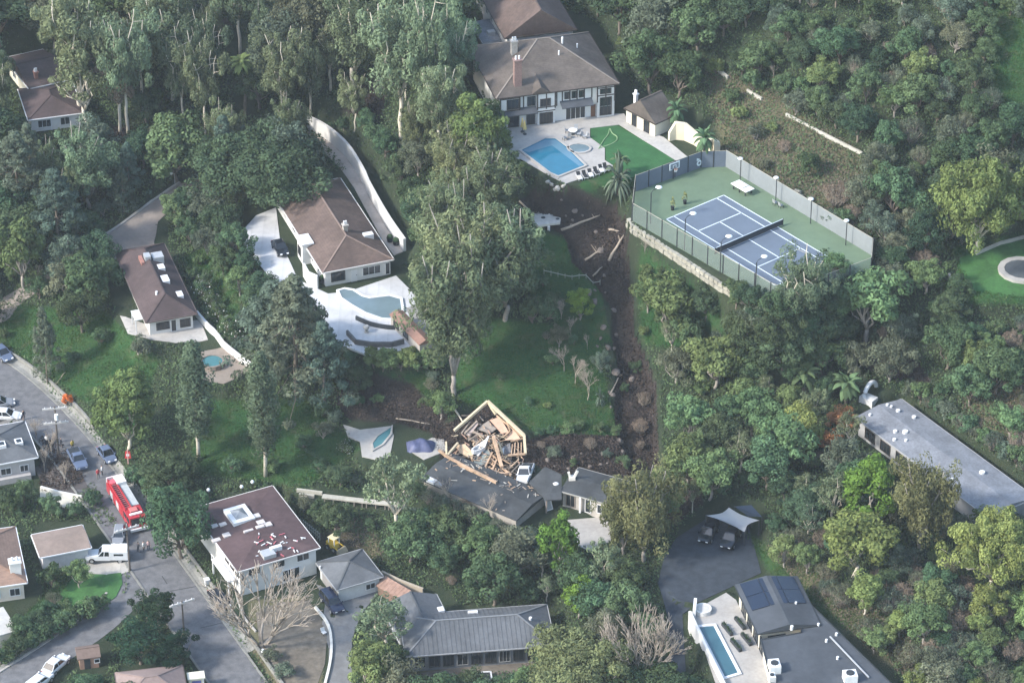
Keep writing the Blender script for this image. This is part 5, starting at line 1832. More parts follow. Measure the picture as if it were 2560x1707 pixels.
def car(loc, rz, label, paint, L=4.6, W=1.85, H=1.55, kind='sedan', name='parked_car', cat='car', group=None, z=None):
    root = empty(name, loc, rz, label, cat, group)
    hb = {'sedan': .92, 'suv': 1.05, 'pickup': 1.05}[kind]
    gz = .28 if kind == 'sedan' else .36
    hx, hw = L / 2, W / 2
    # lower body lofted along its length
    secs = {'sedan': ((-hx, .78, .45, .70), (-hx + .15, .95, .30, .86), (-hx * .45, 1, gz, hb), (hx * .35, 1, gz, hb - .02), (hx - .45, .95, .28, .78), (hx, .74, .42, .62)),
            'suv': ((-hx, .88, .5, .95), (-hx + .1, .97, .38, hb), (0, 1, gz, hb), (hx * .4, 1, gz, hb), (hx - .3, .96, .36, hb - .10), (hx, .82, .46, .82)),
            'pickup': ((-hx, .93, .5, 1.0), (-hx + .06, .98, .42, hb), (0, 1, gz, hb), (hx * .3, 1, gz, hb), (hx - .25, .96, .38, hb - .05), (hx, .86, .46, .88))}[kind]
    mb = MB()
    for x, k, z0, z1 in secs:
        w_ = hw * k
        mb.v += [(x, -w_ * .92, z0), (x, w_ * .92, z0), (x, w_, (z0 + z1) * .55), (x, w_ * .90, z1), (x, -w_ * .90, z1), (x, -w_, (z0 + z1) * .55)]
    for i in range(len(secs) - 1):
        for k in range(6):
            mb.f.append((i * 6 + k, i * 6 + (k + 1) % 6, (i + 1) * 6 + (k + 1) % 6, (i + 1) * 6 + k)[::-1])
    mb.f += [(0, 1, 2, 3, 4, 5)[::1], tuple((len(secs) - 1) * 6 + k for k in range(6))[::-1]]
    body = mb.build('body', paint, root)
    x0, x1, t0, t1 = {'sedan': (-hx * .78, hx * .42, -hx * .50, hx * .08), 'suv': (-hx * .96, hx * .46, -hx * .86, hx * .18), 'pickup': (-hx * .18, hx * .42, -hx * .10, hx * .20)}[kind]
    w0, w1 = hw * .88, hw * .70
    MB().hexa([(x0, -w0, hb - .04), (x1, -w0, hb - .04), (x1, w0, hb - .04), (x0, w0, hb - .04), (t0, -w1, H - .06), (t1, -w1, H - .06), (t1, w1, H - .06), (t0, w1, H - .06)]).build('cabin_glass', CARGL, root)
    MB().hexa([(t0 - .06, -w1 - .03, H - .07), (t1 + .06, -w1 - .03, H - .07), (t1 + .06, w1 + .03, H - .07), (t0 - .06, w1 + .03, H - .07), (t0 + .05, -w1 + .08, H), (t1 - .05, -w1 + .08, H), (t1 - .05, w1 - .08, H), (t0 + .05, w1 - .08, H)]).build('roof', paint, root)
    for s_ in (-1, 1):
        for (bx, tx) in ((x0, t0), (x1, t1), ((x0 + x1) / 2, (t0 + t1) / 2)):
            MB().bar((bx, s_ * w0 * 1.0, hb - .03), (tx, s_ * w1 * 1.01, H - .05), .07).build('pillar', paint, body)
        MB().box(hx - .10 if kind != 'sedan' else hx - .2, hx + .015, s_ * hw * .55 - .16, s_ * hw * .55 + .16, hb * .62, hb * .62 + .15).build('headlight', LENS, root)
        MB().box(-hx - .015, -hx + .1, s_ * hw * .62 - .14, s_ * hw * .62 + .14, hb * .72, hb * .72 + .14).build('tail_light', TAIL, root)
        MB().box(x1 - .1, x1 + .08, s_ * (hw + .02) - .09, s_ * (hw + .02) + .09, hb, hb + .14).build('mirror', paint, root)
        r_ = .33 if kind == 'sedan' else .38
        for x in (-L * .29, L * .31):
            wheel(root, x, s_ * (hw - .10), r_)
    if kind == 'pickup':
        MB().box(-hx + .12, x0 - .05, -hw * .8, hw * .8, hb - .02, hb + .01).build('bed_floor', DARKF, root)
    return root


def along(p0, p1, z=None):
    a, b = (G(*p0), G(*p1)) if z is None else (P(*p0, z), P(*p1, z))
    return ((a[0] + b[0]) / 2, (a[1] + b[1]) / 2, (a[2] + b[2]) / 2 if z is None else hz((a[0] + b[0]) / 2, (a[1] + b[1]) / 2)), math.atan2(b[1] - a[1], b[0] - a[0])


def up(l, d):
    return (l[0], l[1], l[2] + d)


P_WHITE = mat('paint_white', (.60, .61, .62), .3, .02, spec=.5)
P_BLACK = mat('paint_black', (.012, .014, .02), .15, .05, spec=.6)
P_NAVY = mat('paint_navy', (.018, .024, .05), .15, .05, spec=.6)
P_BLUE = mat('paint_steel_blue', (.10, .13, .20), .3, .05, spec=.5)
P_GREY = mat('paint_grey', (.22, .23, .25), .3, .05, spec=.5)
RED = mat('paint_fire_red', (.38, .03, .04), .3, .05, spec=.5)

l, a = along((118, 1690), (164, 1648))
car(up(l, .05), a, 'white sedan parked on the side road near the brown shed', P_WHITE, 4.6)
l, a = along((88, 1722), (112, 1702))
car(up(l, .05), a, 'white hatchback parked behind the white sedan on the side road', P_WHITE, 4.2, kind='suv', H=1.5)
l, a = along((812, 1490), (850, 1540))
car(up(l, .07), a, 'dark navy SUV parked outside the small grey garage', P_NAVY, 4.9, 1.95, 1.75, 'suv')
l, a = along((530, 1482), (568, 1528))
car(up(l, .05), a, 'black car tucked beside the white two-storey house', P_BLACK, 4.5, kind='sedan', H=1.45)
l, a = along((1782, 1320), (1758, 1362))
car(up(l, .06), a, 'boxy black SUV parked under the grey shade sail, beside the planting', P_BLACK, 4.7, 1.95, 1.85, 'suv')
l, a = along((1840, 1330), (1812, 1380))
car(up(l, .06), a, 'black SUV with silver roof rails parked under the shade sail by the grass bank', P_BLACK, 4.8, 1.95, 1.8, 'suv')
l, a = along((-14, 872), (28, 912))
car(up(l, .08), a, 'dark blue car parked at the kerb under the grass slope', P_BLUE, 4.6)
l, a = along((-20, 1022), (20, 1012))
car(up(l, .12), a, 'pale grey car parked behind the grey roof with skylights', P_GREY, 4.5)
l, a = along((-10, 1052), (44, 1042))
car(up(l, .12), a, 'white car in the small car park beside the grey house', P_WHITE, 4.5)
l, a = along((182, 1132), (208, 1182))
car(up(l, .05), a, 'steel blue pickup truck stopped on the road ahead of the fire engine', P_BLUE, 5.2, 1.95, 1.75, 'pickup', 'pickup_truck', 'truck')
l, a = along((256, 1128), (280, 1160))
car(up(l, .05), a, 'grey-blue car parked on the verge below the round pale tree', P_BLUE, 4.3)
l, a = along((300, 1338), (296, 1362))
car(up(l, .05), a, 'small grey van beside the road pole', P_GREY, 3.6, 1.7, 1.7, 'suv')
l, a = along((690, 612), (712, 646))
car(up(l, .1), a, 'black car parked in front of the kidney-pool villa', P_BLACK, 4.4)
l, a = along((1322, 1170), (1306, 1226))
o = car(up(l, .25), a, 'white pickup truck shoved against the splintered timber', P_WHITE, 5.0, 1.95, 1.85, 'pickup', 'pickup_truck', 'truck')
o.rotation_euler = (.12, -.1, a)

# white service truck with utility body
l, a = along((316, 1396), (220, 1402))
st = empty('service_truck', up(l, .10), a, 'white service truck with boxed utility bed on the driveway', 'truck')
mb = MB().hexa([(.9, -.95, .45), (2.9, -.9, .45), (2.9, .9, .45), (.9, .95, .45), (.9, -.95, 1.15), (2.85, -.86, 1.02), (2.85, .86, 1.02), (.9, .95, 1.15)])
mb.build('bonnet', P_WHITE, st)
MB().hexa([(-.5, -.95, .45), (1.2, -.95, .45), (1.2, .95, .45), (-.5, .95, .45), (-.5, -.95, 1.15), (1.2, -.95, 1.15), (1.2, .95, 1.15), (-.5, .95, 1.15)]).build('door_panel', P_WHITE, st)
MB().hexa([(-.5, -.9, 1.15), (1.15, -.9, 1.15), (1.15, .9, 1.15), (-.5, .9, 1.15), (-.45, -.78, 1.85), (.55, -.78, 1.85), (.55, .78, 1.85), (-.45, .78, 1.85)]).build('cabin_glass', CARGL, st)
MB().box(-.5, .6, -.84, .84, 1.85, 1.95).build('roof', P_WHITE, st)
for y in (-.88, .88):
    for x, x2 in ((-.5, -.45), (1.15, .56), (.3, .2)):
        MB().bar((x, y, 1.15), (x2, y * .9, 1.86), .1).build('pillar', P_WHITE, st)
b_ = MB().box(-3.0, -.55, -1.05, 1.05, .6, 1.95).build('utility_box', P_WHITE, st)
MB().box(-2.4, -1.1, -1.07, -1.05, 1.35, 1.65).build('side_window', CARGL, b_)
MB().box(-2.4, -1.1, 1.05, 1.07, 1.35, 1.65).build('side_window', CARGL, b_)
MB().box(-2.9, -.7, -.9, .9, 1.95, 2.03).build('roof_rack', mat('rack_white', (.66, .68, .68), .5, .05), b_)
MB().box(2.85, 3.0, -.95, .95, .45, .7).build('bumper', RIM, st)
for y in (-.9, .9):
    for x in (-1.9, 2.0):
        wheel(st, x, y, .4, .28)
    MB().box(2.84, 2.9, y * .75 - .14, y * .75 + .14, .78, .95).build('headlight', LENS, st)

# fire engine
a0, a1 = P(284, 1188, 3.8), P(345, 1290, 3.8)
fa = math.atan2(a1[1] - a0[1], a1[0] - a0[0])
fl = math.hypot(a1[0] - a0[0], a1[1] - a0[1])
fx, fy = (a0[0] + a1[0]) / 2, (a0[1] + a1[1]) / 2
fe = empty('fire_engine', (fx, fy, hz(fx, fy) + .05), fa, 'red ladder fire engine with pale top stopped on the road', 'fire engine')
hl = fl / 2
fe.scale = (1, 1, .86)
SILV = mat('aluminium_deck', (.50, .52, .52), .45, .12, 2, metal=.2)
cab = MB().hexa([(hl - 3.0, -1.25, .5), (hl, -1.2, .5), (hl, 1.2, .5), (hl - 3.0, 1.25, .5), (hl - 3.0, -1.22, 2.75), (hl - .25, -1.15, 2.7), (hl - .25, 1.15, 2.7), (hl - 3.0, 1.22, 2.75)]).build('cab', RED, fe)
MB().hexa([(hl - .02, -1.0, 1.5), (hl + .03, -1.0, 1.5), (hl + .03, 1.0, 1.5), (hl - .02, 1.0, 1.5), (hl - .22, -1.0, 2.5), (hl - .15, -1.0, 2.5), (hl - .15, 1.0, 2.5), (hl - .22, 1.0, 2.5)]).build('windscreen', CARGL, cab)
for s_ in (-1, 1):
    for x in (hl - 1.5, hl - 2.8):
        MB().box(x, x + 1.0, s_ * 1.23 - .02, s_ * 1.23 + .02, 1.55, 2.4).build('side_window', CARGL, cab)
lb = MB().box(hl - 1.2, hl - .8, -.9, .9, 2.76, 2.95).build('light_bar', LENS, cab)
MB().box(hl - 2.5, hl - 1.5, -.6, .5, 2.76, 3.0).build('roof_unit', mat('red_hatch', (.50, .16, .15), .5, .1), cab)
MB().box(hl - .02, hl + .3, -1.25, 1.25, .4, .8).build('bumper', WHITE2, fe)
body = MB().box(-hl + .2, hl - 3.15, -1.25, 1.25, .55, 2.3).build('body', RED, fe)
MB().box(-hl + .3, hl - 3.3, .15, 1.22, 2.3, 2.62).build('deck', SILV, body)
MB().box(-hl + .3, -hl + 2.2, -.2, 1.2, 2.62, 3.15).build('hose_bed', WHITE2, body)
MB().box(-hl + .2, -hl + .45, -1.2, 1.2, 2.3, 3.2).build('rear_frame', mat('frame_pink_white', (.66, .56, .56), .5, .05), body)
for i in range(5):
    x = -hl + .6 + i * 1.35
    for s_ in (-1, 1):
        MB().box(x, x + 1.15, s_ * 1.26 - .02, s_ * 1.26 + .02, .8, 2.0).build('locker_door', SILV if i % 2 else RED, body)
lad = empty('aerial_ladder', (0, 0, 0))
bpy.data.objects.remove(lad)
rail = MB()
rail.bar((-hl + .2, -1.05, 2.75), (hl - 2.4, -1.05, 2.85), .14, .3)
ladder = rail.build('ladder', RED, fe)
MB().bar((-hl + .2, -.15, 2.75), (hl - 2.4, -.15, 2.85), .14, .3).build('ladder_rail', RED, ladder)
for i in range(16):
    x = -hl + .5 + i * (fl - 3.2) / 16
    MB().bar((x, -1.0, 2.72), (x, -.2, 2.72), .07).build('rung', mat('rung_pink', (.50, .22, .22), .5, .1), ladder)
MB().box(-hl + .3, hl - 2.6, -.95, -.25, 2.4, 2.5).build('ladder_bed', mat('dark_red', (.16, .02, .03), .6, .1), ladder)
MB().cyl(-hl + 1.4, -.6, 2.5, 3.1, .5, 10).build('turntable', mat('turntable_red', (.60, .12, .15), .5, .1), ladder)
for y in (-1.1, 1.1):
    for x in (-hl + 1.9, -hl + 3.2, hl - 1.6):
        wheel(fe, x, y, .52, .34)
    MB().box(hl, hl + .04, y * .8 - .15, y * .8 + .15, .95, 1.15).build('headlight', LENS, fe)
    MB().box(-hl + .14, -hl + .2, y * .85 - .12, y * .85 + .12, 1.0, 1.3).build('tail_light', TAIL, fe)

# compact yellow loader
YEL = mat('paint_loader_yellow', (.55, .38, .06), .5, .12, 2)
ld = empty('compact_loader', G(836, 1372), -.7, 'small yellow compact loader behind the grey garage', 'loader')
MB().hexa([(-1.1, -.55, .35), (.6, -.55, .35), (.6, .55, .35), (-1.1, .55, .35), (-1.1, -.5, 1.2), (.4, -.5, 1.0), (.4, .5, 1.0), (-1.1, .5, 1.2)]).build('body', YEL, ld)
for x in (-.6, .5):
    for y in (-.5, .5):
        MB().bar((x, y, 1.0), (x * .9, y, 2.0), .09).build('roll_bar', WHITE2, ld)
MB().box(-.7, .6, -.6, .6, 2.0, 2.1).build('canopy', mat('canopy_cream', (.62, .56, .38), .6, .1), ld)
for y in (-.62, .62):
    MB().bar((-.9, y, 1.2), (1.2, y, .7), .12).build('lift_arm', YEL, ld)
    for x in (-.7, .5):
        wheel(ld, x, y, .38, .28)
MB().hexa([(1.15, -.8, .1), (1.9, -.8, .1), (1.9, .8, .1), (1.15, .8, .1), (1.15, -.8, .75), (1.4, -.8, .75), (1.4, .8, .75), (1.15, .8, .75)]).build('bucket', mat('bucket_steel', (.30, .26, .18), .6, .15), ld)

# shade sail carport
cs = [(1765, 1288, 10.0), (1822, 1268, 10.6), (1898, 1300, 9.8), (1862, 1330, 9.3)]
cq = [Vector(P(*c)) for c in cs]
sc0 = empty('shade_sail', (cq[0].x, cq[0].y, hz(cq[0].x, cq[0].y)), 0, 'pale grey shade sail stretched over the two black cars', 'shade sail')
s0 = Vector(sc0.location)
mb = MB()
N_ = 10
for j in range(N_ + 1):
    for i in range(N_ + 1):
        u, v = i / N_, j / N_
        p = cq[0] * (1 - u) * (1 - v) + cq[1] * u * (1 - v) + cq[2] * u * v + cq[3] * (1 - u) * v
        c = (cq[0] + cq[1] + cq[2] + cq[3]) / 4
        pull = .22 * max(4 * u * (1 - u) * (1 - 4 * v * (1 - v)), 4 * v * (1 - v) * (1 - 4 * u * (1 - u)))
        p = p + (c - p) * pull
        p.z -= .7 * (4 * u * (1 - u)) * (4 * v * (1 - v))
        mb.v.append(tuple(p - s0))
for j in range(N_):
    for i in range(N_):
        a = j * (N_ + 1) + i
        mb.f.append((a, a + 1, a + N_ + 2, a + N_ + 1))
mb.build('sail', mat('sail_grey', (.36, .36, .36), .8, .05, 1), sc0, True)
for q in cq:
    MB().cyl(q.x - s0.x, q.y - s0.y, hz(q.x, q.y) - s0.z - .3, q.z - s0.z + .1, .08, 8).build('post', DARKF, sc0)
cs2 = [Vector(P(*c)) for c in ((1836, 1266, 10.8), (1878, 1262, 10.9), (1905, 1292, 10.2), (1870, 1290, 9.9))]
sc1 = empty('shade_sail', (cs2[0].x, cs2[0].y, hz(cs2[0].x, cs2[0].y)), 0, 'dark navy shade sail behind the pale grey sail', 'shade sail')
s1 = Vector(sc1.location)
MB().hexa([tuple(q - s1) for q in cs2] + [tuple(q - s1 + Vector((0, 0, .04))) for q in cs2]).build('sail', mat('sail_navy', (.035, .05, .075), .8, .1, 1), sc1)
for q in cs2:
    MB().cyl(q.x - s1.x, q.y - s1.y, hz(q.x, q.y) - s1.z - .3, q.z - s1.z + .1, .07, 8).build('post', DARKF, sc1)

# ------------------------------------------------------------------ poles, signs, fences
POLE = mat('pole_timber', (.10, .085, .075), .9, .2, 3, .2)
ARM = mat('crossarm_weathered', (.42, .40, .38), .9, .15, 3)


def pole(px, py, H, label, arms, rz=.25, tr=False):
    o = empty('utility_pole', G(px, py), rz, label, 'utility pole')
    MB().cyl(0, 0, -.5, H, .16, 8, .11).build('pole', POLE, o)
    for z in arms:
        c = MB().box(-1.8, 1.8, -.12, .12, z, z + .24).build('crossarm', ARM, o)
        for x in (-1.4, -.6, .6, 1.4):
            MB().cyl(x, 0, z + .24, z + .46, .06, 6).build('insulator', WHITE2, c)
    if tr:
        MB().cyl(.12, -.35, arms[-1] + .9, arms[-1] + 1.8, .28, 10).build('transformer', mat('transformer_white', (.72, .74, .74), .5, .05), o)
    return o


pole(147, 1136, 8.4, 'utility pole with two pale crossarms and white transformer over the road', (7.9, 5.4), .18, True)
pole(325, 1428, 7.6, 'slim dark utility pole beside the white service truck', (7.1,), .5)
pole(461, 1596, 6.4, 'dark utility pole on the verge by the spiky dark trees', (5.9,), .5)
ls = empty('street_lamp', G(438, 470), .3, 'white-headed lamp on a thin pole beside the tan driveway', 'lamp')
MB().cyl(0, 0, -.3, 2.6, .06, 8).build('pole', RIM, ls)
MB().tube([(0, 0, 2.6), (-.4, 0, 2.7)], .04, 6).build('arm', RIM, ls)
MB().ball((-.55, 0, 2.72), .42, 10, 6, (1, .8, .4)).build('lamp_head', lampm, ls, True)
sg = empty('marker_post', G(321, 1158), 0, 'red marker post with white band on the verge', 'post')
MB().cyl(0, 0, -.3, 2.4, .09, 8).build('post', mat('post_pink', (.52, .30, .28), .7, .1), sg)
MB().hexa([(-.45, -.05, .9), (.45, -.05, .9), (.45, .05, .9), (-.45, .05, .9), (-.35, -.05, 2.1), (.35, -.05, 2.1), (.35, .05, 2.1), (-.35, .05, 2.1)]).build('sign_plate', mat('sign_red', (.48, .05, .05), .6, .1), sg)
MB().box(-.22, .22, -.07, -.05, 1.3, 1.7).build('sign_panel', WHITE2, sg)


def rail_fence(pts, n, h, label, m, name='fence', rails=2, pw=.12, boards=False):
    w0 = [G(*p) for p in pts]
    o = empty(name, w0[0], 0, label, 'fence')
    O_ = Vector(w0[0])
    seq = []
    for a, b in zip(w0, w0[1:]):
        seq += [(a[0] + (b[0] - a[0]) * i / n, a[1] + (b[1] - a[1]) * i / n) for i in range(n)]
    seq.append(w0[-1][:2])
    seq = [Vector((x, y, hz(x, y))) - O_ for x, y in seq]
    for p in seq:
        MB().box(p.x - pw / 2, p.x + pw / 2, p.y - pw / 2, p.y + pw / 2, p.z - .4, p.z + h).build('post', m, o)
    for p, q in zip(seq, seq[1:]):
        for r_ in range(rails):
            z = h * (r_ + .8) / (rails + .2)
            MB().bar((p.x, p.y, p.z + z), (q.x, q.y, q.z + z), .05 if not boards else .06, .12 if not boards else h / rails * .92).build('rail', m, o)
    return o


rail_fence(((690, 1283), (760, 1318), (800, 1350)), 8, 1.3, 'weathered picket fence behind the white two-storey house', mat('picket_grey', (.33, .35, .31), .9, .15, 3), rails=2)
rail_fence(((738, 1118), (780, 1140), (822, 1166)), 3, .8, 'dark mossy rail running down the green slope', mat('rail_mossy', (.05, .085, .045), .9, .2, 3), rails=2)
rail_fence(((1360, 685), (1430, 700), (1500, 712)), 4, .9, 'thin wire garden fence crossing the grass beside the slide', mat('wire_grey', (.30, .32, .28), .8, .1, 3), rails=1, pw=.07)
wf = empty('timber_walkway', G(812, 1248), 0, 'pale timber walkway on posts crossing the slope above the russet roof', 'walkway')
W0 = Vector(wf.location)
pts = [Vector(G(*p, .9)) - W0 for p in ((806, 1240), (860, 1246), (910, 1252), (968, 1258), (1000, 1262))]
for i, (a, b) in enumerate(zip(pts, pts[1:])):
    MB().bar(a, b, .9, .22).build('deck', mat('walkway_pale', (.40, .38, .32), .9, .15, 2), wf)
    for t_ in (.1, .5, .9):
        p = a + (b - a) * t_
        MB().bar(p - Vector((0, .2, .1)), p - Vector((0, .2, 2.4)), .14).build('post', mat('walkway_post', (.30, .26, .23), .9, .15, 2), wf)
for p0, p1 in (((748, 1240), (786, 1244)), ((742, 1228), (806, 1236))):
    b_ = wall_path(MB(), [G(*p0)[:2], G(*p1)[:2]], .3, .5).build('timber_edging', mat('walkway_pale', (1, 1, 1)))
    tag(b_, 'short pale sleeper wall stepping down the grass above the russet roof', 'wall', 'sleeper walls above the russet roof')
for i, (pp, lab) in enumerate(((((1965, 290), (2060, 340), (2155, 388)), 'long pale concrete drain wall stepping down the scrub hill behind the court'), (((1782, 166), (1820, 198)), 'short concrete drain wall in the scrub below the trees'), (((1868, 230), (1904, 252)), 'low concrete drain remnant between the scrub and the trees'),
                               (((2440, 638), (2500, 612), (2560, 596)), 'pale low kerb wall edging the green lawn with the spa'), (((2372, 690), (2398, 745)), 'thin pale edging wall on the shaded side of the spa lawn'))):
    o = wall_path(MB(), [G(*p)[:2] for p in pp], .3, .5).build('drain_wall', mat('drain_concrete', (.42, .40, .35), .9, .12, 2, stain=.15))
    tag(o, lab, 'wall')
# road-side planter walls, lane kerb wall
o = wall_path(MB(), smooth_path([G(*p)[:2] for p in ((585, 1512 - 50), (600, 1530), (640, 1580))]), .2, .3).build('kerb_wall', CONC)
tag(o, 'low grey kerb wall beside the black car', 'wall')
o = wall_path(MB(), smooth_path([G(*p)[:2] for p in ((788, 1520), (822, 1560), (830, 1610), (826, 1660), (812, 1715))]), .35, .35).build('garden_kerb', mat('kerb_white', (.58, .57, .53), .8, .1, 2))
tag(o, 'curving white kerb wall between the dry yard and the driveway', 'wall')
o = wall_path(MB(), [G(*p)[:2] for p in ((955, 1448), (1000, 1470), (1058, 1492))], .3, 1.5).build('yard_wall', mat('yard_wall_tan', (.42, .36, .28), .9, .12, 2))
tag(o, 'tan yard wall between the garage and the grey house wing', 'wall')
tgw = House('timber_gate_house', 'small brown timber lean-to between garage and grey house', 'garage', .1) if False else None
bs = empty('lean_to_shed', G(985, 1500), -.75, 'brown plank lean-to shed beside the garage', 'shed')
MB().hexa([(-2.4, -.7, -.3), (2.4, -.7, -.3), (2.4, .7, -.3), (-2.4, .7, -.3), (-2.4, -.7, 1.7), (2.4, -.7, 1.7), (2.4, .7, 2.3), (-2.4, .7, 2.3)]).build('wall', mat('plank_brown', (.20, .13, .10), .9, .2, 2, stripes=('X', 3, .3)), bs)
for i in range(8):
    MB().hexa([(-2.5 + i * .63, -.95, 1.68), (-1.9 + i * .63, -.95, 1.68), (-1.9 + i * .63, .85, 2.4), (-2.5 + i * .63, .85, 2.4), (-2.5 + i * .63, -.95, 1.75), (-1.9 + i * .63, -.95, 1.75), (-1.9 + i * .63, .85, 2.47), (-2.5 + i * .63, .85, 2.47)]).build('plank', mat('plank_roof', (.27, .17, .13), .9, .25, 2), bs)
rt = wall_path(MB(), [G(*p)[:2] for p in ((102, 1222), (150, 1235), (205, 1246))], .3, .5).build('garden_wall', mat('kerb_white', (1, 1, 1)))
tag(rt, 'pale low wall along the bare earth beside the road', 'wall')
rt = drape('stone_apron', [(100, 1222), (205, 1240), (212, 1262), (180, 1276), (130, 1260), (100, 1250)], mat('apron_cream', (.46, .44, .37), .9, .15, 2, stain=.15), .12, 1.0)
struct(rt)

# ------------------------------------------------------------------ garden furniture and small things
BLK = mat('cushion_black', (.02, .022, .025), .8, .1)
for i, (px, py) in enumerate(((1448, 446), (1462, 443), (1476, 439), (1490, 434), (1503, 428), (1514, 424))):
    lg = empty('sun_lounger', P(px, py, 28.1), .3, 'white lounger with black cushion along the mansion pool edge', 'sun lounger', 'loungers along the mansion pool')
    MB().box(-.32, .32, -.8, .8, .25, .33).build('frame', WHITE2, lg)
    MB().box(-.28, .28, -.75, .2, .33, .42).build('cushion', BLK if i % 2 else WHITE2, lg)
    MB().hexa([(-.28, .2, .33), (.28, .2, .33), (.28, .3, .33), (-.28, .3, .33), (-.28, .7, .8), (.28, .7, .8), (.28, .78, .78), (-.28, .78, .78)]).build('backrest', BLK, lg)
    for x in (-.28, .28):
        for y in (-.7, .7):
            MB().box(x - .03, x + .03, y - .03, y + .03, 0, .25).build('leg', WHITE2, lg)
dt = empty('patio_table', P(1432, 336, 28.1), 0, 'white round patio table under the mansion windows', 'table')
MB().cyl(0, 0, .70, .76, .7, 14).build('tabletop', WHITE2, dt)
MB().cyl(0, 0, 0, .70, .07, 8).build('stem', DARKF, dt)
MB().cyl(0, 0, 0, .05, .35, 12).build('base', DARKF, dt)
for px, py, rz in ((1418, 332, 1.6), (1447, 340, -1.6), (1440, 328, 0), (1424, 345, 3.1), (1462, 346, -1.2), (1412, 350, 2.2)):
    chair(px, py, 28.1, rz, GRYF, 'grey chair around the white patio table by the mansion', 'chairs around the patio table')
for px, py, lab in ((1306, 330, 'closed yellow parasol between the mansion pool and its steps'), (1312, 336, 'second closed yellow parasol beside the mansion pool corner')):
    um = empty('closed_parasol', P(px, py, 28.1), 0, lab, 'parasol')
    MB().cyl(0, 0, 0, 2.5, .04, 6).build('pole', DARKF, um)
    MB().cyl(0, 0, .9, 2.45, .32, 8, .05).build('canopy', mat('parasol_yellow', (.50, .40, .16), .8, .1), um)
    MB().cyl(0, 0, 0, .1, .3, 10).build('base', DARKF, um)
for px, py in ((806, 706), (830, 702), (840, 700)):
    pt = empty('planter', P(px, py, 14.1), 0, 'black square planter against the front of the kidney-pool villa', 'planter', 'black planters at the villa')
    MB().hexa([(-.3, -.3, 0), (.3, -.3, 0), (.3, .3, 0), (-.3, .3, 0), (-.4, -.4, .7), (.4, -.4, .7), (.4, .4, .7), (-.4, .4, .7)]).build('pot', BLK, pt)
    MB().ball((0, 0, .95), .42, 8, 6, (1, 1, .9)).build('plant', mat('planter_green', (.03, .06, .025), .9, .3, 6, .6), pt)
for px, py in ((975, 604), (990, 612)):
    pt = empty('planter', P(px, py, 14.1), 0, 'round black planter at the foot of the curved white wall', 'planter', 'round planters by the curved wall')
    MB().cyl(0, 0, 0, .7, .4, 10, .55).build('pot', BLK, pt)
    MB().ball((0, 0, .8), .5, 8, 6).build('plant', mat('planter_green', (1, 1, 1)), pt)
for px, py, lab in ((1681, 525, 'yellowish conical shrub in a black pot on the court end'), (1712, 510, 'smaller twisted conical shrub in a pot on the court end')):
    pt = empty('potted_shrub', P(px, py, ZC + .08), 0, lab, 'potted plant')
    MB().cyl(0, 0, 0, .6, .22, 10, .3).build('pot', BLK, pt)
    c = MB()
    for k in range(60):
        z_ = .55 + 1.5 * rnd.random()
        r_ = .42 * (2.1 - z_) / 1.5
        an = rnd.random() * 6.28
        x, y = math.cos(an) * r_, math.sin(an) * r_
        c.poly([(x, y, z_), (x + rnd.uniform(-.2, .2), y + rnd.uniform(-.2, .2), z_ + .12), (x + rnd.uniform(-.1, .1), y + rnd.uniform(-.1, .1), z_ + .3)])
    c.build('foliage', mat('topiary_olive', (.19, .20, .07), .9, .3, 6), pt)
# roof-of-pool cabana neighbours: white lounge at pool deck
gr = empty('stone_urn', P(916, 830, 14.1), 0, 'grey stone urn on the white deck below the kidney pool', 'urn')
MB().tube([(0, 0, 0), (0, 0, .15), (0, 0, .3), (0, 0, .8), (0, 0, 1.1)], [.3, .18, .2, .48, .36], 12).build('bowl', mat('urn_grey', (.36, .35, .33), .9, .15, 3), gr)
MB().cyl(0, 0, -.05, .06, .38, 12).build('foot', mat('urn_grey', (1, 1, 1)), gr)
# low dark screen on the deck edge
o = wall_path(MB(), smooth_path([P(a, b, 14)[:2] + (14.75,) for a, b in ((890, 800), (930, 818), (985, 826), (1000, 822))]), .25, .7).build('pool_lower_wall', DARKF)
tag(o, 'dark curved trough wall below the kidney pool rim', 'wall')
o = wall_path(MB(), [P(a, b, 14)[:2] + (14.9,) for a, b in ((868, 838), (890, 862), (930, 868), (980, 868), (1010, 860))], .3, .7, below=2).build('deck_parapet', mat('parapet_dark', (.10, .10, .10), .8, .2, 2))
tag(o, 'dark parapet at the outer edge of the white pool deck', 'wall')
for px, py, s_ in ((1818, 1575, .0), (1840, 1615, .0), (1866, 1600, 0), (1850, 1560, 0)):
    pt = empty('trough_planter', P(px, py, 8.1), -1.15, 'dark trough planter on the lap pool deck', 'planter', 'trough planters by the lap pool')
    MB().box(-1.3, 1.3, -.22, .22, 0, .45).build('trough', DARKF, pt)
    c = MB()
    for k in range(60):
        x, y = rnd.uniform(-1.2, 1.2), rnd.uniform(-.2, .2)
        c.poly([(x, y, .42), (x + rnd.uniform(-.15, .15), y + rnd.uniform(-.1, .1), .5), (x + rnd.uniform(-.2, .2), y + rnd.uniform(-.2, .2), .85)])
    c.build('foliage', mat('planter_green', (1, 1, 1)), pt)
ot = empty('round_tub', P(1757, 1528, 8.1), 0, 'white round hot tub at the head of the lap pool', 'hot tub')
MB().cyl(0, 0, 0, .6, 1.15, 18).build('tub', mat('tub_white', (.62, .60, .56), .6, .05), ot)
MB().cyl(0, 0, .6, .62, .85, 16).build('cover', mat('tub_cover', (.50, .48, .45), .8, .1), ot)
cf = empty('picnic_frame', G(1198, 1700), .1, 'white framed dark outdoor table before the long grey house', 'table')
MB().box(-1.6, 1.6, -.8, .8, .62, .7).build('tabletop', BLK, cf)
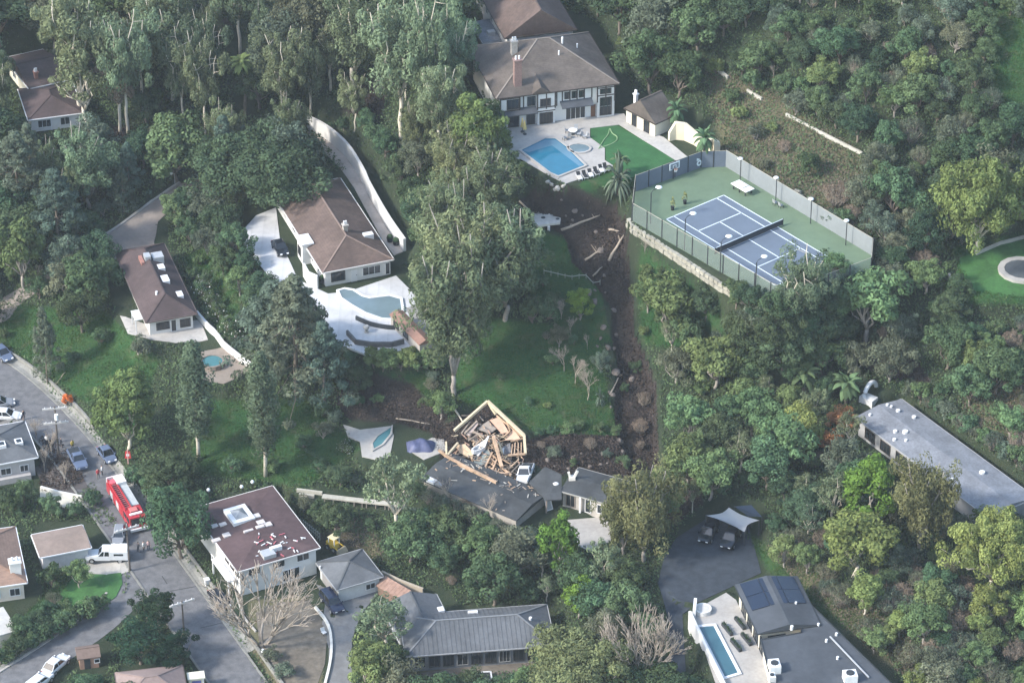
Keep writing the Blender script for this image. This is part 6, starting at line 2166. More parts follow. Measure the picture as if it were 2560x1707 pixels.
for a_, b_ in (((-1.6, -.8), (1.6, -.8)), ((1.6, -.8), (1.6, .8)), ((1.6, .8), (-1.6, .8)), ((-1.6, .8), (-1.6, -.8))):
    MB().bar((*a_, .72), (*b_, .72), .2, .12).build('edge', WHITE2, cf)
for x in (-1.4, 1.4):
    for y in (-.6, .6):
        MB().box(x - .06, x + .06, y - .06, y + .06, 0, .62).build('leg', WHITE2, cf)
wc = chair(810, 1586, 0.9, .6, WHITE2, 'white plastic chair on the dry yard beside the curving kerb')
wc.location = G(810, 1586)
for px, py, lab in ((522, 1240, 'white globe garden light behind the russet roof, nearest the dense tree'), (605, 1232, 'white globe garden light above the russet roof corner'), (632, 1220, 'white globe garden light uphill of the russet roof corner'), (658, 1642, 'white globe light at the road edge of the dry yard')):
    gl = empty('globe_light', G(px, py), 0, lab, 'lamp')
    MB().cyl(0, 0, -.2, .9, .05, 6).build('stem', DARKF, gl)
    MB().ball((0, 0, 1.1), .28, 10, 6).build('globe', lampm, gl, True)
bn = MB()
for px, py, lab, m_ in ((518, 1462, 'white wheelie bin beside the black car', P_WHITE), ):
    b0 = empty('wheelie_bin', G(px, py), .4, lab, 'bin')
    MB().hexa([(-.28, -.3, 0), (.28, -.3, 0), (.28, .3, 0), (-.28, .3, 0), (-.34, -.36, 1.0), (.34, -.36, 1.0), (.34, .36, 1.0), (-.34, .36, 1.0)]).build('body', m_, b0)
    MB().box(-.37, .37, -.4, .38, 1.0, 1.08).build('lid', m_, b0)

# ------------------------------------------------------------------ people
def person_mesh(top, legs, pose=0):
    V, E, Rr = [], [], []

    def v(p, r, par=None):
        V.append(p)
        Rr.append(r)
        if par is not None:
            E.append((par, len(V) - 1))
        return len(V) - 1
    pel = v((0, 0, .95), .16)
    ch_ = v((0, .01, 1.22), .17, pel)
    sh = v((0, .01, 1.42), .15, ch_)
    ne = v((0, .0, 1.53), .06, sh)
    hd = v((0, -.02, 1.64), .105, ne)
    v((0, -.01, 1.74), .085, hd)
    v((0, -.115, 1.635), .02, hd)
    for s_ in (-1, 1):
        hp = v((s_ * .10, 0, .88), .10, pel)
        kn = v((s_ * (.12 + .03 * pose), -.05 * pose * s_, .48), .065, hp)
        an = v((s_ * (.13 + .04 * pose), .06 * pose * s_, .09), .045, kn)
        v((s_ * .14, -.15 + .06 * pose * s_, .04), .04, an)
        so_ = v((s_ * .21, .01, 1.40), .075, sh)
        el = v((s_ * .27, .02 - .05 * pose, 1.12), .05, so_)
        wr = v((s_ * .27, -.10 - .12 * pose, .90 + .1 * pose), .035, el)
        pm_ = v((s_ * .27, -.13 - .13 * pose, .84 + .1 * pose), .03, wr)
        for k in range(4):
            f1 = v((s_ * .27 + (k - 1.5) * .02, -.15 - .13 * pose, .78 + .1 * pose - .01 * (k in (0, 3))), .011, pm_)
            v((s_ * .27 + (k - 1.5) * .02, -.17 - .13 * pose, .74 + .1 * pose), .009, f1)
        v((s_ * .24, -.17 - .13 * pose, .82 + .1 * pose), .011, pm_)
    me = bpy.data.meshes.new('person')
    me.from_pydata(V, E, [])
    o = bpy.data.objects.new('person', me)
    link(o)
    mo_ = o.modifiers.new('s', 'SKIN')
    for i, r_ in enumerate(Rr):
        me.skin_vertices[0].data[i].radius = (r_, r_)
    me.skin_vertices[0].data[0].use_root = True
    o.modifiers.new('u', 'SUBSURF').levels = 1
    dg = bpy.context.evaluated_depsgraph_get()
    res = bpy.data.meshes.new_from_object(o.evaluated_get(dg))
    bpy.data.objects.remove(o)
    skin = mat('skin', (.42, .27, .20), .6, .05)
    for m_ in (skin, mat('hair_dark', (.03, .025, .02), .8, .1), top, legs, DARKF):
        res.materials.append(m_)
    for p in res.polygons:
        c = p.center
        p.use_smooth = True
        if c.z > 1.66 or (c.z > 1.56 and c.y > .03):
            k = 1
        elif c.z > 1.5 or (abs(c.x) > .2 and c.z < .90 + .1 * pose):
            k = 0
        elif c.z > .93:
            k = 2
        elif c.z > .1:
            k = 3
        else:
            k = 4
        p.material_index = k
    res.name = 'person'
    return res


JKT = {'yellow': mat('jacket_yellow', (.55, .40, .08), .8, .1), 'dark': mat('jacket_dark', (.05, .05, .06), .8, .1), 'white': mat('shirt_white', (.66, .66, .66), .8, .05), 'red': mat('jacket_red', (.38, .05, .06), .8, .1), 'pink': mat('shirt_pink', (.50, .34, .33), .8, .1)}
TR = mat('trousers_dark', (.03, .035, .05), .8, .1)
pmesh = {k: person_mesh(JKT[k], TR, i % 2) for i, k in enumerate(JKT)}
for px, py, k, rz, lab in ((372, 1376, 'pink', .4, 'person in a pink shirt walking on the road past the fire engine cab'), (360, 1378, 'white', 1.2, 'person in a white shirt standing on the road between two others'), (346, 1380, 'dark', 2.5, 'person in dark clothes on the road edge by the pole'),
                           (182, 1124, 'yellow', .8, 'person in a yellow jacket standing on the road behind the blue pickup'), (153, 1118, 'dark', 2.0, 'person in dark clothes under the utility pole'), (118, 1112, 'white', 3.0, 'person in a white top beside the bare shrubs near the pole'),
                           (246, 1196, 'red', .5, 'person in a red jacket at the rear of the fire engine'), (256, 1188, 'white', 1.5, 'person in a white top beside the one in the red jacket'), (60, 1050, 'dark', 1, 'person in dark clothes by the white parked car'), (140, 1108, 'pink', 4, 'person in a pink top near the utility pole')):
    o = bpy.data.objects.new('person', pmesh[k])
    p = G(px, py)
    o.location = (p[0], p[1], p[2] + .06)
    o.rotation_euler = (0, 0, rz)
    link(o)
    tag(o, lab, 'person')

# ------------------------------------------------------------------ foliage
def leaf_mat(name, col, var=.45, trans=.25, hue=None):
    if hue is None:
        col = (col[0] * .93, col[1] * 1.07, col[2] * 1.02)
    m = bpy.data.materials.new(name)
    m.use_nodes = True
    t = m.node_tree
    for n in list(t.nodes):
        if n.type != 'OUTPUT_MATERIAL':
            t.nodes.remove(n)
    out = [n for n in t.nodes if n.type == 'OUTPUT_MATERIAL'][0]
    at = nd(t, 'ShaderNodeAttribute', attribute_name='tone')
    oi = nd(t, 'ShaderNodeObjectInfo')
    a = nd(t, 'ShaderNodeMapRange')
    a.inputs[3].default_value = 1 - var
    a.inputs[4].default_value = 1 + var
    t.links.new(at.outputs['Fac'], a.inputs[0])
    b = nd(t, 'ShaderNodeMapRange')
    b.inputs[3].default_value = .78
    b.inputs[4].default_value = 1.22
    t.links.new(oi.outputs['Random'], b.inputs[0])
    mm = nd(t, 'ShaderNodeMath', operation='MULTIPLY')
    t.links.new(a.outputs[0], mm.inputs[0])
    t.links.new(b.outputs[0], mm.inputs[1])
    mx = nd(t, 'ShaderNodeMix', data_type='RGBA')
    h2 = hue or (col[0] * 1.42, col[1] * 1.06, col[2] * .90)
    mx.inputs[6].default_value = (*col, 1)
    mx.inputs[7].default_value = (*h2, 1)
    fr = nd(t, 'ShaderNodeMath', operation='FRACT')
    m7 = nd(t, 'ShaderNodeMath', operation='MULTIPLY')
    m7.inputs[1].default_value = 7.31
    t.links.new(oi.outputs['Random'], m7.inputs[0])
    t.links.new(m7.outputs[0], fr.inputs[0])
    t.links.new(fr.outputs[0], mx.inputs[0])
    sc = nd(t, 'ShaderNodeVectorMath', operation='SCALE')
    t.links.new(mx.outputs[2], sc.inputs[0])
    t.links.new(mm.outputs[0], sc.inputs['Scale'])
    d = nd(t, 'ShaderNodeBsdfDiffuse')
    tr = nd(t, 'ShaderNodeBsdfTranslucent')
    t.links.new(sc.outputs[0], d.inputs[0])
    t.links.new(sc.outputs[0], tr.inputs[0])
    ms = nd(t, 'ShaderNodeMixShader')
    ms.inputs[0].default_value = trans
    t.links.new(d.outputs[0], ms.inputs[1])
    t.links.new(tr.outputs[0], ms.inputs[2])
    t.links.new(ms.outputs[0], out.inputs[0])
    MATS[name] = m
    return m


LM = {
    'oak': leaf_mat('leaf_oak', (.056, .088, .056)),
    'broad': leaf_mat('leaf_broad', (.078, .125, .072)),
    'light': leaf_mat('leaf_light', (.125, .180, .088)),
    'yellow': leaf_mat('leaf_yellow', (.155, .200, .080)),
    'euc': leaf_mat('leaf_eucalyptus', (.125, .165, .110)),
    'grey': leaf_mat('leaf_grey', (.105, .128, .100)),
    'cedar': leaf_mat('leaf_cedar', (.100, .135, .112)),
    'conifer': leaf_mat('leaf_conifer', (.125, .160, .100)),
    'poplar': leaf_mat('leaf_poplar', (.090, .128, .090)),
    'dark': leaf_mat('leaf_dark', (.024, .050, .032)),
    'olive': leaf_mat('leaf_olive', (.140, .165, .078), .45, .25, (.165, .165, .078)),
    'dry': leaf_mat('leaf_dry', (.185, .150, .115), .3, .1, (.21, .16, .12)),
    'orange': leaf_mat('leaf_orange', (.34, .17, .08), .3, .2, (.36, .16, .07)),
    'flame': leaf_mat('leaf_flame', (.62, .17, .05), .3, .2, (.65, .2, .06)),
    'lime': leaf_mat('leaf_lime', (.13, .21, .045)),
    'palm': leaf_mat('leaf_palm', (.13, .165, .07)),
    'grass': leaf_mat('leaf_grass', (.044, .085, .032), .55, .3),
    'white': leaf_mat('petal_white', (.72, .72, .68), .1, .3, (.74, .73, .70)),
}


def norm(a):
    return a / (np.linalg.norm(a, axis=1, keepdims=True) + 1e-9)


def leaf_arrays(C, RR, per, size, asp, droop, rng, shell=.66, tone=None):
    """clump centres C (n,3), radii RR (n,3), leaves per clump -> quad corners and a tone per leaf"""
    n = len(C)
    idx = np.repeat(np.arange(n), per)
    m = len(idx)
    d = norm(rng.normal(size=(m, 3)))
    rad = shell + (1 - shell) * rng.rand(m) ** .6
    p = C[idx] + d * RR[idx] * rad[:, None]
    nrm = norm(d * 1.15 + rng.normal(size=(m, 3)) * .5 + np.array([0, 0, .25]))
    tg = rng.normal(size=(m, 3))
    tg[:, 2] -= droop * 2.0
    tg = norm(tg - nrm * (tg * nrm).sum(1, keepdims=True))
    bt = np.cross(nrm, tg)
    s = size * (.6 + .8 * rng.rand(m))[:, None]
    L, W = tg * s * .5, bt * s * .5 / asp
    V = np.stack([p - L, p + W, p + L, p - W], 1)
    ct = rng.rand(n) if tone is None else tone
    tn = np.clip(ct[idx] * .65 + .35 * rng.rand(m), 0, 1)
    return V, tn


def quads_mesh(name, V, tn, m, parent=None):
    k = len(V)
    me = bpy.data.meshes.new(name)
    me.vertices.add(k * 4)
    me.vertices.foreach_set('co', V.reshape(-1).astype(np.float32))
    me.loops.add(k * 4)
    me.loops.foreach_set('vertex_index', np.arange(k * 4, dtype=np.int32))
    me.polygons.add(k)
    me.polygons.foreach_set('loop_start', np.arange(0, k * 4, 4, dtype=np.int32))
    me.polygons.foreach_set('loop_total', np.full(k, 4, np.int32))
    me.update(calc_edges=True)
    a = me.attributes.new('tone', 'FLOAT', 'POINT')
    a.data.foreach_set('value', np.repeat(tn, 4).astype(np.float32))
    me.materials.append(m)
    return me


def limb(mb, a, b, r0, r1, q, bend=.12, n=5, seg=4):
    a, b = Vector(a), Vector(b)
    L = (b - a).length
    pts, rr = [], []
    for i in range(seg + 1):
        t_ = i / seg
        j = Vector((q.uniform(-1, 1), q.uniform(-1, 1), q.uniform(-.4, .6))) * bend * L * (math.sin(math.pi * t_))
        pts.append(a.lerp(b, t_) + j)
        rr.append(r0 + (r1 - r0) * t_)
    mb.tube(pts, rr, n)
    return pts


PROTO = {}




def make_proto(kind, shape, leaf, H, Rr, seed, n, per, size, asp=2.0, droop=.0, bark=None, base=.35, clump=.24):
    rng = np.random.RandomState(seed)
    q = random.Random(seed)
    C, S = [], []
    tr = MB()
    bark = bark or BARK
    if shape == 'round':
        top = []
        for i in range(n):
            d = rng.normal(size=3)
            d /= np.linalg.norm(d)
            if d[2] < -.45:
                d[2] = -d[2]
            lob = 1 + .22 * math.sin(3 * math.atan2(d[1], d[0]) + seed) + .12 * rng.normal()
            rr = (.35 + .65 * rng.rand() ** .5) * lob
            c = np.array([d[0] * Rr * rr, d[1] * Rr * rr, H * (base + (1 - base) * .5) + d[2] * H * (1 - base) * .5 * rr])
            C.append(c)
            s = Rr * clump * (.7 + .7 * rng.rand())
            S.append((s, s, s * .8))
        th = H * base
        limb(tr, (0, 0, -.5), (q.uniform(-.3, .3), q.uniform(-.3, .3), th), .045 * Rr + .10, .035 * Rr + .08, q, .06, 7)
        for i in range(0, n, max(1, n // 9)):
            c = C[i]
            limb(tr, (0, 0, th * .9), c, .025 * Rr + .05, .03, q, .10, 5)
    elif shape == 'euc':
        k = 7
        th = H * base
        limb(tr, (0, 0, -.5), (q.uniform(-.5, .5), q.uniform(-.5, .5), th), .32, .24, q, .03, 7)
        ends = []
        for i in range(k):
            an = i * 6.283 / k + q.random()
            tip = Vector((math.cos(an) * Rr * q.uniform(.35, .8), math.sin(an) * Rr * q.uniform(.35, .8), H * q.uniform(.72, .97)))
            pts = limb(tr, (0, 0, th * .95), tip, .20, .05, q, .07, 6, 6)
            ends.append(pts)
        for i in range(n):
            pts = ends[i % k]
            t_ = .35 + .65 * q.random()
            s_ = int(t_ * 6)
            c = np.array(pts[min(s_, 6)]) + rng.normal(size=3) * np.array([Rr * .26, Rr * .26, H * .045])
            C.append(c)
            s = Rr * clump * (.6 + .7 * rng.rand())
            S.append((s, s, s * 1.45))
            if i % 4 == 0:
                limb(tr, pts[min(s_, 6)], c, .05, .02, q, .1, 4, 2)
    elif shape == 'cedar':
        limb(tr, (0, 0, -.5), (0, 0, H * .96), .30, .04, q, .01, 7, 5)
        for i in range(n):
            t_ = q.random() ** .8
            z = H * (.16 + .84 * t_)
            r_max = Rr * (1 - t_) ** .75 * (.75 + .5 * q.random()) + .25
            an = i * 2.399 + q.uniform(-.3, .3)
            rr = r_max * (.45 + .55 * q.random())
            c = np.array([math.cos(an) * rr, math.sin(an) * rr, z - rr * .28])
            C.append(c)
            s = Rr * clump * (.6 + .6 * rng.rand()) * (1.1 - .5 * t_)
            S.append((s * 1.15, s * 1.15, s * .75))
            if i % 3 == 0:
                limb(tr, (0, 0, z), c, .06, .02, q, .06, 4, 2)
    elif shape == 'poplar':
        limb(tr, (0, 0, -.5), (0, 0, H * .92), .26, .03, q, .01, 7, 5)
        for i in range(n):
            t_ = i / n
            z = H * (.26 + .74 * t_)
            w_ = Rr * (math.sin(math.pi * min(1, (t_ * .9 + .12))) ** .7) * (.6 + .5 * q.random())
            an = i * 2.399
            rr = w_ * q.uniform(.2, .85)
            C.append(np.array([math.cos(an) * rr, math.sin(an) * rr, z]))
            s = Rr * .42 * (.6 + .6 * rng.rand())
            S.append((s, s, s * 1.9))
            if i % 4 == 0:
                limb(tr, (0, 0, z - 1.2), C[-1], .05, .02, q, .05, 4, 2)
    elif shape == 'brush':
        for i in range(n):
            an, rr = q.random() * 6.283, Rr * q.random() ** .6
            tip = Vector((math.cos(an) * rr, math.sin(an) * rr, H * (1 - .35 * (rr / Rr) ** 2) * q.uniform(.7, 1.05)))
            pts = limb(tr, (tip.x * .25, tip.y * .25, -.2), tip, .045, .012, q, .10, 4, 3)
            C.append(np.array(pts[-1]))
            s = Rr * clump * (.6 + .8 * rng.rand())
            S.append((s, s, s * 1.2))
            if i % 2 == 0:
                b2 = Vector(pts[2]) + Vector((q.uniform(-1, 1), q.uniform(-1, 1), .9)) * (.14 * H)
                limb(tr, pts[2], b2, .02, .008, q, .1, 3, 2)
    C, S = np.array(C), np.array(S)
    V, tn = leaf_arrays(C, S, per, size, asp, droop, rng)
    ex = V.reshape(-1, 3)
    PROTO.setdefault(kind, []).append((quads_mesh('crown', V, tn, LM[leaf]), tr.mesh('trunk', bark, True), float(np.percentile(ex[:, 2], 99.5)), float(np.percentile(np.hypot(ex[:, 0], ex[:, 1]), 95))))


def make_bare(kind, H, spread, seed, m, depth=5):
    q = random.Random(seed)
    mb = MB()

    def br(p, d, L, r_, k):
        e = p + d * L
        mid_ = p.lerp(e, .5) + Vector((q.uniform(-1, 1), q.uniform(-1, 1), q.uniform(-.5, .5))) * L * .08
        mb.tube([p, mid_, e], [r_, r_ * .85, r_ * .68], 5 if k > 2 else 4)
        if k == 0:
            return
        for i in range(3 if k < depth else 4):
            nd_ = (d + Vector((q.uniform(-1, 1), q.uniform(-1, 1), q.uniform(-.25, .55))) * spread).normalized()
            br(e if i else mid_.lerp(e, .6), nd_, L * q.uniform(.62, .82), r_ * .66, k - 1)
    if kind == 'barewide':
        for i in range(5):
            an = i * 1.257 + q.uniform(-.3, .3)
            br(Vector((math.cos(an) * .15, math.sin(an) * .15, -.4)), Vector((math.cos(an) * .5, math.sin(an) * .5, 1)).normalized(), H * .27, H * .013, depth)
    else:
        br(Vector((0, 0, -.4)), Vector((q.uniform(-.1, .1), q.uniform(-.1, .1), 1)).normalized(), H * .26, H * (.022 if kind == 'bare' else .010), depth)
    ex = np.array(mb.v)
    PROTO.setdefault(kind, []).append((None, mb.mesh('branches', m, True), float(ex[:, 2].max()), float(np.percentile(np.hypot(ex[:, 0], ex[:, 1]), 96))))


def make_palm(kind, H, L, seed, leaf, nf=34, trunk=True, w_=.34, up_=0.2):
    q = random.Random(seed)
    mb = MB()
    if trunk:
        mb.tube([(0, 0, -.4), (.05 * H, 0, H * .5), (.02 * H, .02 * H, H)], [.26, .19, .17], 8)
    else:
        mb.tube([(0, 0, -.3), (0, 0, H)], [.2, .2], 7)
    tx, ty = (.02 * H, .02 * H) if trunk else (0, 0)
    V, tn = [], []
    for i in range(nf):
        an = i * 2.399
        el = up_ + q.uniform(-.7, 1.1)
        d = Vector((math.cos(an) * math.cos(el), math.sin(an) * math.cos(el), math.sin(el)))
        p = Vector((tx, ty, H))
        sgn = Vector((-math.sin(an), math.cos(an), 0))
        segs = 6
        t0 = q.random()
        for s in range(segs):
            d2 = (d + Vector((0, 0, -.34))).normalized()
            p2 = p + d * (L / segs)
            wa, wb = w_ * math.sin(math.pi * (s + .4) / (segs + .6)), w_ * math.sin(math.pi * (s + 1.4) / (segs + .6))
            dz = Vector((0, 0, -.10))
            for sg_ in (-1, 1):
                V.append([p, p + sgn * sg_ * wa + dz, p2 + sgn * sg_ * max(wb, .02) + dz, p2])
                tn.append(t0)
            p, d = p2, d2
    V = np.array([[tuple(c) for c in f_] for f_ in V])
    PROTO.setdefault(kind, []).append((quads_mesh('crown', V, np.array(tn), LM[leaf]), mb.mesh('trunk', BARK, True), H + L * .3, L))


BARK_G = mat('tree_bark_grey', (.28, .25, .22), .95, .25, 3, .4)
TWIG = mat('twig_pale', (.34, .29, .24), .95, .2, 3)
for s in range(4):
    make_proto('broad', 'round', 'broad', 8, 3.4, 20 + s, 46, 150, .42, 1.7, .3, BARK, .18, .30)
    make_proto('oak', 'round', 'oak', 8.5, 4.0, 30 + s, 60, 150, .40, 1.6, .1, BARK, .22, .26)
    make_proto('light', 'round', 'light', 8, 3.1, 40 + s, 44, 130, .42, 2.0, .5, BARK_G, .2, .30)
    make_proto('grey', 'round', 'grey', 7.5, 3.2, 50 + s, 42, 120, .40, 2.2, .3, BARK_G, .12, .30)
    make_proto('euc', 'euc', 'euc', 22, 5.2, 60 + s, 95, 130, .50, 2.6, 1.0, BARK_P, .3, .20)
    make_proto('cedar', 'cedar', 'cedar', 18, 5.6, 70 + s, 150, 80, .50, 2.4, .9, BARK, .2, .17)
    make_proto('conifer', 'euc', 'conifer', 20, 5.0, 80 + s, 170, 100, .48, 2.4, .8, BARK_G, .12, .18)
    make_proto('brush', 'brush', 'grey', 3.2, 2.0, 90 + s, 60, 34, .26, 3.0, -.6, TWIG, .1, .20)
    make_proto('drybrush', 'brush', 'dry', 3.0, 1.9, 100 + s, 70, 26, .26, 4.0, -.9, TWIG, .1, .18)
    make_proto('shrub', 'round', 'broad', 2.6, 1.5, 110 + s, 24, 70, .30, 1.7, .1, BARK, .05, .36)
    make_proto('shrub_light', 'round', 'light', 2.4, 1.4, 120 + s, 22, 66, .30, 2.0, 0, BARK, .05, .36)
    make_proto('shrub_grey', 'round', 'grey', 2.2, 1.5, 130 + s, 22, 66, .28, 2.0, 0, BARK_G, .05, .36)
for s in range(2):
    make_proto('poplar', 'poplar', 'poplar', 20, 2.3, 140 + s, 70, 120, .42, 2.2, .2, BARK_P, .2, .3)
    make_proto('yellow', 'round', 'yellow', 8, 3.2, 150 + s, 44, 140, .42, 1.8, .3, BARK_P, .2, .30)
    make_proto('airy', 'round', 'euc', 10, 3.2, 160 + s, 44, 60, .38, 2.0, .3, BARK_P, .35, .22)
    make_proto('dark', 'round', 'dark', 8, 2.8, 170 + s, 40, 130, .40, 2.6, -.4, BARK, .15, .30)
    make_proto('lime', 'round', 'lime', 7, 2.2, 180 + s, 36, 110, .38, 2.0, .4, BARK_G, .15, .30)
    make_bare('bare', 10, .55, 190 + s, TWIG, 5)
    make_bare('barebrush', 4.5, .6, 195 + s, TWIG, 5)
    make_bare('barewide', 10, .5, 197 + s, TWIG, 4)
make_proto('oakbig', 'round', 'oak', 10, 9.0, 301, 230, 150, .46, 1.6, .1, BARK, .25, .15)
make_proto('yellowbig', 'round', 'yellow', 13, 6.0, 302, 120, 160, .46, 1.8, .3, BARK_P, .18, .20)
make_proto('yellowbig', 'round', 'yellow', 11, 7.0, 303, 150, 150, .46, 1.8, .3, BARK_P, .18, .18)
make_proto('roundlight', 'round', 'yellow', 12, 4.0, 304, 90, 150, .44, 2.0, .5, BARK_P, .16, .24)
make_proto('feather', 'euc', 'olive', 13, 4.4, 305, 130, 120, .44, 2.4, .8, BARK_G, .10, .24)
make_proto('olivebig', 'round', 'olive', 11, 7.0, 309, 150, 150, .46, 2.4, -.4, BARK_P, .18, .18)
make_proto('greybig', 'round', 'grey', 14, 5.6, 306, 110, 150, .46, 2.0, .4, BARK_G, .22, .22)
make_proto('dryeuc', 'euc', 'dry', 18, 4.2, 307, 80, 110, .46, 2.6, 1.0, BARK_P, .3, .20)
make_proto('orange', 'round', 'orange', 3.4, 1.9, 200, 26, 90, .34, 1.8, .1, BARK, .08, .34)
make_proto('flame', 'round', 'flame', 2.4, .9, 203, 14, 60, .26, 1.6, .1, BARK, .3, .40)
make_proto('oleander', 'round', 'broad', 3.6, 1.9, 201, 26, 80, .30, 2.6, -.3, BARK, .05, .34)
make_proto('banana', 'round', 'light', 3.0, 1.6, 202, 22, 60, .55, 2.6, .6, BARK, .1, .36)
make_palm('fanpalm', 10, 2.2, 210, 'palm', 46)
make_palm('palm', 3.2, 2.4, 211, 'broad', 26, True, .4, .4)
make_palm('spiky', .5, 2.2, 212, 'grey', 40, False, .22, .7)

WORDS = {'broad': 'bushy mid-green tree', 'oak': 'dense dark-green oak', 'light': 'light green rounded tree', 'grey': 'grey-green scrubby tree', 'euc': 'tall olive-grey eucalyptus with pale limbs', 'cedar': 'drooping grey-green cedar',
         'conifer': 'tall olive-green conifer', 'brush': 'grey twiggy upright shrub', 'drybrush': 'dry brown twiggy shrub', 'shrub': 'green rounded shrub', 'shrub_light': 'light green low shrub', 'shrub_grey': 'grey-green low shrub',
         'yellow': 'yellow-green leafy tree', 'airy': 'sparse pale-leaved tree', 'dark': 'dark spiky-leaved tree', 'lime': 'lime green young tree', 'bare': 'leafless pale-limbed tree', 'barebrush': 'leafless twiggy shrub', 'poplar': 'slender columnar poplar'}
NAMES = {'broad': 'broadleaf_tree', 'oak': 'oak_tree', 'light': 'light_green_tree', 'grey': 'scrub_tree', 'euc': 'eucalyptus_tree', 'cedar': 'cedar_tree', 'conifer': 'conifer_tree', 'brush': 'twiggy_shrub', 'drybrush': 'dry_shrub', 'shrub': 'green_shrub',
         'shrub_light': 'light_shrub', 'shrub_grey': 'grey_shrub', 'yellow': 'yellow_green_tree', 'airy': 'sparse_tree', 'dark': 'dark_tree', 'oakbig': 'oak_tree', 'yellowbig': 'spreading_tree', 'olivebig': 'spreading_tree', 'roundlight': 'rounded_tree', 'feather': 'feathery_tree', 'greybig': 'grey_tree', 'dryeuc': 'eucalyptus_tree', 'lime': 'lime_tree', 'bare': 'bare_tree', 'barewide': 'bare_tree', 'barebrush': 'bare_shrub', 'poplar': 'poplar_tree',
         'orange': 'orange_shrub', 'oleander': 'oleander_bush', 'banana': 'leafy_hedge_plant', 'fanpalm': 'fan_palm', 'palm': 'palm_tree', 'spiky': 'spiky_plant', 'flame': 'orange_flower_bush'}
SHRUBS = ('brush', 'drybrush', 'shrub', 'shrub_light', 'shrub_grey', 'barebrush', 'orange', 'oleander', 'banana', 'spiky', 'flame')
LANDMARKS = [((1400, 180), 'the half-timbered mansion'), ((1610, 290), 'the cream gabled pool house'), ((1700, 440), 'the logo end of the tennis court'), ((2000, 520), 'the long court windscreen'), ((2120, 720), 'the far lower corner of the tennis court'), ((1720, 680), 'the stone wall under the court'),
             ((2500, 680), 'the spa lawn'), ((2200, 1020), 'the pale end of the long gravel roof'), ((2420, 1160), 'the middle of the long gravel roof'), ((1830, 1300), 'the shade sail'), ((1700, 1480), 'the dark driveway'), ((1960, 1520), 'the solar panels'), ((2150, 1640), 'the dark flat wing'),
             ((1450, 1220), 'the white broken chimney'), ((1200, 1090), 'the splintered timber'), ((940, 1100), 'the mud-filled pool'), ((1160, 1580), 'the long grey house'), ((880, 1430), 'the small grey garage'), ((640, 1330), 'the pyramid skylight house'), ((320, 1260), 'the fire engine'),
             ((150, 1080), 'the twin-crossarm pole'), ((160, 1370), 'the white service truck'), ((250, 1580), 'the side road'), ((380, 720), 'the mauve-roofed ranch house'), ((540, 900), 'the round plunge pool'), ((340, 540), 'the tan driveway'), ((80, 720), 'the tan footpath'), ((110, 220), 'the tree-hidden hillside house'),
             ((850, 560), 'the kidney-pool villa roof'), ((920, 780), 'the kidney pool'), ((950, 480), 'the curved white retaining wall'), ((1500, 720), 'the upper slide'), ((1590, 1050), 'the lower slide'), ((900, 1250), 'the timber walkway'), ((2060, 340), 'the long concrete drain'), ((1480, 1340), 'the concrete drive of the wreck'),
             ((560, 190), 'the fan palm'), ((1010, 200), 'the white-trunked eucalyptus pair'), ((2440, 480), 'the great yellow-green tree'), ((2200, 130), 'the upper scrub hillside'), ((2480, 200), 'the grassy hilltop'), ((250, 90), 'the tall eucalyptus wood'), ((840, 80), 'the dark wooded hollow')]
TREES = []


def put(kind, px, py, H, width=None, label=None, group=None, var=None, rz=None, at_base=True, cat=None, lean=None):
    """plant one; px,py is where its foot stands (at_base) or where its crown's middle shows"""
    v_ = PROTO[kind]
    cm, tm, H0, R0 = v_[(var if var is not None else len(TREES)) % len(v_)]
    p = G(px, py) if at_base else G(px, py, H * .58)
    g_ = (p[0], p[1], hz(p[0], p[1]) - .05)
    sz = H / H0
    sxy = (width / 2 / R0) if width else sz
    if label is None:
        bx, by = project(g_[0], g_[1], g_[2] + H * .5)
        lm = min(LANDMARKS, key=lambda q: (q[0][0] - bx) ** 2 + ((q[0][1] - by) * 1.2) ** 2)[1]
        if kind in SHRUBS:
            size = ''
        else:
            size = 'low ' if H < 5.5 else ('tall ' if H > 9.5 and 'tall' not in WORDS[kind] else '')
        label = size + WORDS[kind] + ' near ' + lm
        group = label
    rz = rnd.random() * 6.28 if rz is None else rz
    tl = (lean or (0, 0))
    o = empty(NAMES[kind], g_, rz, label, cat or ('shrub' if kind in SHRUBS else 'tree'), group)
    o.rotation_euler = (tl[0], tl[1], rz)
    o.scale = (sxy, sxy * rnd.uniform(.9, 1.1), sz)
    if tm:
        link(bpy.data.objects.new('stems' if kind in SHRUBS else ('trunk' if cm else 'branches'), tm), o)
    if cm:
        link(bpy.data.objects.new('foliage' if kind in SHRUBS else 'crown', cm), o)
    TREES.append((g_[0], g_[1], (width / 2 if width else R0 * sxy), H, kind))
    return o


# --- single trees one can pick out
put('oakbig', 662, 492, 10, 20.5, 'broad dark oak spreading over the end of the kidney-pool villa', var=0)
put('roundlight', 322, 1122, 13.2, 8.8, 'rounded pale green tree standing beside the road above the fire engine', var=0)
put('poplar', 497, 1150, 20, 5.0, 'slender columnar poplar below the round plunge pool', var=0)
put('poplar', 664, 1190, 20.5, 4.6, 'slender poplar with pale forked trunk next to the broad grey-green cedar', var=1)
put('cedar', 742, 985, 20, 14, 'broad grey-green cedar drooping below the kidney-pool villa', var=0)
put('conifer', 1135, 985, 23, 10.5, 'olive conifer with a long bare pale trunk above the splintered timber', var=0)
put('conifer', 1170, 830, 20, 12.5, 'large olive conifer in the middle of the slope beside the villa', var=1)
put('conifer', 1120, 720, 17, 9.5, 'olive conifer close to the end of the curved retaining wall', var=2)
put('conifer', 1262, 800, 18, 12, 'olive conifer on the grassy side of the large one', var=2)
put('conifer', 1215, 600, 14, 9.5, 'olive conifer directly below the mansion pool', var=0)
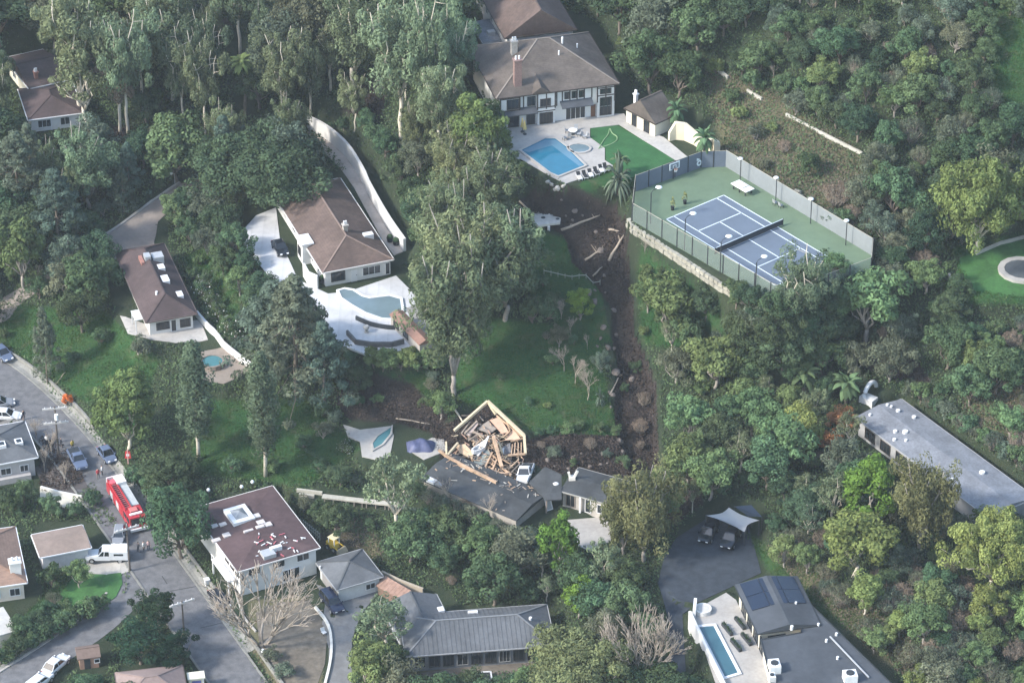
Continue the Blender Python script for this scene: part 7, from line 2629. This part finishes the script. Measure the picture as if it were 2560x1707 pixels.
put('roundlight', 1195, 430, 12, 9, 'light green tree at the shaded corner of the mansion terrace', var=0)
put('conifer', 1130, 500, 12, 8, 'conifer standing above the curved retaining wall', var=1)
put('euc', 1002, 352, 23, 12, 'white-trunked eucalyptus with forked trunk above the curved wall', var=0)
put('euc', 1082, 335, 25, 9, 'twin-stemmed pale eucalyptus beside the mansion courtyard', var=1)
put('euc', 885, 262, 20, 11, 'eucalyptus leaning over the dark hollow', var=2, lean=(0, -.15))
put('euc', 320, 335, 22, 11, 'olive-grey eucalyptus with straight pale trunk', var=1)
put('euc', 200, 300, 22, 11, 'eucalyptus leaning over the tree-hidden house', var=0)
put('airy', 226, 336, 15, 9, 'half-bare white-limbed tree leaning beside the hidden house', var=0, lean=(0, -.2))
put('euc', 430, 250, 19, 9, 'eucalyptus between the fan palm and the tall wood', var=2)
put('fanpalm', 612, 292, 10.5, 5.0, 'single fan palm with slim trunk rising from the wood')
put('yellowbig', 2440, 632, 14.5, 13.0, 'great yellow-green tree above the spa lawn', var=1)
put('light', 2165, 850, 11, 10, 'light green tree with white trunk below the court corner', var=1)
put('euc', 1990, 845, 13, 9.5, 'olive weeping tree hanging over the lower court fence', var=1)
put('feather', 2300, 1370, 14, 8.0, 'tall feathery pale tree in front of the long gravel roof', var=2)
put('lime', 2160, 1330, 12, 8, 'bright green tree in front of the gravel roof', var=0)
put('yellow', 2135, 1440, 9.5, 9.5, 'bright yellow-green tree uphill of the solar panels', var=0)
put('yellowbig', 2480, 1480, 12, 11, 'yellow-green tree covering the lower end of the gravel roof', var=1)
put('yellow', 2000, 1130, 7.5, 6.8, 'bright yellow-green rounded tree near the orange bushes', var=0)
put('feather', 1610, 1400, 15, 9.5, 'feathery yellowish tree in front of the damaged wing', var=0)
put('feather', 1560, 1385, 11, 7, 'smaller feathery tree at the edge of the concrete drive', var=1)
put('airy', 990, 1348, 12.5, 8.5, 'sparse pale tree with white forked trunk before the dark wrecked roof', var=1)
put('barewide', 655, 1612, 11.5, 15, 'leafless pale tree spreading in front of the pyramid skylight house', var=0)
put('barewide', 1600, 1722, 13, 11, 'leafless pale tree beside the dark driveway', var=1)
put('bare', 1650, 1700, 9, 7, 'smaller leafless tree at the edge of the dark driveway', var=0)
put('olivebig', 1450, 1800, 12, 16, 'wide olive-yellow tree at the end of the long grey house', var=0)
put('lime', 1400, 1450, 10.5, 6.0, 'bright green slim tree beside the concrete drive of the wreck', var=1)
put('lime', 1445, 1545, 7, 4.5, 'lime green young tree behind the long grey house', var=0)
put('broad', 455, 1395, 12, 9.0, 'dense green tree between the fire engine and the russet roof', var=0)
put('oak', 425, 1228, 6.0, 8.0, 'dark low tree beside the fire engine', var=1)
put('dark', 395, 1585, 7.5, 6.0, 'dark spiky tree in the fork of the two roads', var=0)
put('dark', 350, 1660, 6.5, 7.0, 'dark spiky tree behind the small brown shed', var=1)
put('dark', 430, 1672, 5.5, 6.5, 'dark spiky tree beside the taupe cottage', var=0)
put('light', 60, 720, 12, 9, 'yellowish drooping tree over the tan footpath', var=2)
put('cedar', 150, 650, 16, 11, 'grey-green cedar beside the tan driveway', var=2)
put('cedar', 50, 540, 15, 11, 'grey-green cedar uphill of the tan footpath', var=0)
put('conifer', 225, 520, 13, 9, 'conifer shading the end of the tan driveway', var=2)
put('cedar', 120, 960, 13.5, 4.2, 'narrow cedar with red-brown trunk above the road', var=1)
put('airy', 960, 1640, 10, 7.5, 'sparse leafy tree between the driveway and the long grey house', var=0)
put('light', 930, 1750, 9, 7, 'pale leafy tree at the lower end of the grey driveway', var=0)
put('orange', 2078, 1130, 3.6, 4.2, 'rust-orange bush beside the bright rounded tree')
put('orange', 2105, 1068, 3.0, 4.6, 'russet bush against the end of the gravel roof')
put('palm', 2115, 1010, 4.2, 5.6, 'short dark palm beside the white garden arch')
put('palm', 2010, 985, 4.4, 6.0, 'short palm with spreading fronds above the bright rounded tree')
put('spiky', 1545, 480, 3.0, 5.0, 'large spiky plant on the bank below the estate lawn')
put('spiky', 1500, 1010, 1.4, 2.0, 'small spiky plant on the green slope above the dark roofs')
put('flame', 170, 1022, 2.6, 1.8, 'orange flowering bush at the end of the pole crossarm by the road')
put('palm', 1550, 440, 3.2, 4.0, 'small palm between the estate lawn and the court')
put('palm', 1690, 330, 4.5, 3.6, 'slim palm in front of the cream curved wall')
put('palm', 1760, 400, 4.5, 4.0, 'slim palm at the end of the cream curved wall')
for px, py in ((505, 745), (528, 770), (548, 800), (570, 830), (515, 720), (590, 850)):
    o = put('oleander', px, py, 3.0, 3.4, 'white-flowering oleander bush along the white garden wall', 'oleanders along the white garden wall')
flw = []
rng = np.random.RandomState(4)
C = np.array([[rng.normal() * .9, rng.normal() * .9, 1.4 + abs(rng.normal()) * .9] for i in range(44)])
V, tn = leaf_arrays(C, np.full((44, 3), .10), 5, .22, 1.2, 0, rng)
fme = quads_mesh('flowers', V, tn, LM['white'])
for o in [o for o in COL.objects if o.name.startswith('oleander_bush')]:
    link(bpy.data.objects.new('flowers', fme), o)
for i, px in enumerate(range(935, 1100, 22)):
    put('banana', px, 915 + (i % 2) * 8, 3.0, 3.4, 'lush broad-leaved plant in the hedge below the white pool deck', 'hedge plants below the white pool deck')
for px, py in ((865, 1108), (855, 1120), (870, 1125)):
    o = put('oleander', px, py + 10, 1.6, 1.8, 'white-flowering bush beside the mud-filled pool deck', 'white flowers by the broken pool')
    link(bpy.data.objects.new('flowers', fme), o)

for px, py, k_, h_ in ((1880, 792, 'oak', 5), (1930, 815, 'broad', 5.5), (1975, 800, 'oak', 4.5), (2030, 800, 'oak', 6), (2085, 780, 'broad', 5), (2010, 860, 'broad', 6), (1840, 770, 'broad', 4.5), (1900, 850, 'grey', 6), (1950, 870, 'oak', 6.5), (2120, 760, 'oak', 4.5), (1860, 885, 'oak', 6.5), (1905, 935, 'oak', 7), (1955, 925, 'oak', 7.5), (2005, 905, 'oak', 6.5), (2055, 935, 'broad', 6.5), (2095, 885, 'oak', 6), (1985, 965, 'broad', 6), (1880, 975, 'broad', 6.5), (2065, 860, 'oak', 6.5), (1925, 860, 'oak', 6), (1222, 335, 'broad', 6)):
    put(k_, px, py, h_)
put('cedar', 690, 925, 15, 10, 'grey-green cedar between the oleanders and the broad drooping cedar', var=1)
put('cedar', 812, 1010, 14, 9, 'grey-green cedar at the muddy side of the broad drooping cedar', var=2)
put('greybig', 700, 235, 15, 11, 'grey-leaved tree with drooping clumps beside the fan palm', var=0)
put('greybig', 770, 170, 16, 12, 'grey-brown leafy tree over the dark wooded hollow', var=0)
put('oak', 650, 270, 8, 9, 'dark oak between the fan palm and the big spreading oak', var=2)
put('dryeuc', 300, 330, 17, 6.5, 'brownish drooping eucalyptus in the tall wood', var=0)
put('euc', 600, 140, 20, 10, 'eucalyptus with white upper limbs above the fan palm', var=0)
for i_, (px, py, k_, h_) in enumerate(((962, 395, 'broad', 5), (1000, 470, 'oak', 5.5), (1028, 520, 'broad', 5), (1050, 570, 'oak', 5.5), (1062, 625, 'broad', 6), (1045, 440, 'grey', 6), (940, 350, 'shrub', 3), (985, 430, 'shrub', 2.6), (1015, 500, 'shrub', 2.6), (915, 330, 'broad', 4),
                                      (230, 770, 'broad', 9), (205, 830, 'oak', 7), (240, 690, 'oak', 7.5), (180, 760, 'grey', 8), (250, 860, 'shrub', 2.6), (440, 565, 'broad', 5.5), (475, 610, 'broad', 5), (520, 640, 'grey', 5), (560, 690, 'broad', 5), (600, 740, 'light', 5), (615, 690, 'broad', 5), (470, 545, 'oak', 5.5), (560, 600, 'oak', 6), (590, 640, 'broad', 5.5),
                                      (240, 480, 'oak', 7), (300, 440, 'broad', 6), (360, 420, 'oak', 6.5), (420, 400, 'grey', 7), (640, 780, 'broad', 5), (820, 330, 'shrub', 2), (1290, 470, 'broad', 4.5), (1265, 450, 'broad', 5))):
    put(k_, px, py, h_)
for i_ in range(16):
    put(('shrub', 'shrub_grey', 'shrub_light', 'brush')[i_ % 4], 2262 + i_ * 20, 984 + i_ * 13.2 - 8, 1.8 + (i_ % 3) * .5)
for i_ in range(14):
    put(('shrub', 'broad', 'shrub', 'oak')[i_ % 4], 250 - i_ * 19, 1524 + i_ * 10.5, 2.4 + (i_ % 3) * .4)
for i_ in range(7):
    put(('drybrush', 'shrub_grey', 'shrub')[i_ % 3], 1350 + i_ * 42, 1120 + (i_ % 3) * 22, 1.2 + (i_ % 2) * .5)

for px, py, k_, h_ in ((1075, 1258, 'brush', 2.2), (1105, 1268, 'shrub_grey', 2), (1140, 1286, 'brush', 2.4), (1175, 1300, 'shrub_grey', 2.2), (1210, 1318, 'shrub', 2.2), (1240, 1330, 'brush', 2.2), (1270, 1345, 'shrub_grey', 2.0), (1050, 1240, 'shrub', 2.0), (1160, 1275, 'drybrush', 1.8), (1225, 1300, 'barebrush', 4), (1120, 1262, 'barebrush', 4.5)):
    put(k_, px, py, h_)

# --- what the photograph shows free of trees (pixel outlines)
KEEP = [
    [(2510, 100), (2640, 60), (2640, 240), (2540, 230)],
    [(1228, 112), (1300, 0), (1350, 0), (1500, 60), (1590, 235), (1660, 230), (1810, 330), (1800, 392), (1700, 408), (1560, 460), (1420, 465), (1300, 420), (1255, 330)],
    [(1568, 550), (1580, 480), (1750, 385), (1822, 380), (2190, 606), (2190, 690), (2060, 620), (1960, 740), (1900, 770), (1780, 720)],
    [(1290, 480), (1340, 455), (1540, 480), (1600, 600), (1590, 820), (1650, 960), (1660, 1140), (1580, 1190), (1540, 1100), (1520, 880), (1400, 740), (1330, 640), (1290, 560)],
    [(1120, 930), (1190, 800), (1290, 800), (1400, 880), (1520, 960), (1560, 1090), (1340, 1080), (1220, 1000), (1140, 1000)],
    [(610, 520), (700, 490), (790, 430), (870, 430), (750, 285), (840, 320), (940, 400), (1050, 610), (1010, 660), (1095, 860), (1060, 890), (930, 895), (850, 865), (780, 760), (690, 720), (610, 650), (590, 580)],
    [(240, 600), (450, 440), (500, 440), (420, 520), (420, 610), (505, 790), (640, 920), (570, 965), (490, 950), (480, 860), (380, 855), (300, 830), (270, 720)],
    [(-80, 860), (60, 900), (140, 1000), (300, 1170), (410, 1340), (500, 1440), (660, 1707), (660, 1800), (520, 1800), (470, 1640), (380, 1500), (200, 1660), (90, 1760), (-80, 1760), (-80, 1710), (100, 1600), (310, 1490), (330, 1420), (190, 1440), (90, 1400), (80, 1310), (200, 1300), (300, 1320), (230, 1200), (160, 1280), (60, 1230), (-80, 1250), (-80, 960)],
    [(-80, 1310), (20, 1310), (110, 1480), (95, 1500), (40, 1600), (-80, 1640)],
    [(180, 1420), (320, 1420), (310, 1490), (160, 1570)],
    [(505, 1370), (540, 1240), (605, 1228), (700, 1290), (810, 1345), (900, 1370), (965, 1440), (1060, 1470), (1125, 1472), (1140, 1515), (1380, 1510), (1395, 1610), (1290, 1680), (1020, 1690), (1000, 1600), (900, 1540), (880, 1600), (880, 1720), (690, 1720), (630, 1620), (560, 1500)],
    [(855, 1055), (1000, 1030), (1100, 1060), (1140, 1040), (1215, 990), (1340, 1080), (1540, 1080), (1640, 1130), (1620, 1200), (1540, 1190), (1515, 1290), (1545, 1345), (1480, 1390), (1390, 1310), (1240, 1320), (1040, 1205), (900, 1165)],
    [(2140, 1040), (2165, 960), (2225, 975), (2570, 1195), (2570, 1290), (2400, 1262), (2250, 1165)],
    [(1640, 1450), (1690, 1335), (1770, 1250), (1905, 1255), (1920, 1425), (2030, 1480), (2260, 1720), (1780, 1720), (1725, 1560), (1725, 1720), (1675, 1720), (1670, 1560)],
    [(2390, 640), (2570, 585), (2570, 745), (2430, 725)],
    [(15, 150), (85, 118), (215, 285), (80, 325), (60, 240)],
    [(560, 80), (620, 80), (640, 290), (590, 290)],
    [(300, 1620), (470, 1640), (470, 1707), (300, 1707)],
    [(180, 1590), (275, 1600), (270, 1690), (190, 1690)],
    [(740, 1215), (1010, 1245), (1000, 1290), (800, 1262)],
    [(1855, 470), (1960, 420), (2180, 600), (2170, 640)],
    [(0, 760), (250, 790), (330, 900), (260, 1080), (150, 990), (40, 880)],
    [(480, 1060), (720, 1050), (850, 1150), (760, 1215), (520, 1190)],
    [(440, 640), (520, 610), (590, 720), (520, 720)],
    [(225, 905), (420, 880), (480, 960), (720, 950), (760, 1060), (700, 1200), (460, 1190), (330, 1150), (230, 1080)],
    [(1790, 190), (1900, 240), (2160, 390), (2090, 460), (1950, 420), (1830, 330)],
]


def blocked(px, py, pts=KEEP):
    for pp in pts:
        c = False
        n_ = len(pp)
        for i in range(n_):
            x0, y0 = pp[i]
            x1, y1 = pp[(i + 1) % n_]
            if (y0 > py) != (y1 > py) and px < (x1 - x0) * (py - y0) / (y1 - y0) + x0:
                c = not c
        if c:
            return True
    return False


def clear(g_, r_, H, h0=.15):
    for dx, t_ in ((0, .97), (0, .7), (-.85, .55), (.85, .55), (0, .3), (-.5, .85), (.5, .85), (-.5, .25), (.5, .25), (0, h0)):
        qx, qy = project(g_[0] + dx * r_, g_[1] - .3 * r_, g_[2] + t_ * H)
        if blocked(qx, qy):
            return False
    return True


ZONES = [  # pixel box (crown middle), species weights, height range
    ((-80, -80, 1160, 260), (('euc', 5), ('oak', 2), ('broad', 2), ('grey', 1.5)), (9, 19)),
    ((-80, 260, 620, 620), (('cedar', 2), ('broad', 3), ('oak', 3), ('grey', 2), ('conifer', 1)), (5, 12)),
    ((-80, 620, 330, 900), (('broad', 3), ('grey', 1), ('cedar', 1)), (4, 9)),
    ((620, 260, 1240, 560), (('broad', 2), ('oak', 2), ('conifer', 2), ('grey', 1)), (6, 12)),
    ((1240, -80, 1800, 420), (('broad', 5), ('oak', 3), ('grey', 2)), (6, 11)),
    ((1800, -80, 2680, 420), (('broad', 5), ('oak', 3), ('grey', 3), ('light', 1.5), ('brush', 1)), (3.5, 7)),
    ((2000, 420, 2680, 980), (('broad', 4), ('oak', 3), ('grey', 3), ('light', 1), ('drybrush', .8)), (4, 8.5)),
    ((1560, 700, 2160, 1300), (('broad', 2.5), ('light', 3), ('oak', 2), ('grey', 2), ('airy', 2.5)), (5, 9.5)),
    ((2160, 880, 2680, 1300), (('brush', 3), ('drybrush', 3), ('grey', 2), ('light', 2), ('shrub', 2)), (2.5, 5)),
    ((1860, 1300, 2680, 1800), (('light', 3), ('yellow', 1.5), ('grey', 2), ('brush', 2.5), ('drybrush', 2), ('broad', 3)), (3, 6.5)),
    ((820, 1230, 1720, 1800), (('broad', 4), ('grey', 3), ('light', 2), ('airy', 2), ('oak', 1.5)), (4.5, 9.5)),
    ((1100, 640, 1560, 1080), (('grey', 2), ('light', 2), ('barebrush', 2), ('shrub', 1)), (3, 6)),
    ((380, 560, 900, 1240), (('broad', 2), ('oak', 2), ('grey', 2), ('shrub', 1)), (3, 7)),
    ((-80, 1180, 620, 1800), (('broad', 3), ('shrub', 2), ('oak', 1)), (2.5, 6)),
]


def pick(ws, q):
    t_ = q.random() * sum(w_ for _, w_ in ws)
    for k, w_ in ws:
        t_ -= w_
        if t_ <= 0:
            return k
    return ws[0][0]


q = random.Random(21)
placed = 0
for tries in range(14000):
    if placed >= 430:
        break
    px, py = q.uniform(-70, 2630), q.uniform(-70, 1780)
    z_ = [z for z in ZONES if z[0][0] <= px < z[0][2] and z[0][1] <= py < z[0][3]]
    if not z_:
        continue
    z_ = z_[0]
    kind = pick(z_[1], q)
    H = q.uniform(*z_[2])
    if kind in ('brush', 'drybrush', 'shrub', 'barebrush'):
        H = min(H, q.uniform(2.4, 4.2))
    cm, tm, H0, R0 = PROTO[kind][0]
    r_ = R0 * H / H0 * (1.0 if kind not in ('broad', 'oak', 'grey', 'light') else q.uniform(.95, 1.25))
    g0 = G(px, py, H * .58)
    g_ = (g0[0], g0[1], hz(g0[0], g0[1]))
    if any((g_[0] - t_[0]) ** 2 + (g_[1] - t_[1]) ** 2 < (.50 * (r_ + min(t_[2], 5))) ** 2 for t_ in TREES):
        continue
    if not clear(g_, r_, H):
        continue
    put(kind, px, py, H, r_ * 2, at_base=False)
    placed += 1

# --- shrubs filling the gaps
placed = 0
for tries in range(9000):
    if placed >= 290:
        break
    px, py = q.uniform(-40, 2600), q.uniform(-30, 1740)
    right = px > 1750
    kind = pick((('shrub', 3), ('shrub_grey', 2), ('shrub_light', 2), ('brush', 2 if right else .6), ('drybrush', 1.6 if right else .4), ('barebrush', .5)), q)
    H = q.uniform(1.2, 3.0)
    cm, tm, H0, R0 = PROTO[kind][0]
    r_ = R0 * H / H0
    g_ = G(px, py)
    g_ = (g_[0], g_[1], hz(g_[0], g_[1]))
    if any((g_[0] - t_[0]) ** 2 + (g_[1] - t_[1]) ** 2 < (.6 * (r_ + min(t_[2], 2.2))) ** 2 for t_ in TREES):
        continue
    if not clear(g_, r_, H, .0):
        continue
    put(kind, px, py, H, r_ * 2)
    placed += 1
# sparse shrubs on the open slopes
for px, py, k, H in ((1450, 800, 'lime', 5.0), (1620, 780, 'light', 5.5), (1660, 820, 'broad', 5), (1760, 830, 'lime', 6.5), (1700, 760, 'broad', 5), (1640, 740, 'shrub', 2.6), (1660, 700, 'shrub', 2.2), (1700, 730, 'shrub', 2.4), (1620, 690, 'shrub_light', 2), (1440, 960, 'barebrush', 5), (1470, 1000, 'barebrush', 5.5), (1410, 930, 'barebrush', 4.5),
                     (1500, 930, 'grey', 3.5), (1380, 910, 'shrub_light', 1.6), (1320, 1010, 'shrub', 1.2), (1370, 1020, 'shrub_light', 1.0), (1250, 950, 'shrub', 1.0), (1450, 1070, 'shrub', 1.4), (1420, 1080, 'shrub_light', 1.6), (1500, 1080, 'shrub', 1.5), (1380, 1085, 'shrub', 1.3), (1540, 1085, 'shrub_light', 1.4),
                     (1350, 1090, 'shrub', 1.4), (1590, 930, 'shrub', 1.8), (1610, 1010, 'drybrush', 2), (1600, 1080, 'drybrush', 2.2), (1560, 980, 'shrub', 1.4), (580, 1180, 'shrub', 2.5), (680, 1180, 'shrub_light', 2.2), (620, 1100, 'shrub', 1.4), (760, 1120, 'shrub', 2.2), (800, 1180, 'shrub', 2), (180, 900, 'shrub', 1.6), (90, 850, 'shrub', 1.8),
                     (1890, 350, 'shrub_grey', 2.4), (1960, 380, 'drybrush', 2.0), (2020, 440, 'broad', 3.8), (2080, 480, 'shrub', 2.4), (1850, 300, 'shrub_light', 2.4), (1830, 260, 'shrub', 2.6), (2110, 560, 'shrub', 2.4), (2080, 560, 'shrub_grey', 2.2), (1930, 330, 'shrub_light', 1.8),
                     (480, 700, 'shrub', 2.2), (500, 660, 'shrub_light', 1.6), (200, 1470, 'light', 4.5), (120, 1545, 'broad', 4), (60, 1600, 'broad', 4), (160, 1530, 'shrub', 2), (30, 1640, 'broad', 3.6), (100, 1580, 'oak', 3.6), (680, 1650, 'shrub_grey', 2), (720, 1690, 'shrub_grey', 2.2), (740, 1480, 'barebrush', 3),
                     (110, 1180, 'barebrush', 4), (130, 1140, 'barebrush', 4.5), (160, 1210, 'barebrush', 3.5), (90, 1100, 'barebrush', 4), (60, 1260, 'broad', 4), (20, 1270, 'oak', 3.5), (130, 1290, 'broad', 3.4), (190, 1290, 'shrub', 2.2)):
    if not any((G(px, py)[0] - t_[0]) ** 2 + (G(px, py)[1] - t_[1]) ** 2 < .8 for t_ in TREES):
        put(k, px, py, H, None if H < 4.4 or k == 'barebrush' else H * .75)

# --- ground cover: low leafy growth between the trees, and grass on the open slopes
def scatter_cover(name, n, mask, size, hgt, lm, asp, seed, label, cat, per=1):
    rng = np.random.RandomState(seed)
    k = np.where((mask * _core).ravel() > .35)[0]
    sel = k[rng.randint(0, len(k), n)]
    x = XX.ravel()[sel] + rng.uniform(-.3, .3, n)
    y = YY.ravel()[sel] + rng.uniform(-.3, .3, n)
    z = hzv(x, y)
    bumpy = np.clip(.55 + .6 * fbm(x, y, .55, 3, seed), .05, 1.5)
    C = np.stack([x, y, z + bumpy * hgt * rng.rand(n)], 1)
    tone = np.clip(.5 + .35 * fbm(x, y, .8, 3, seed + 1) + .1 * rng.normal(size=n), 0, 1)
    V, tn = leaf_arrays(C, np.full((n, 3), .05), 1, size, asp, -.6, rng, tone=tone)
    o = link(bpy.data.objects.new(name, quads_mesh(name, V, tn, lm)))
    tag(o, label, cat, kind='stuff')
    return o


free = np.ones(XX.shape)
inv = np.zeros(XX.shape, bool)
for pp in KEEP[1:14] + KEEP[15:20]:
    m_ = np.zeros(XX.shape, bool)
    m_[_core] = inside(PX[_core], PY[_core], pp)
    inv |= m_
vis = (PX > -120) & (PX < 2680) & (PY > -140) & (PY < 1860)
for k in FR:
    m_ = np.zeros(XX.shape, bool)
    m_[_core] = inside(XX[_core], YY[_core], FR[k].poly(.3))
    inv |= m_
free[inv | ~vis] = 0
free[(DIRT > .5) | (LUSH > .5)] = 0
scatter_cover('undergrowth', 220000, free, .40, .75, LM['broad'], 1.8, 31, 'low tangled green undergrowth between the trees', 'undergrowth')
dryfree = free * (DRY > .3) + vis * (DRY > .45)
scatter_cover('dry_grass', 26000, dryfree * (1 - inv), .36, .4, LM['dry'], 3.5, 33, 'dry tawny grass on the scrub slopes', 'grass')
lushm = (LUSH > .45) & vis & (DIRT < .4)
inv2 = np.zeros(XX.shape, bool)
for pp in (KEEP[1], KEEP[2], KEEP[5], KEEP[9], KEEP[14]):
    m_ = np.zeros(XX.shape, bool)
    m_[_core] = inside(PX[_core], PY[_core], pp)
    inv2 |= m_
scatter_cover('grass', 90000, lushm & ~inv2, .26, .30, LM['grass'], 2.4, 35, 'lush green grass on the open slopes', 'grass')

LM['earth'] = leaf_mat('broken_earth', (.050, .040, .036), .6, .0, (.070, .054, .046))
scatter_cover('broken_earth', 40000, (DIRT > .55) & vis & ~inv2, .30, .45, LM['earth'], 1.5, 41, 'loose broken earth and roots in the slide scar', 'earth')

# ------------------------------------------------------------------ tell look-alikes apart by how far they stand from a landmark
ORD = ('', 'second ', 'third ', 'fourth ', 'fifth ', 'sixth ', 'seventh ', 'eighth ', 'ninth ', 'tenth ', 'eleventh ', 'twelfth ')
LMPOS = {n_: G(*p_) for p_, n_ in LANDMARKS}
by = {}
for o in COL.objects:
    if o.parent is None and o.get('group') and o.get('label') and ' near the ' in o['label']:
        by.setdefault(o['label'], []).append(o)
for lab, obs in by.items():
    w_, n_ = lab.rsplit(' near ', 1)
    if n_ not in LMPOS or len(obs) > len(ORD):
        continue
    c = LMPOS[n_]
    obs.sort(key=lambda o: (o.location.x - c[0]) ** 2 + (o.location.y - c[1]) ** 2)
    for i, o in enumerate(obs):
        if len(obs) > 1:
            o['label'] = w_ + ', ' + ORD[i] + 'closest to ' + n_
        else:
            del o['group']


def ordinal(group, what, ref, text):
    obs = [o for o in COL.objects if o.parent is None and o.get('group') == group]
    obs.sort(key=lambda o: (o.location.x - ref[0]) ** 2 + (o.location.y - ref[1]) ** 2)
    for i, o in enumerate(obs):
        o['label'] = (ORD[i] or 'first ') + what + ' counted from ' + text


ordinal('lamps along the front of the court', 'dark post lamp along the front court fence,', fw[1], 'the logo end')
ordinal('lamps behind the long windscreen', 'white-headed lamp behind the long windscreen,', fw[3], 'the logo end')
ordinal('loungers along the mansion pool', 'lounger on the mansion pool edge,', P(1600, 420, 28), 'the estate lawn')
ordinal('trough planters by the lap pool', 'dark trough planter on the lap pool deck,', P(1757, 1528, 8), 'the white hot tub')
ordinal('chairs around the patio table', 'grey chair at the white patio table,', P(1560, 330, 28), 'the pool house')
ordinal('oleanders along the white garden wall', 'white-flowering oleander by the garden wall,', P(492, 792, 10), 'the ranch house')
ordinal('black planters at the villa', 'black square planter at the villa front,', P(984, 648, 14), 'the curved white wall')
ordinal('hedge plants below the white pool deck', 'lush hedge plant below the white pool deck,', P(1135, 985, 12), 'the bare-trunked conifer')

# ------------------------------------------------------------------ the hazy air
hb = MB().box(-760, 760, -760, 1060, -8, 292)
hm = bpy.data.materials.new('air')
hm.use_nodes = True
t = hm.node_tree
for n in list(t.nodes):
    if n.type != 'OUTPUT_MATERIAL':
        t.nodes.remove(n)
pv = nd(t, 'ShaderNodeVolumePrincipled')
pv.inputs['Color'].default_value = (.80, .90, 1.0, 1)
pv.inputs['Density'].default_value = .00009
pv.inputs['Anisotropy'].default_value = .1
t.links.new(pv.outputs[0], [n for n in t.nodes if n.type == 'OUTPUT_MATERIAL'][0].inputs['Volume'])
o = hb.build('haze', hm)
o['kind'] = 'stuff'
tag(o, 'thin pale haze in the air over the hillside', 'haze')
